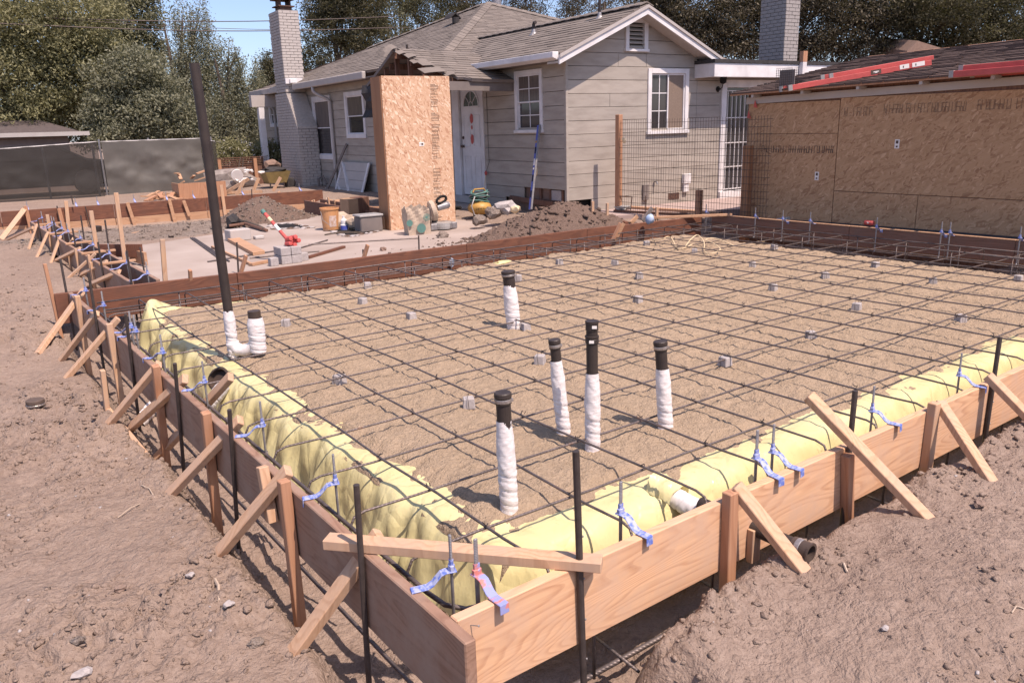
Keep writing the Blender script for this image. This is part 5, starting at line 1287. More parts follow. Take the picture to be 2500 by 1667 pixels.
lb_ = obj('label_sticker', MB().par(face_uv(.575, 1.30, .0025), ex*.085, -ey*.001, (0, 0, .06)), M['paper'], bx)
mk = MB(); mk.par(face_uv(.583, 1.325, .0045), ex*.018, -ey*.0005, (0, 0, .01)); mk.par(face_uv(.612, 1.315, .0045), ex*.035, -ey*.0005, (0, 0, .03)); obj('print', mk, M['ink'], lb_)

# shed sheathed in strand board, with its trim, eave and roof
SXX = 10.0
shed = thing('shed', 'low shed sheathed in brown strand board with white trim under a brown shingle roof', 'shed', (SXX, 4, -.4))
def SP(y, z, d=0): return np.array([SXX-d, y, z])
def sbox(mb, y0, y1, z0, z1, d0=0.0, d1=.012): return mb.box((SXX-d1, y0, z0), (SXX-d0, y1, z1))
panels = [(6.235, 7.68, 1.155, 1.575), (6.235, 7.68, -.34, 1.149), (-2.0, 6.225, 0.405, 1.60), (5.085, 6.225, -.34, .397), (2.2, 5.078, -.34, .397), (-2, 2.19, -.34, .397)]
for k, (a, b, c, d) in enumerate(panels): obj('sheathing_panel', sbox(MB(), a, b, c, d, 0, .012+.001*(k % 2)), M['osb_shed'], shed, bevel=.002)
obj('wall', MB().box((SXX+.001, -2, -.4), (SXX+.1, 7.70, 1.58)).box((SXX+.1, 7.60, -.4), (SXX+5, 7.70, 1.6)), M['rawwood'], shed)
obj('trim_board', MB().prism([(SXX-.03, 7.72, 1.572), (SXX-.03, -2, 1.572+.19), (SXX-.03, -2, 1.665+.19), (SXX-.03, 7.72, 1.665)], (.03, 0, 0)), M['fascia'], shed, bevel=.003)
obj('top_plate', MB().prism([(SXX+.001, 7.70, 1.55), (SXX+.001, -2, 1.55), (SXX+.001, -2, 1.725+.185), (SXX+.001, 7.70, 1.722)], (.08, 0, 0)), M['rawwood'], shed)
ks = .17; RD = lambda x: 1.70+ks*(x-9.84)
sr_ = obj('roof', MB().prism([(9.80, 7.88, RD(9.80)), (9.80, -2.2, RD(9.80)+.19), (13.4, -2.2, RD(13.4)+.19), (13.4, 7.88, RD(13.4))], (0, 0, .03)), M['stake_red'], shed)
mbs = MB(); qq = random.Random(5); x = 9.79
while x < 13.3:
    y = -2.2-qq.uniform(0, .3)
    while y < 7.88:
        w = qq.uniform(.22, .36); y0, y1 = max(y, -2.2), min(y+w-.008, 7.89)
        if y1-y0 > .03:
            zz = lambda xx, yy: RD(xx)+.032+.19*(7.88-yy)/10.08
            h = qq.uniform(.012, .02)
            mbs.add([(x, y0, zz(x, y0)+h), (x, y1, zz(x, y1)+h), (x+.165, y1, zz(x+.165, y1)+.003), (x+.165, y0, zz(x+.165, y0)+.003), (x, y0, zz(x, y0)-.01), (x, y1, zz(x, y1)-.01)], [(0, 1, 2, 3), (0, 4, 5, 1)])
        y += w
    x += .16
obj('shingle_courses', mbs, M['shed_roof'], sr_, kind='stuff')
for y in np.arange(7.5, -1, -.80): obj('rafter_tail', MB().box((9.815, y-.02, 1.655+(7.7-y)*.019), (SXX+.02, y+.02, 1.695+(7.7-y)*.019)), M['fascia'], shed)
pr_mb = MB(); soft = MB()
def glyphs(mb, y0, y1, z0, h, seed, dense):
    qg = random.Random(seed); y = y0
    while y > y1:
        r = qg.random()
        if r < .07: y -= .05; continue
        w = qg.choice((.022, .03, .038)); t = .0045
        mb.box((SXX-.0165, y-t, z0), (SXX-.0140, y, z0+h))
        k = qg.randint(0, 4)
        if k in (1, 2): mb.box((SXX-.0165, y-w, z0+h-.008), (SXX-.0140, y, z0+h))
        if k in (2, 3): mb.box((SXX-.0165, y-w, z0+h*.5-.004), (SXX-.0140, y, z0+h*.5+.004)); mb.box((SXX-.0165, y-w-t, z0), (SXX-.0140, y-w, z0+h*.5))
        if k == 4: mb.box((SXX-.0165, y-w-t, z0), (SXX-.0140, y-w, z0+h)); mb.box((SXX-.0165, y-w, z0), (SXX-.0140, y, z0+.008))
        y -= w+.012*dense
glyphs(pr_mb, 7.42, 6.26, 0.895, .095, 3, .5); glyphs(soft, 6.16, 5.78, 1.365, .11, 4, 1.4); glyphs(soft, 5.62, 4.65, 1.385, .11, 6, 1.0); glyphs(soft, 4.5, 2.6, 1.395, .11, 9, 1.0)
obj('printed_stamp', pr_mb, M['ink'], shed, kind='stuff'); obj('printed_stamp', soft, M['ink_soft'], shed, kind='stuff')
for (px, py) in ((2190, 352), (1994, 430)):
    c = onplane(px, py, (SXX-.016, 0, 0), (1, 0, 0)); s_ = obj('label_sticker', MB().box((c[0]-.001, c[1]-.03, c[2]-.055), (c[0]+.003, c[1]+.03, c[2]+.055)), M['paper'], shed)
    obj('print', MB().box((c[0]-.0025, c[1]-.016, c[2]+.005), (c[0]-.0005, c[1]+.016, c[2]+.042)).box((c[0]-.0025, c[1]-.012, c[2]-.042), (c[0]-.0005, c[1]+.012, c[2]-.020)), M['ink'], s_)
for k, (px, py) in enumerate(((1845, 255), (1829, 281))):
    c = onplane(px, py, (SXX-.04, 0, 0), (1, 0, 0)); single('marker_flag', MB().prism([(c[0], c[1]-.035, c[2]-.05), (c[0], c[1]+.03, c[2]-.04), (c[0]-.01, c[1]+.005, c[2]+.06)], (-.006, 0, 0)), M['red'], ('upper' if k == 0 else 'lower')+' red plastic marker tag hanging at the shed corner', 'marker tag', 'red tags on the shed corner')
# corner post and short post, wire mesh panel
wm = thing('wire_fence', 'welded wire mesh panel hung between wooden posts in front of the sunny wall', 'wire fence', (9.75, 9, -.2))
mb = MB()
for y in np.arange(7.12, 10.10, .052): mb.tube([(9.75, y, -.16), (9.75+rr.uniform(-.01, .01), y, .6), (9.75, y, 1.41)], 0.0030, 4, False)
for z in np.arange(-.14, 1.45, .10): mb.tube([(9.748, 7.08, z), (9.76, 8.6, z-.008), (9.748, 10.12, z)], .0030, 4, False)
obj('mesh_wires', mb, M['steel'], wm, kind='stuff')
obj('post', MB().box((9.72, 10.10, -.4), (9.81, 10.19, 1.50)), M['stake_red'], wm, bevel=.004); obj('post', MB().box((9.76, 7.46, -.4), (9.86, 7.58, 1.00)), M['ply'], wm, bevel=.004); obj('post', MB().box((9.76, 8.35, -.4), (9.84, 8.44, .33)), M['stake_red'], wm, bevel=.003)
c = onplane(1521, 340, (9.74, 0, 0), (1, 0, 0)); single('twine_bundle', MB().blob(c, (.02, .05, .04), 3, .5).blob(c+(0, -.03, -.04), (.02, .03, .03), 5, .5), M['cream'], 'pale bundle of twine tied to the tall fence post', 'twine')
# ladders on the shed roof
def roofpt(px, py, lift=.05):
    n = np.array([-ks, .19/10.08, 1.]); return onplane(px, py, (9.84, 7.88, 1.70+.04+lift), n)
def ladder(label, A_, B_, width, fly, red='red'):
    A_, B_ = np.array(A_), np.array(B_); d = B_-A_; L = np.linalg.norm(d); d /= L; s = np.array([-d[1], d[0], 0]); s = s if s[0] > 0 else -s; s /= np.linalg.norm(s)
    up = np.cross(d, s); up = up if up[2] > 0 else -up
    t = thing('ladder', label, 'ladder', A_, 'extension ladders on the shed roof')
    for k in (0, 1):
        o_ = A_+s*width*k
        obj('rail', MB().par(o_, d*L, s*.03, up*.068), M[red], t, bevel=.004); obj('rail_cap', MB().par(o_-d*.02-s*.003, d*.05, s*.036, up*.074), M['greyplastic'], t)
        o2 = A_+s*(width*k+(.04 if k == 0 else -.04))+d*fly+up*.066; obj('fly_rail', MB().par(o2, d*(L-fly+.05), s*.03, up*.055), M[red], t, bevel=.004); obj('rail_cap', MB().par(o2-d*.02-s*.003, d*.05, s*.036, up*.06), M['greyplastic'], t)
    for i in range(int(L/.3)): 
        p = A_+d*(.15+i*.3)+up*.045+s*.02; obj('rung', MB().beam(p, p+s*(width-.0), .035, .03, up), M['galv'], t)
    return t, d, s, up
t, d, s, up = ladder('red extension ladder lying along the shed roof edge, with the white labels on its rail', roofpt(1930, 222, .0), roofpt(2275, 160, .0), .40, .55)
o_ = roofpt(1930, 222, .0)
for k, (a, w, m) in enumerate(((1.05, .13, 'ink'), (1.42, .12, 'paper'), (1.58, .16, 'paper'))):
    obj('label_sticker', MB().par(o_+d*a-s*.003+up*.018, d*w, s*.003, up*.055), M[m], t)
    if m == 'ink': obj('print', MB().par(o_+d*(a+.03)-s*.005+up*.040, d*.07, s*.002, up*.012).par(o_+d*(a+.05)-s*.005+up*.03, d*.03, s*.002, up*.012), M['paper'], t)
    if m == 'paper': obj('print', MB().par(o_+d*(a+.04)-s*.005+up*.032, d*.012, s*.002, up*.026), M['ink'], t)
ladder('second ladder lying behind the first near the right edge of the shed roof', roofpt(2320, 190, .0), roofpt(2560, 172, .0), .45, .08)
c = roofpt(1912, 218, .0); wc = MB()
for a in np.arange(-.12, .13, .03): wc.beam(c+(0, a, 0), c+(0, a, .26), .004, .004); wc.beam(c+(.15, a, 0), c+(.15, a, .26), .004, .004)
for z in np.arange(0, .27, .03): wc.beam(c+(0, -.13, z), c+(0, .13, z), .004, .004); wc.beam(c+(.15, -.13, z), c+(.15, .13, z), .004, .004)
wcr = thing('wire_crate', 'grey wire basket standing on the shed roof left of the red ladder', 'wire basket', c); obj('wires', wc, M['steel'], wcr, kind='stuff'); obj('panel', MB().box((c[0]+.07, c[1]-.12, c[2]), (c[0]+.08, c[1]+.12, c[2]+.25)), M['soffit'], wcr)

# left mesh fence with the dark screens
def screen_mat(name, a, b, tr):
    t = NT(name); co = t.coord((1, 1, 1), kind='World'); n = t.noise(co, 2.0, 5)
    t.setc(t.ramp(n.outputs[0], [(.2, b), (.8, a)]), .55, 0, .3)
    n2 = t.noise(t.coord((1, 1, .4), kind='World'), 3, 2); t.bump(n2.outputs[0], .25, .05)
    tb = t.new('ShaderNodeBsdfTransparent'); ms = t.new('ShaderNodeMixShader'); ms.inputs[0].default_value = tr
    out = t.n['Material Output']; t.ln(t.b.outputs[0], ms.inputs[1]); t.ln(tb.outputs[0], ms.inputs[2]); t.ln(ms.outputs[0], out.inputs[0]); return t.m
M['screen_dark'] = screen_mat('screen_dark', (.050, .044, .038), (.032, .028, .025), .22); M['screen_grey'] = screen_mat('screen_grey', (.125, .118, .105), (.095, .088, .08), .02)
def fence(label, y0, pxa, pxb, mat, posts, wr, seed, xr=None):
    a = onplane(*pxa, (0, y0, 0), (0, 1, 0)); b = onplane(*pxb, (0, y0, 0), (0, 1, 0)); f = thing('mesh_fence', label, 'fence', (a[0], y0, -.16), 'screened fence panels')
    n, m = 60, 24; P = np.zeros((n+1, m+1, 3))
    for i in range(n+1):
        for j in range(m+1):
            t = i/n; zt = a[2]+(b[2]-a[2])*t-.015*math.sin(t*math.pi*5)**2; z = -.17+(zt+.17)*j/m; x = a[0]+(b[0]-a[0])*t
            w = wr*(float(fbm(np.array([x*1.4+z*1.1]), np.array([z*1.6-x*.5]), 3, seed)[0])+.5*abs(float(fbm(np.array([x*2.6-z*2]), np.array([z*2.2+x]), 2, seed+4)[0])))
            P[i, j] = (x, y0-.03+w*math.sin(math.pi*min(1, (j+.5)/m*1.02)), z)
    obj('screen', MB().grid(P), M[mat], f, smooth=True)
    obj('top_rail', MB().tube([(a[0], y0+.02, a[2]-.01), (b[0], y0+.02, b[2]-.01)], .02, 8), M['galv'], f)
    for px in posts: p = onplane(px, 400, (0, y0+.05, 0), (0, 1, 0)); obj('post', MB().tube([(p[0], y0+.05, -.4), (p[0], y0+.05, a[2]+.06)], .028, 8), M['galv'], f)
    return f
fence('dark see through screened fence panel at the left edge with a car behind it', 24.3, (-60, 368), (236, 346), 'screen_dark', (-40, 110, 232), .10, 3)
fence('grey green screened fence panel with wrinkles beside the leaning vent pipe', 24.6, (246, 346), (488, 338), 'screen_grey', (250, 370), .22, 8)
fence('narrow bare chain link end panel behind the vent pipe', 24.9, (490, 340), (525, 345), 'screen_dark', (522,), .05, 9)
# car and house beyond the fence
cx_, cy_ = onplane(60, 430, (0, 26.3, 0), (0, 1, 0))[0], 26.3
car = thing('parked_car', 'dark car parked behind the see through fence screen at the left', 'car', (cx_, cy_, -.15))
side = [(-2.2, .25), (-2.2, .75), (-2.05, .88), (-1.2, .95), (-.55, 1.35), (.75, 1.38), (1.5, .98), (2.1, .90), (2.25, .70), (2.25, .25)]
obj('body', MB().prism([(cx_+x, cy_-.85, z-.15) for x, z in side], (0, 1.7, 0)), M['dark'], car, bevel=.06)
obj('side_window', MB().prism([(cx_+x, cy_-.86, z-.15) for x, z in ((-1.0, .98), (-.5, 1.28), (.7, 1.30), (1.3, 1.0))], (0, -.01, 0)), M['glass'], car)
for x in (-1.4, 1.4): 
    w = obj('wheel', MB().lathe([(.32, -.1), (.34, 0), (.32, .1)], (cx_+x, cy_-.8, .19), 18, (0, 1, 0)), M['tar'], car); obj('rim', MB().lathe([(0, -.115), (.2, -.11), (.2, -.10)], (cx_+x, cy_-.8, .19), 14, (0, 1, 0)), M['tar'], w)
hx0 = onplane(78, 330, (0, 28, 0), (0, 1, 0)); hx1 = onplane(216, 333, (0, 28, 0), (0, 1, 0)); rp_ = onplane(88, 294, (0, 30, 0), (0, 1, 0))
nb = thing('neighbour_house', 'pale neighbouring house with a dark hip roof beyond the screened fence', 'house', (hx0[0], 29, -.1))
obj('wall', MB().box((hx0[0]-7, 28.4, -.2), (hx1[0]-.5, 30.4, hx0[2])), M['pinkcon'], nb); obj('roof', MB().add([(hx0[0]-8, 27.9, hx0[2]), (hx1[0], 27.9, hx0[2]), (hx1[0], 31.5, hx0[2]), (hx0[0]-8, 31.5, hx0[2]), (rp_[0]-7, 30, rp_[2]+.1), (rp_[0]+.1, 30, rp_[2])], [(0, 1, 5, 4), (1, 2, 5), (2, 3, 4, 5), (3, 0, 4), (0, 3, 2, 1)]), plain('nroof', (.105, .085, .08), (.075, .06, .058), 12, .9), nb)
obj('gutter', MB().box((hx0[0]-8, 27.85, hx0[2]-.05), (hx1[0]+.02, 27.95, hx0[2]+.07)), M['fascia'], nb)
# lattice fence with hoses between the vent pipe and the porch post
lf = thing('lattice_fence', 'dark brown lattice fence with draped hoses left of the white porch post', 'fence', (8, 25.3, -.2))
la = onplane(528, 387, (0, 25.2, 0), (0, 1, 0)); lb2 = onplane(640, 386, (0, 25.2, 0), (0, 1, 0)); zt = la[2]; zb = -.3
for i in range(9): x = la[0]+(lb2[0]-la[0])*i/8; obj('picket', MB().box((x, 25.2, zb), (x+.17, 25.23, zt-.25)), M['rawwood'], lf)
for i in range(5): z = zt-.24+i*.055; obj('lattice_slat', MB().box((la[0], 25.18, z), (lb2[0]+.15, 25.2, z+.022)), M['rawwood'], lf)
for i in range(14): x = la[0]+(lb2[0]-la[0])*i/13; obj('lattice_slat', MB().box((x, 25.201, zt-.25), (x+.03, 25.22, zt)), M['rawwood'], lf)
for px in (534, 622): p = onplane(px, 400, (0, 25.15, 0), (0, 1, 0)); obj('post', MB().box((p[0]-.05, 25.08, zb), (p[0]+.05, 25.17, zt-.04)), M['stake_red'], lf)
hp = [onplane(x, y, (0, 25.0, 0), (0, 1, 0)) for x, y in ((581, 430), (584, 400), (588, 384), (594, 388), (592, 410), (597, 440))]
single('garden_hose', MB().tube(hp, .018, 6), M['bark'], 'brown hose draped over the lattice fence', 'hose')
# white porch post left of the chimney
pp = thing('porch_post', 'white wooden porch post standing left of the house chimney', 'post', site(655, 447, -.2)); b_ = site(655, 447, -.2); t_ = upright(628, 262, b_)
obj('shaft', MB().box((b_[0]-.09, b_[1]-.09, -.2), (b_[0]+.09, b_[1]+.09, t_[2])), M['white'], pp, bevel=.006); obj('base', MB().box((b_[0]-.15, b_[1]-.15, -.22), (b_[0]+.15, b_[1]+.15, 0)), M['fascia'], pp)
q0 = upright(618, 262, b_); obj('beam', MB().box((b_[0]-.3, b_[1]-.1, t_[2]), (b_[0]+2.4, b_[1]+.1, t_[2]+.35)), M['fascia'], pp)
print('yard ok')
# ------------------------------------------------------------------ trees and hedge
def leaves_mesh(name, C, S, mat, up=0.3):
    N = len(C); d = RNG.normal(size=(N, 3)); d /= np.linalg.norm(d, axis=1)[:, None]
    nrm = RNG.normal(size=(N, 3)); nrm[:, 2] += up; a = np.cross(d, nrm); a /= (np.linalg.norm(a, axis=1)[:, None]+1e-9)
    L = S[:, None]; W = S[:, None]*RNG.uniform(.30, .5, (N, 1))
    v = np.stack([C-d*L, C+a*W-d*L*.1, C+d*L, C-a*W-d*L*.1], 1).reshape(-1, 3)
    me = bpy.data.meshes.new(name); me.vertices.add(len(v)); me.vertices.foreach_set('co', v.ravel())
    me.loops.add(4*N); me.loops.foreach_set('vertex_index', np.arange(4*N))
    me.polygons.add(N); me.polygons.foreach_set('loop_start', np.arange(0, 4*N, 4)); me.polygons.foreach_set('loop_total', np.full(N, 4))
    me.update(calc_edges=True); me.materials.append(mat); return me
def tree(name, label, base, blobs, n, ls, mat, tr=.16, cl=.45, per=38, droop=0.0, group='trees around the building site', cat='tree'):
    """blobs: (dx,dy,z,rx,ry,rz) lobes; leaves gather in clumps spread through the lobes"""
    n = int(n*3.3); ls *= .38; cl *= .60; per = int(per*2.1)
    base = np.array(base, float); t = thing(name, label, cat, base, group)
    vol = np.array([b[3]*b[4]*b[5] for b in blobs])**.75; vol /= vol.sum(); C = []; cen = []
    for b, f in zip(blobs, vol):
        k = max(4, int(n*f/per)); d = RNG.normal(size=(k, 3)); d /= np.linalg.norm(d, axis=1)[:, None]
        r = RNG.uniform(.35, 1, (k, 1))**.55*(1+.18*RNG.normal(size=(k, 1)))
        c = np.array(b[:3])+d*r*np.array(b[3:6]); cen.append(c)
        for q in c:
            m = int(per*RNG.uniform(.5, 1.6)); o = RNG.normal(size=(m, 3))*cl*np.array([1, 1, .62])*RNG.uniform(.6, 1.2)
            if droop: o[:, 2] = -np.abs(RNG.normal(size=m))*droop; o[:, :2] *= .5
            C.append(q+o)
    C = np.concatenate(C); C = C[C[:, 2] > .05]; S = ls*RNG.uniform(.6, 1.35, len(C))
    cr = bpy.data.objects.new('crown', leaves_mesh('crown', C, S, mat)); COL.objects.link(cr); cr.parent = t; cr['kind'] = 'stuff'
    mb = MB(); q = random.Random(len(C)); top = max(b[2] for b in blobs)
    mb.tube([(0, 0, -.3), (q.uniform(-.1, .1), 0, top*.35), (q.uniform(-.3, .3), q.uniform(-.2, .2), top*.95)], [tr, tr*.8, tr*.2], 9)
    for b in blobs:
        z0 = min(b[2]*.5, top*.5); mb.tube([(0, 0, z0), (b[0]*.5, b[1]*.5, z0+(b[2]-z0)*.6), (b[0], b[1], b[2]+b[5]*.3)], [tr*.5, tr*.3, tr*.08], 6)
        for i in range(4): e = np.array(b[:3])+np.array([q.uniform(-1, 1), q.uniform(-1, 1), q.uniform(-.6, 1)])*np.array(b[3:6])*.8; mb.tube([(b[0]*.6, b[1]*.6, z0+(b[2]-z0)*.7), e], [tr*.2, tr*.04], 5)
    obj('trunk', mb, M['bark'], t, local=True); return t
M['leaf_light'] = leaf('leaf_light', (.190, .180, .085), (.260, .248, .130), (.350, .335, .195))
M['leaf_mid'] = leaf('leaf_mid', (.115, .116, .068), (.170, .170, .102), (.245, .243, .158))
M['leaf_dark'] = leaf('leaf_dark', (.065, .060, .036), (.098, .090, .055), (.150, .137, .085))
M['leaf_grey'] = leaf('leaf_grey', (.155, .155, .100), (.220, .220, .148), (.31, .308, .215))
M['leaf_yellow'] = leaf('leaf_yellow', (.17, .135, .035), (.22, .175, .05), (.25, .20, .07))
M['leaf_shade'] = leaf('leaf_shade', (.045, .038, .027), (.072, .061, .042), (.15, .127, .085), .2)
def far(px, py, y): return onplane(px, py, (0, y, 0), (0, 1, 0))
def blob_at(base, px, py, rx_px, rz_px, y, depth=None):
    c = far(px, py, y); k = np.linalg.norm(c-EYE)/FPX; r = rx_px*k
    return (c[0]-base[0], c[1]-base[1], c[2]-base[2], r, depth or r*.8, rz_px*k)
def tree_px(name, label, px, y, lobes, n, ls, mat, **k):
    b = far(px, 470, y); b[2] = -.2
    return tree(name, label, b, [blob_at(b, *l, y) for l in lobes], n, ls, M[mat], **k)
tree_px('leafy_tree', 'large light olive tree filling the upper left corner', 60, 31, [(20, 60, 150, 120), (150, 80, 120, 90), (70, 210, 130, 90), (180, 180, 85, 70), (10, 330, 75, 70), (120, 20, 140, 90), (215, 120, 55, 60), (-60, 180, 140, 160)], 26000, .15, 'leaf_light', cl=.42)
tree_px('leafy_tree', 'small yellowish green tree above the neighbouring roof at the left', 165, 34, [(150, 265, 60, 35), (95, 270, 50, 40), (205, 300, 35, 28)], 5000, .13, 'leaf_yellow', cl=.35)
tree_px('conifer_tree', 'tall dark pointed tree with twin tops behind the olive tree', 310, 38, [(270, 60, 42, 110), (350, 70, 45, 100), (310, 170, 80, 90), (255, 10, 20, 60), (345, 5, 26, 60), (300, 250, 80, 70)], 15000, .17, 'leaf_mid', cl=.40)
tree_px('leafy_tree', 'rounded grey green tree behind the grey fence screen', 330, 29, [(330, 190, 75, 55), (360, 270, 95, 60), (270, 280, 60, 50), (410, 310, 80, 45), (300, 330, 90, 30), (330, 150, 40, 30)], 15000, .15, 'leaf_grey', cl=.36)
tree_px('birch_tree', 'tall weeping birch behind the leaning vent pipe', 470, 36, [(450, 40, 30, 55), (490, 60, 32, 60), (470, 130, 60, 60), (450, 220, 70, 70), (510, 190, 55, 70), (480, 300, 80, 55)], 15000, .12, 'leaf_grey', cl=.34, droop=.8)
tree_px('birch_tree', 'shorter weeping birch left of the house chimney', 580, 34, [(560, 130, 34, 40), (590, 190, 48, 50), (570, 260, 70, 55), (620, 270, 45, 60), (560, 330, 70, 40), (640, 330, 50, 40)], 13000, .12, 'leaf_grey', cl=.32, droop=.8)
tree_px('leafy_tree', 'small dark tree just left of the house chimney stack', 660, 40, [(655, 165, 25, 28), (672, 205, 28, 30), (640, 215, 20, 22)], 3000, .13, 'leaf_dark', cl=.3)
tree_px('leafy_tree', 'broad dark tree right of the house chimney', 850, 40, [(790, 90, 50, 70), (770, 150, 45, 45), (860, 60, 80, 70), (800, 20, 60, 40), (740, 175, 20, 25), (900, 110, 80, 50), (850, -40, 110, 60)], 17000, .16, 'leaf_dark', cl=.42)
tree_px('leafy_tree', 'brownish lighter tree behind the main hip roof', 1000, 44, [(960, 40, 90, 60), (1050, 20, 90, 50), (900, 20, 70, 60), (1000, -50, 140, 60), (1130, 0, 70, 40)], 14000, .17, 'leaf_mid', cl=.45)
tree_px('leafy_tree', 'dark tree behind the ridge of the grey house', 1300, 42, [(1200, -10, 110, 50), (1330, 0, 110, 60), (1450, 0, 100, 60), (1300, -80, 220, 70), (1540, -10, 80, 60)], 14000, .17, 'leaf_shade', cl=.5)
def tree_r(label, u, v, lobes, n, ls, mat, **k):
    b = HP(u, v, -.2); b[2] = -.2; out = []
    for (px, py, rx, rz) in lobes:
        c = onplane(px, py, b, (fw[0], fw[1], 0)); kk = np.linalg.norm(c-EYE)/FPX; out.append((c[0]-b[0], c[1]-b[1], c[2]-b[2], rx*kk, rx*kk*.8, rz*kk))
    return tree('leafy_tree', label, b, out, n, ls, M[mat], **k)
tree_r('dark tree with bright glinting leaves right of the gable peak', 11, 12, [(1640, 60, 80, 60), (1720, 90, 80, 45), (1800, 60, 70, 70), (1700, 0, 110, 60), (1620, -20, 80, 50), (1850, 10, 60, 60), (1680, 118, 70, 22), (1800, 120, 70, 22)], 16000, .13, 'leaf_shade', cl=.45)
tree_r('very dark tree behind the white brick chimney and patio cover', 16, 9, [(1980, 60, 80, 70), (2080, 70, 90, 60), (2030, -10, 130, 60), (2150, 20, 90, 60), (1900, 0, 80, 50), (1880, 95, 60, 35), (2000, 125, 80, 28), (2110, 132, 70, 25), (1930, 130, 60, 20)], 16000, .14, 'leaf_shade', cl=.5)
tree_r('dark leafy tree in the upper right corner above the shed roof', 20, 6, [(2280, 50, 100, 60), (2390, 60, 100, 70), (2480, 40, 90, 80), (2350, -20, 160, 60), (2230, 0, 80, 60), (2450, 105, 90, 35), (2330, 110, 60, 20), (2200, 70, 50, 50)], 18000, .14, 'leaf_dark', cl=.48)
hb = far(600, 400, 26.5); hb[2] = -.2
tree('flowering_hedge', 'green hedge dotted with white flowers behind the lattice fence', hb, [blob_at(hb, x, 372, 34, 24, 26.5, .5) for x in (545, 590, 635, 670)], 5000, .09, M['leaf_light'], .04, .22, 30, 0, None, 'hedge')
h_ = [o for o in bpy.data.objects if o.get('category') == 'hedge'][0]
C = []; 
for x in (545, 590, 635, 670):
    b = blob_at(hb, x, 372, 36, 26, 26.5, .5)
    for i in range(60): d = RNG.normal(size=3); d /= np.linalg.norm(d); d[1] = -abs(d[1]); C.append(np.array(b[:3])+d*np.array(b[3:6]))
fl = bpy.data.objects.new('flowers', leaves_mesh('flowers', np.array(C), np.full(len(C), .05), M['white'], 1.5)); COL.objects.link(fl); fl.parent = h_; fl['kind'] = 'stuff'
nbr = thing('neighbour_house', 'brown roofed neighbouring house partly hidden by dark trees above the shed roof', 'house', HP(22, 2, -.2))
pR = [onplane(x, y, HP(22, 2, 0), (fw[0], fw[1], 0)) for x, y in ((2240, 100), (2360, 137), (2150, 160), (2240, 95))]
obj('roof', MB().prism([pR[0], pR[1], pR[1]-(0, 0, 1.2), pR[0]-(.4, -.3, 1.2), pR[0]-(.2, -.2, .3)], (3, 3, .5)), plain('nroof2', (.30, .20, .155), (.23, .15, .115), 12, .9), nbr)
# overhead wires
for k, ((a, b), lab) in enumerate([(((-60, 38), (960, 41)), 'topmost thin overhead wire crossing the sky left of the house'), (((150, 48), (1000, 68)), 'faint middle overhead wire crossing the sky left of the house'), (((-60, 55), (960, 68)), 'lowest and thickest overhead wire crossing the sky left of the house')]):
    A_, B_ = far(*a, 30.0-k*.4), far(*b, 30.0-k*.4); pts = [A_+(B_-A_)*i/12-np.array([0, 0, .18*math.sin(math.pi*i/12)]) for i in range(13)]
    single('overhead_wire', MB().tube(pts, .016 if k != 1 else .009, 5), M['steel'], lab, 'wire')

# ------------------------------------------------------------------ piles
def pile(name, label, c, rx, ry, h, mat, seed, nclod, smin, smax, rot=0.0, rough=.5, clmat=None):
    n = 84; g = np.linspace(-1.15, 1.15, n); U, V = np.meshgrid(g, g, indexing='ij'); R2 = np.sqrt(U**2+V**2)+.30*fbm(U*2+seed, V*2, 3, seed)
    Z = h*np.clip(1-R2, -.25, 1)**1.0 if False else h*(1-sst(0.0, 1.08, R2))*(1+.4*fbm(U*3, V*3+seed, 3, seed+2))+rough*.16*fbm(U*9, V*9, 4, seed+1)*(1-sst(.6, 1.1, R2))-.03*sst(.9, 1.1, R2)
    X_ = U*rx; Y_ = V*ry; cr, sr2 = math.cos(rot), math.sin(rot)
    t = thing(name, label, 'pile', c); P = np.stack([X_*cr-Y_*sr2, X_*sr2+Y_*cr, Z], -1)
    obj('heap', MB().grid(P), M[mat], t, local=True, smooth=True)
    i = RNG.integers(0, n, nclod); j = RNG.integers(0, n, nclod); k = R2[i, j] < 1.12
    pts = P[i[k], j[k]]+RNG.normal(size=(k.sum(), 3))*.01; s = smin+(smax-smin)*RNG.uniform(0, 1, k.sum())**2.5
    cl = scatter('lumps', pts, s, M[clmat or mat]); cl.parent = t
    return t
pile('dirt_pile', 'dark crumbly dirt pile between the far form and the house corner', (7.75, 9.22, -.20), 1.45, .66, .42, 'dark_dirt', 5, 900, .012, .055, -.25)
pile('dirt_pile', 'low heap of fresh dark earth left of the big dirt pile', (6.35, 8.95, -.22), .55, .42, .22, 'dark_dirt', 9, 260, .01, .04)
c = site(640, 535, -.2)
pile('gravel_pile', 'brown gravel heap on the back patio behind the red striped bar', (c[0], c[1], -.24), 1.1, .9, .40, 'dark_dirt', 13, 1300, .010, .04, 0, .5, 'gravel')
c = site(440, 555, -.2); pile('gravel_pile', 'long low gravel spill along the foot of the back form', (c[0]-.6, c[1], -.24), 2.3, 1.1, .10, 'gravel', 17, 1600, .012, .045, .1, .5)
def rock(px, py, r, label, mat='cmu', z=PZ, seed=1, flat=.7): 
    p = site(px, py, z); single('rubble', MB().blob((p[0], p[1], z+r*.4), (r, r*.8, r*flat), seed, .4, 2), M[mat], label, 'rubble', 'concrete rubble')
rock(1080, 580, .10, 'rounded lump of rubble alone on the patio in front of the form', 'gravel', PZ, 3)
rock(1235, 520, .24, 'largest grey slab of broken concrete leaning on the dirt pile', 'cmu', .0, 6, .5)
rock(1205, 530, .15, 'broken concrete lump left of the grey slab on the dirt pile', 'gravel', -.05, 7)
rock(1172, 545, .13, 'dark rounded lump of concrete at the left end of the dirt pile', 'gravel', -.12, 8)
rock(1258, 517, .09, 'cream coloured broken lump right of the grey slab', 'cream', .05, 9)
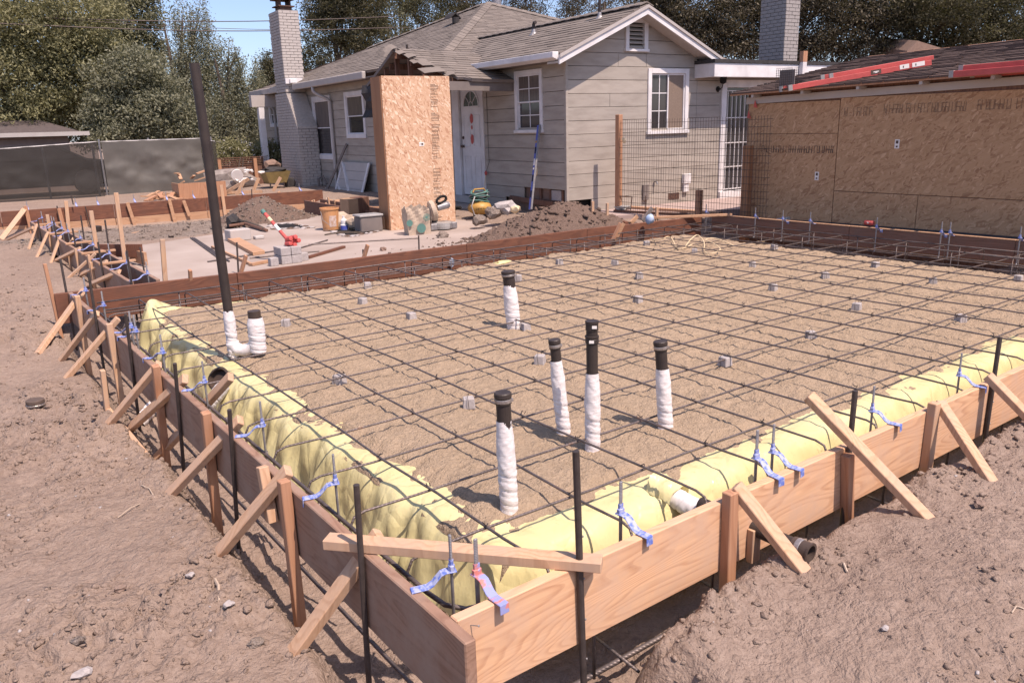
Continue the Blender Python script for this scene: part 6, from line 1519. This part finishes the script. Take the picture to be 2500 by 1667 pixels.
rock(935, 612, .045, 'small reddish stone on the patio beside the far form', 'redbrick', PZ, 11)
rock(1435, 525, .12, 'pale broken stone on the right end of the dirt pile', 'cream', -.05, 12)
p1, s1 = [], []
for i in range(420):
    a = RNG.normal(size=2)*np.array([.55, .35]); p1.append((6.2+a[0], 9.2+a[1], PZ+.006)); s1.append(.006+.03*RNG.uniform()**4)
o = scatter('crumbs', p1, s1, M['dark_dirt']); props(o, 'crumbs of soil and rubble scattered over the patio concrete', 'soil')
for (pp_, lab) in (([(795, 562), (908, 553), (925, 566), (850, 578)], 'rough square hole broken through the patio slab in front of the paper bag'), ([(660, 548), (710, 546), (765, 556), (670, 560)], 'rough hole broken through the patio slab beside the gravel heap')):
    P_ = [site(x, y, PZ+.004) for x, y in pp_]; cc = sum(P_)/4; rim = []
    for i in range(4):
        for j in range(7): q_ = P_[i]+(P_[(i+1) % 4]-P_[i])*j/7; rim.append(q_+(q_-cc)*RNG.uniform(-.10, .10))
    m_ = MB(); n = len(rim); inner = [cc+(q_-cc)*.86-np.array([0, 0, .001]) for q_ in rim]; low = [cc+(q_-cc)*.80-np.array([0, 0, .0015]) for q_ in rim]
    hole = thing('slab_hole', lab, 'hole', cc); obj('pit_shade', MB().prism([cc+(q_-cc)*.9 for q_ in rim], (0, 0, .003)), M['dark'], hole)  # flat dark plate on the slab, painted shade in place of real depth
    for i in range(n):
        d_ = (rim[i]-cc); r_ = .03+.03*RNG.uniform(); o = obj('broken_edge', MB().blob(rim[i]+(0, 0, .004), (r_*1.3, r_, .018), i, .5, 1), M['cmu'] if i % 3 else M['dark_dirt'], hole)

# ------------------------------------------------------------------ tools and materials on the patio
def on(px, py): return site(px, py, PZ)
# striped rebar bender resting on the block stack
bs = on(690, 647); st = thing('block_stack', 'stack of grey concrete spacer blocks on the patio beside the striped bar', 'block stack', bs)
q = random.Random(9)
for i in range(2):
    for j in range(2):
        for k in range(2): 
            x, y, z = bs[0]+i*.135, bs[1]+.01+j*.135, PZ+k*.105; obj('block', MB().box((x+q.uniform(-.004, .004), y, z), (x+.129, y+.129, z+.10)), M['cmu'], st, bevel=.006)
for (px, py, lab) in ((672, 650, 'single grey block left of the block stack'), (745, 637, 'single grey block right of the block stack')): 
    p = on(px, py); single('concrete_block', MB().box((p[0]-.05, p[1], PZ), (p[0]+.05, p[1]+.1, PZ+.10)), M['cmu'], lab, 'block', bevel=.005)
p0 = np.array([bs[0]+.17, bs[1]+.16, PZ+.26]); tip = upright(640, 514, p0+(-.1, .3, 0))
bar = thing('striped_bar', 'red, white and yellow striped steel handle rising from a red head on the blocks', 'bending tool', p0)
cols = ['red', 'paper', 'red', 'cream', 'red']; f_ = [0, .34, .52, .64, .76, .90]
for i in range(5): obj('band', MB().tube([p0+(tip-p0)*f_[i], p0+(tip-p0)*f_[i+1]], .022, 12), M[cols[i]], bar)
obj('grip', MB().tube([p0+(tip-p0)*.90, tip], .028, 12), M['teal'], bar)
hm = MB().blob(p0+(.03, 0, .0), (.07, .06, .06), 4, .3); 
for i in range(5): a = 1.2*i; hm.lathe([(0, -.05), (.028, -.045), (.028, .045), (0, .05)], p0+np.array([.06*math.cos(a)+.03, -.04, .05*math.sin(a)]), 10, (.3, -1, .2))
obj('head', hm, M['red'], bar); obj('foot', MB().blob(p0-(-.02, 0, .10), (.10, .07, .05), 6, .4), M['steel'], bar)
p = on(690, 583); dt = thing('cutter_tool', 'dark long handled cutter lying on the patio behind the vent pipe', 'cutter tool', p)
a, b, c_ = on(650, 553), on(640, 562), on(572, 540); obj('handle', MB().tube([upright(572, 545, c_)+(0, 0, .06), upright(602, 542, on(602, 552)), upright(634, 554, on(634, 562)), upright(645, 560, on(645, 566))], .028, 8), M['bark'], dt)
obj('handle', MB().tube([on(560, 556)+(0, 0, .03), on(600, 553)+(0, 0, .05), on(640, 565)+(0, 0, .04), on(652, 567)+(0, 0, .03)], .026, 8), M['rawwood'], dt); obj('jaw', MB().blob(on(573, 553)+(0, 0, .09), (.13, .12, .14), 8, .5), M['tar'], dt)
p = on(590, 588); single('storage_bin', MB().par(p-(.16, 0, 0), (.32, .02, 0), (-.02, .22, 0), (0, 0, .17)).par(p+(.2, -.05, 0), (.14, 0, 0), (0, .12, 0), (0, 0, .05)), M['fascia'], 'translucent white plastic bin on the patio near the vent pipe', 'bin', bevel=.01)
q0, q1 = on(558, 590), on(640, 621); single('lumber', MB().par(on(556, 590), on(618, 625)-on(556, 590), on(647, 620)-on(618, 625), (0, 0, .05)), M['pale_x'], 'pale wide board lying flat on the patio near the far form', 'lumber', bevel=.004)
for k, (a, b, lab) in enumerate((((465, 582), (545, 640), 'leftmost loose rebar pointing at the vent pipe on the patio'), ((470, 582), (552, 640), 'second loose rebar lying close beside the leftmost one on the patio'), ((475, 583), (560, 640), 'third loose rebar of the bundle beside the vent pipe'), ((507, 641), (720, 607), 'long loose rebar lying across the patio in front of the pale board'), ((610, 632), (780, 615), 'loose rebar ending behind the block stack'), ((753, 599), (1024, 583), 'long loose rebar running towards the paper bag'), ((735, 607), (800, 588), 'short loose rebar right of the striped bar'))):
    single('loose_rebar', MB().tube([on(*a)+(0, 0, .012), on(*b)+(0, 0, .012)], .010, 6), M['rebar'], lab, 'rebar', 'loose rebar on the patio')
for k, (a, b, w, lab) in enumerate((((612, 650), (700, 632), .07, 'thin brown strip of lumber beside the block stack'), ((752, 632), (840, 606), .05, 'thin dark board edge along the far form right of the block stack'), ((518, 606), (612, 648), .03, 'narrow strip of lumber under the loose rebar'), ((325, 574), (362, 562), .08, 'short warped board lying at the gravel edge'))):
    single('lumber', MB().beam(on(*a)+(0, 0, .02), on(*b)+(0, 0, .02), w, .03), M['pale_x' if k != 1 else 'stained'], lab, 'lumber')
# bucket, bags, bottle
p = on(808, 561); bu = thing('bucket', 'orange plastic bucket with a torn label on the patio', 'bucket', p)
obj('shell', MB().lathe([(0, 0), (.125, 0), (.15, .33), (.16, .335), (.16, .36), (.15, .362), (.143, .36), (.13, .05), (0, .04)], p, 24), M['orange'], bu); lp = MB()
for i in range(7):
    q = -2.1+i*.13; q2 = q+.13; r_ = lambda h: .1255+.025*h/.33+.001
    lp.add([p+(r_(.06)*math.cos(q), r_(.06)*math.sin(q), .06), p+(r_(.06)*math.cos(q2), r_(.06)*math.sin(q2), .06), p+(r_(.24)*math.cos(q2), r_(.24)*math.sin(q2), .24), p+(r_(.24)*math.cos(q), r_(.24)*math.sin(q), .24)], [(0, 1, 2, 3)])
obj('torn_label', lp, plain('bucklabel', (.72, .62, .58), (.42, .22, .12), 22, .7), bu); obj('wire_handle', MB().tube([p+(-.16, -.02, .31), p+(-.17, -.1, .18), p+(-.10, -.19, .10)], .005, 5), M['galv'], bu)
p = on(845, 558); single('paper_bag', MB().blob(p+(0, .05, .12), (.2, .13, .14), 4, .5), M['kraft'], 'crumpled brown paper bag right of the orange bucket', 'paper bag')
p = on(872, 561); single('paper_bag', MB().blob(p+(0, .03, .09), (.17, .12, .11), 9, .6), M['kraft'], 'small crumpled tan bag left of the grey tote', 'paper bag')
p = on(841, 562); bo = thing('bottle', 'blue and white plastic bottle standing in front of the crumpled bags', 'bottle', p); obj('body', MB().lathe([(0, 0), (.06, 0), (.06, .09), (.05, .10), (.05, .16), (.02, .20), (.02, .23), (0, .23)], p, 16), M['white'], bo); obj('label', MB().lathe([(.061, .01), (.0615, .012), (.0615, .075), (.061, .077)], p, 16), M['levelblue'], bo)
hp = [on(793, 575), on(830, 570), on(860, 569), on(900, 565), on(865, 572), on(815, 572)]; single('cord_coil', MB().tube([x+(0, 0, .012+.01*(i % 2)) for i, x in enumerate(hp)], .011, 6), M['bark'], 'brown cord lying in loose coils in front of the bucket', 'cord')
p = on(910, 566); tb = thing('storage_tote', 'grey plastic tote with a lid standing beside the plywood box', 'tote', p); obj('tub', MB().par(p-(.2, 0, 0), (.38, -.02, 0), (.02, .28, 0), (0, 0, .24)), M['soffit'], tb, bevel=.015); obj('lid', MB().par(p-(.215, .015, -.24), (.41, -.02, 0), (.02, .31, 0), (0, 0, .035)), M['greyplastic'], tb, bevel=.01)
p = on(944, 560); single('cardboard_box', MB().par(p-(.06, .0, 0), (.16, -.015, 0), (0, .2, 0), (0, 0, .21)), M['card'], 'small cardboard box between the grey tote and the plywood box', 'cardboard box', bevel=.004)
p = site(886, 544, -.2); cb2 = thing('cardboard_box', 'tall open cardboard box behind the grey tote', 'cardboard box', p); obj('carton', MB().par(p-(.25, 0, 0), (.2, .02, 0), (.0, .34, 0), (0, 0, .42)), M['card'], cb2, bevel=.004); obj('carton_side', MB().par(p-(.05, -.02, 0), (.28, .14, 0), (-.02, .3, 0), (0, 0, .43)), M['rawwood'], cb2, bevel=.004)
# chop saw and paper bag with green discs
p = on(1080, 562); cs = thing('chop_saw', 'chop saw with a raised blade guard and D handle standing before the plywood box', 'chop saw', p)
obj('base', MB().par(p-(.25, 0, -.01), (.52, -.03, 0), (.02, .34, 0), (0, 0, .10)).lathe([(.16, .0), (.17, .02), (.17, .10), (0, .11)], p+(.05, .08, .01), 20), M['galv'], cs, bevel=.01)
obj('turntable', MB().lathe([(.15, .02), (.155, .06), (.15, .115), (0, .118)], p+(.04, .06, .0), 24), M['greyplastic'], cs); g0 = p+(-.06, .17, .30)
obj('arm', MB().tube([p+(.0, .25, .08), p+(.0, .26, .2), g0+(.04, .02, -.05)], [.07, .06, .05], 10), M['tar'], cs); ax_ = np.array([.93, -.3, .22])
obj('blade_guard', MB().lathe([(0, -.045), (.14, -.045), (.165, -.03), (.165, .03), (.14, .045), (0, .045)], g0, 28, ax_), M['kraft'], cs); obj('blade', MB().lathe([(0, .047), (.11, .047), (.11, .051), (0, .051)], g0, 28, ax_), M['clampband'], cs)
m0 = g0+(.17, -.03, .06); obj('motor', MB().lathe([(0, -.09), (.055, -.085), (.06, .08), (.04, .12), (0, .12)], m0, 16, ax_), M['galv'], cs)
ring = [g0+np.array([.15+.09*math.cos(a), -.04, .165+.05*math.sin(a)])+np.array([0, 0, .02*math.cos(a)]) for a in np.linspace(0, 2*math.pi, 17)]; obj('handle', MB().tube(ring, .022, 8), M['dark'], cs)
p = on(1026, 573); pb_ = thing('paper_bag', 'open kraft paper bag with green round prints standing on the patio by the chop saw', 'paper bag', p)
w2, d2, h2_ = .36, .22, .42; e1 = np.array([.98, -.18, 0]); e2 = np.array([.18, .98, 0]); bb = p-e1*.18
def bag_face(o, a, up_, n1=8, n2=8, sd=1):
    P = np.zeros((n1+1, n2+1, 3)); nn = np.cross(a, up_); nn /= np.linalg.norm(nn)
    for i in range(n1+1):
        for j in range(n2+1): P[i, j] = o+a*i/n1+up_*j/n2+nn*(.018*math.sin(i*1.7+j*.9+sd)*(j/n2))+np.array([0, 0, .03*math.sin(i*2.1+sd)*(j == n2)])
    return P
mb = MB(); mb.grid(bag_face(bb, e1*w2, np.array([-.03, -.02, h2_]), sd=1)); mb.grid(bag_face(bb+e2*d2, e1*w2, np.array([.02, .03, h2_]), sd=2)); mb.grid(bag_face(bb, e2*d2, np.array([-.03, 0, h2_]), 6, 8, 3)); mb.grid(bag_face(bb+e1*w2, e2*d2, np.array([.03, 0, h2_]), 6, 8, 4)); mb.add([bb, bb+e1*w2, bb+e1*w2+e2*d2, bb+e2*d2], [(0, 3, 2, 1)])
o = obj('bag', mb, M['kraft'], pb_); 
def disc(a, z, r0_, r1_, m): 
    c_ = bb+e1*a-e2*.030+np.array([-.03*z/h2_, -.012*z/h2_, z]); ring_ = MB(); n = 28
    vs = []; 
    for r in (r0_, r1_):
        for i in range(n): q = 2*math.pi*i/n; vs.append(c_+e1*r*math.cos(q)+np.array([0, 0, r*math.sin(q)]))
    obj('green_print', ring_.add(vs, [(i, (i+1) % n, n+(i+1) % n, n+i) for i in range(n)]), M[m], pb_)
disc(.30, .26, .0001, .024, 'teal'); disc(.30, .26, .033, .042, 'teal'); disc(.30, .26, .050, .056, 'teal'); disc(.20, .10, .0001, .072, 'teal'); disc(.02, .19, .0001, .05, 'teal')
# compressor with hoses
p = site(1172, 528, -.15); cp = thing('air_compressor', 'yellow pancake air compressor with a coil of green hose on top beside the front door', 'compressor', p)
obj('tank', MB().lathe([(0, .02), (.10, .03), (.19, .09), (.215, .15), (.19, .21), (.10, .27), (0, .28)], p, 28), M['yellow'], cp, smooth=True); obj('foot', MB().lathe([(.1, 0), (.12, .0), (.12, .05), (.1, .06)], p, 14), M['tar'], cp)
obj('motor_cover', MB().par(p+(-.14, -.07, .26), (.26, 0, 0), (0, .16, 0), (0, 0, .16)), M['tar'], cp, bevel=.03); obj('carry_handle', MB().tube([p+(-.13, 0, .42), p+(-.1, 0, .47), p+(.1, 0, .47), p+(.13, 0, .42)], .014, 8), M['yellow'], cp)
tc = bpy.data.curves.new('lettering', 'FONT'); tc.body = 'DEWALT'; tc.size = .052; tc.extrude = .0008; tc.align_x = 'CENTER'; to = bpy.data.objects.new('lettering', tc); COL.objects.link(to)
bpy.context.view_layer.update(); me = bpy.data.meshes.new_from_object(to.evaluated_get(bpy.context.evaluated_depsgraph_get())); bpy.data.objects.remove(to)
me.materials.clear(); me.materials.append(M['dark']); lt = bpy.data.objects.new('lettering', me); COL.objects.link(lt); lt.parent = cp; vd = np.array([-p[0], -p[1], 0]); vd /= np.linalg.norm(vd); lt.location = tuple(vd*.218+np.array([.03, -.02, .132])); lt.rotation_euler = (rad(90), 0, math.atan2(vd[1], vd[0])+rad(90))
qh = random.Random(12)
for k in range(7):
    a0 = qh.uniform(0, 6); R__ = qh.uniform(.12, .20); z0 = .27+.025*k; pts = [p+np.array([R__*math.cos(a0+i*.42)*(1+.1*math.sin(i*1.3)), R__*.8*math.sin(a0+i*.42), z0+.025*math.sin(i*.7+k)-.06*(R__ > .2)]) for i in range(16)]
    obj('air_hose', MB().tube(pts, .011, 6), M['teal' if k != 4 else 'greyplastic'], cp, smooth=True)
obj('air_hose', MB().tube([p+(-.16, -.1, .36), p+(-.25, -.12, .2), p+(-.22, -.16, .05), p+(-.05, -.2, .012)], .011, 6), M['greyplastic'], cp, smooth=True)
fx = upright(1187, 440, site(1185, 520, -.15)); ex_ = thing('extension_cord', 'orange cream cord hanging from the wall outlet down to the compressor', 'cord', p+(.1, -.1, 0))
obj('cord', MB().tube([PL(2.58, .47, .05), PL(2.56, .1, .12), p+(.16, -.12, .15), p+(.14, -.16, .0)], .007, 6), M['cream'], ex_); obj('cord', MB().tube([PL(2.52, 2.0, .01), PL(2.50, 1.0, .02), PL(2.47, .7, .03), PL(2.58, .5, .04)], .005, 5), M['bark'], ex_); obj('plug', MB().blob(PL(2.58, .49, .05), (.03, .03, .05), 3, .3), M['red'], ex_)
p = site(1125, 528, -.15); single('tool_bag', MB().blob(p+(.0, .3, .12), (.20, .09, .05), 5, .3), M['dark'], 'dark tool case lying on the door step behind the plywood box', 'tool case')
# blue level leaning on the wall
lb0 = site(1296, 505, .0); lt_ = PL(.735, 1.36, .03); lv_ = thing('spirit_level', 'long blue spirit level leaning upright against the wall below the window', 'spirit level', lb0); lb0[2] = -.05
d = lt_-lb0; L = np.linalg.norm(d); d /= L; sd_ = np.cross(d, HX); sd_ /= np.linalg.norm(sd_); nn = np.cross(sd_, d)
if nn@HX > 0: nn = -nn
obj('beam', MB().par(lb0-sd_*.032, sd_*.064, nn*.03, d*L), M['levelblue'], lv_, bevel=.003); obj('edge_strip', MB().par(lb0-sd_*.046, sd_*.013, nn*.034, d*L), M['galv'], lv_); 
for f_ in (.14, .33, .52, .66): obj('hand_slot', MB().par(lb0+d*L*f_-sd_*.018+nn*.0305, sd_*.036, nn*.002, d*.12), M['dark' if f_ != .52 else 'paper'], lv_)
obj('vial', MB().lathe([(0, 0), (.024, 0), (.024, .004), (0, .005)], lb0+d*L*.80+nn*.030, 14, nn), M['yellow'], lv_); obj('vial', MB().lathe([(0, 0), (.018, 0), (.018, .004), (0, .005)], lb0+d*L*.48+nn*.030, 14, nn), M['paper'], lv_)
c = PL(.80, .58, .10); single('cord_hook', MB().tube([c+np.array([.0, -.06*math.cos(a), .09*math.sin(a)]) for a in np.linspace(-1.6, 1.7, 9)], .014, 6), M['cream'], 'cream loop of cord hanging behind the blue level', 'cord')
# white gate panel leaning by the downspout
g0, g1 = PL(8.25, -.34, .34), PL(10.15, -.34, .34); g2 = PL(10.0, .55, .06); g3 = PL(8.2, .55, .06)
gp = thing('gate_panel', 'white boarded gate panel with diagonal braces leaning on the wall by the downspout', 'gate panel', (g0+g1)/2); ga = g1-g0; gl = np.linalg.norm(ga); ga /= gl; gu = (g3-g0); gh = np.linalg.norm(gu); gu /= gh; gn = np.cross(ga, gu); gn = gn if gn[0] < 0 else -gn
for i in range(4): obj('board', MB().par(g0+gu*(gh*i/4+.003), ga*gl, gu*(gh/4-.006), gn*.02), M['fascia'], gp, bevel=.002)
obj('frame', MB().par(g1-ga*.09+gn*.02, ga*.09, gu*gh, gn*.02), M['white'], gp); obj('frame', MB().par(g0+gn*.02, ga*.09, gu*gh, gn*.02), M['white'], gp)
obj('diagonal', MB().beam(g1-ga*.12+gu*(gh-.02)+gn*.03, g0+ga*.75+gu*.02+gn*.03, .02, .09, gn), M['white'], gp); obj('diagonal', MB().beam(g1-ga*.1+gu*.35*gh+gn*.03, g0+ga*1.3+gu*.02+gn*.03, .02, .07, gn), M['white'], gp)
a, b = PL(10.55, -.36, .5), PL(9.75, 1.02, .04); single('lumber', MB().beam(a, b, .04, .06), M['soffit'], 'weathered stick leaning on the wall beside the downspout', 'lumber')
a = PL(11.6, -.2, .25); single('wall_tap', MB().tube([a+(0, 0, -.15), a+(0, 0, .25), a+(.1, -.1, .32), a+(.15, -.2, .1)], .035, 8), M['soffit'], 'grey bent pipe at the wall foot right of the chimney', 'pipe')
qd = random.Random(31)
for k in range(16):
    c = site(qd.uniform(800, 925), qd.uniform(487, 508), -.12); a_ = qd.uniform(0, 3.1); l_ = qd.uniform(.1, .28); single('wood_scrap', MB().beam(c-(l_*math.cos(a_), l_*math.sin(a_), 0), c+np.array([l_*math.cos(a_), l_*math.sin(a_), .03]), qd.uniform(.06, .14), .02), M['pale_x' if k % 3 else 'kraft'], 'pale wood scraps heaped in front of the white gate panel', 'wood scrap', 'wood scraps before the gate panel')
for k in range(22):
    c = site(qd.uniform(365, 445), qd.uniform(471, 486), .0); c[2] = -.1+qd.uniform(0, .12); a_ = qd.uniform(0, 3.1); l_ = qd.uniform(.12, .34); single('wood_offcut', MB().beam(c-(l_*math.cos(a_), l_*math.sin(a_), 0), c+np.array([l_*math.cos(a_), l_*math.sin(a_), .06]), qd.uniform(.05, .1), .03), M['pale_x' if k % 3 else 'stake_red'], 'short pale lumber offcut in the heap before the grey fence screen', 'wood offcut', 'offcuts heaped before the fence')
c = site(487, 482, .0); c[1] += .9; ob_ = thing('crate_form', 'orange brown plywood crate heaped with offcuts right of the vent pipe foot fence', 'crate', c); obj('panel', MB().box((c[0]-.2, c[1], -.2), (c[0]+.9, c[1]+.03, .28)), M['stake_red'], ob_); obj('side', MB().box((c[0]-.2, c[1]+.03, -.2), (c[0]-.17, c[1]+.6, .28)), M['pale_x'], ob_)
for k in range(7): a_ = c+np.array([qd.uniform(-.1, .8), .3, .3+qd.uniform(0, .25)]); obj('offcut', MB().beam(a_, a_+np.array([qd.uniform(-.4, .4), .1, qd.uniform(-.1, .12)]), .08, .03), M['pale_x'], ob_)
c = far(575, 447, 21.5); tr_ = thing('debris_heap', 'grey debris bag printed with white shapes in front of the lattice fence', 'debris bag', (c[0], c[1], -.15)); obj('bag', MB().blob((c[0]-.1, c[1], .22), (.75, .3, .34), 6, .4), plain('debris', (.32, .28, .25), (.16, .13, .12), 8, .9), tr_)
obj('white_ring', MB().lathe([(.08, -.02), (.15, -.02), (.15, .02), (.08, .02)], (c[0]-.05, c[1]-.36, .34), 20, (0.1, 1, .3)), M['paper'], tr_)
for k in range(9): a_ = np.array([c[0]+qd.uniform(-.4, .7), c[1]-.33, qd.uniform(.05, .5)]); obj('white_scrap', MB().blob(a_, (qd.uniform(.04, .12), .03, qd.uniform(.03, .06)), k, .5, 1), M['paper'], tr_)
for k, ((a, b), lab) in enumerate([(((563, 478), (607, 437)), 'leaning lumber brace behind the back form, slanting up to the right'), (((598, 480), (597, 440)), 'upright lumber stake behind the back form by the lattice fence'), (((637, 475), (632, 434)), 'upright lumber stake left of the yellow wheelbarrow'), (((688, 470), (685, 433)), 'upright lumber stake in front of the house chimney'), (((548, 474), (640, 468)), 'long lumber lying on the debris behind the back form')]):
    A_ = site(*a, -.05); A_[1] += .6; B_ = upright(*b, A_+(0, .1, 0)); single('lumber', MB().beam(A_, B_, .07, .04, (0, 1, 0)), M['stake'], lab, 'lumber')
c = site(672, 462, -.2); wb2 = thing('wheelbarrow', 'yellow wheelbarrow tub behind the back form left of the chimney', 'wheelbarrow', c); obj('tub', MB().add([(c[0]-.35, c[1]-.3, .30), (c[0]+.40, c[1]-.3, .30), (c[0]+.40, c[1]+.3, .34), (c[0]-.35, c[1]+.3, .34), (c[0]-.22, c[1]-.2, -.02), (c[0]+.28, c[1]-.2, -.02), (c[0]+.28, c[1]+.2, -.02), (c[0]-.22, c[1]+.2, -.02)], [(4, 5, 1, 0), (5, 6, 2, 1), (6, 7, 3, 2), (7, 4, 0, 3), (7, 6, 5, 4)]), M['dull_yellow'], wb2); obj('load', MB().blob((c[0], c[1], .36), (.36, .26, .10), 3, .4), M['tar'], wb2); obj('leg', MB().tube([(c[0]-.2, c[1]-.2, -.25), (c[0]-.2, c[1]-.2, .0)], .02, 6), M['steel'], wb2); obj('leg', MB().tube([(c[0]+.2, c[1]-.2, -.25), (c[0]+.2, c[1]-.2, .0)], .02, 6), M['steel'], wb2); obj('wheel', MB().lathe([(.12, -.05), (.17, -.03), (.17, .03), (.12, .05)], (c[0]+.45, c[1], -.05), 16, (0, 1, 0)), M['tar'], wb2)
single('red_tarp', MB().blob((c[0]+.12, c[1]+.35, .48), (.25, .15, .16), 8, .4), M['redbrick'], 'dark red bundle behind the yellow wheelbarrow', 'bundle')
p = site(237, 580, -.24); single('pipe_stub', MB().tube([p-(0, 0, .1), upright(237, 552, p)], .07, 14), M['abs'], 'short black pipe stub standing in the gravel left of the patio', 'pipe')
# junk by the walkway: blue ball, boards, mesh cage, cords, can
bl_ = site(1586, 535, .06); single('chalk_ball', MB().blob(bl_, (.062, .062, .072), 2, .12, 3), M['skyblue'], 'pale blue ball capping a rod at the far form', 'ball', smooth=True)
for (a, b, w, lab, m) in [((1487, 503), (1760, 521), .12, 'long weathered board lying along the walkway edge', 'pale_x'), ((1500, 515), (1700, 526), .06, 'dark board edge below the weathered walkway board', 'rawwood'), ((1467, 531), (1530, 545), .06, 'reddish board sloping behind the far form at the right', 'stained')]:
    single('lumber', MB().beam(site(*a, -.10), site(*b, -.10), w, .04), M[m], lab, 'lumber')
A_ = site(1570, 540, -.05); single('lumber', MB().beam(A_, upright(1592, 508, A_+(0, .1, 0)), .06, .03, (0, 1, 0)), M['soffit'], 'weathered stake leaning right of the mesh cage', 'lumber')
A_ = site(1540, 545, -.02); single('lumber', MB().beam(A_, upright(1556, 528, A_+(0, .1, 0)), .05, .03, (0, 1, 0)), M['pale_x'], 'short pale stake just left of the blue ball', 'lumber')
c = site(1520, 515, -.1); cg = thing('mesh_cage', 'rusty bent mesh frame standing at the foot of the tall fence post', 'mesh frame', c); c2 = site(1540, 512, -.1)
for a, b in (((1510, 480), (1543, 481)), ((1543, 481), (1537, 540)), ((1510, 480), (1508, 515)), ((1576, 478), (1576, 540))): 
    P_ = [upright(*q_, c) for q_ in (a, b)]; obj('bar', MB().tube(P_, .009, 6), M['rust'], cg)
c = site(1520, 508, -.05); single('rag', MB().blob(c, (.14, .1, .05), 5, .5), M['greyplastic'], 'crumpled pale rag lying under the mesh frame', 'rag')
p = onplane(2122, 548, (9.66, 0, 0), (1, 0, 0)); cn = thing('drink_can', 'red drink can with a white emblem lying on the right form', 'can', p); obj('body', MB().lathe([(0, -.06), (.027, -.06), (.033, -.052), (.033, .052), (.027, .06), (0, .06)], p+(0, 0, .02), 18, (.05, 1, 0)), M['red'], cn, smooth=True)
ws_ = np.array([-.035, 0, .024]); obj('emblem', MB().lathe([(.008, 0), (.011, 0), (.011, .002), (.008, .002)], p+(-.032, 0, .022), 16, (-1, 0, 0)).tube([p+(-.034, .018, .034), p+(-.034, 0, .028), p+(-.034, -.018, .036)], .0022, 5), M['paper'], cn)
hs = [(9.80, 7.55, -.06), (9.78, 6.4, -.03), (9.80, 5.0, -.02), (9.84, 3.6, -.02), (9.9, 2.2, 0)]; single('black_hose', MB().tube(hs, .035, 8), M['tar'], 'black corrugated pipe lying between the right form and the shed wall', 'hose')
p = site(1930, 538, -.0); single('hose_end', MB().tube([(9.72, 6.9, -.02), (9.73, 6.72, .0)], [.03, .045], 10), M['greyplastic'], 'grey wrapped hose end on the right form near the shed corner', 'hose end')
def cord(label, pts, r=.006, m='cream'):
    P_ = [sandpt(x, y)+(0, 0, dz+.012) if dz is not None else site(x, y, .0) for (x, y, dz) in pts]
    Q = []
    for i in range(len(P_)-1):
        p_1, p0_, p1_, p2_ = P_[max(i-1, 0)], P_[i], P_[i+1], P_[min(i+2, len(P_)-1)]
        for k in range(6): t = k/6; Q.append(.5*((2*p0_)+(-p_1+p1_)*t+(2*p_1-5*p0_+4*p1_-p2_)*t*t+(-p_1+3*p0_-3*p1_+p2_)*t**3))
    Q.append(P_[-1]); return single('cord', MB().tube(Q, r, 6), M[m], label, 'cord', smooth=True)
cord('cream cord running from the far form across the back of the sand in loops', [(1355, 567, .12), (1385, 575, .10), (1398, 596, .02), (1440, 594, .02), (1470, 586, .03), (1530, 594, .02), (1600, 593, .02), (1635, 592, .06), (1656, 612, .01), (1690, 605, .03)])
cord('cream cord loops near the spacer block at the back of the sand', [(1672, 608, .01), (1685, 600, .06), (1702, 594, .09), (1718, 603, .05), (1720, 618, .01), (1735, 626, .02), (1758, 620, .04), (1740, 608, .06), (1722, 600, .06), (1745, 594, .05), (1790, 606, .02)])
cord('cream cord lying along the trench by the right form', [(1850, 598, .03), (1900, 598, .04), (1980, 606, .03), (2060, 602, .05), (2140, 602, .08), (2210, 608, .06), (2260, 600, .14), (2300, 600, .20), (2312, 620, .08), (2313, 640, .0)])
p = sandpt(1240, 655); single('plastic_scrap', MB().blob(p+(0, .1, .06), (.11, .05, .02), 3, .5), M['yellow_sheet'], 'scrap of yellow plastic caught behind the far wrapped pipe', 'plastic scrap')
p = face_far(1100, 650); single('paint_mark', MB().blob((p[0], p[1]-.03, -.18), (.035, .008, .06), 3, .4), M['skyblue'], 'pale green paint tag on the far form', 'paint tag')
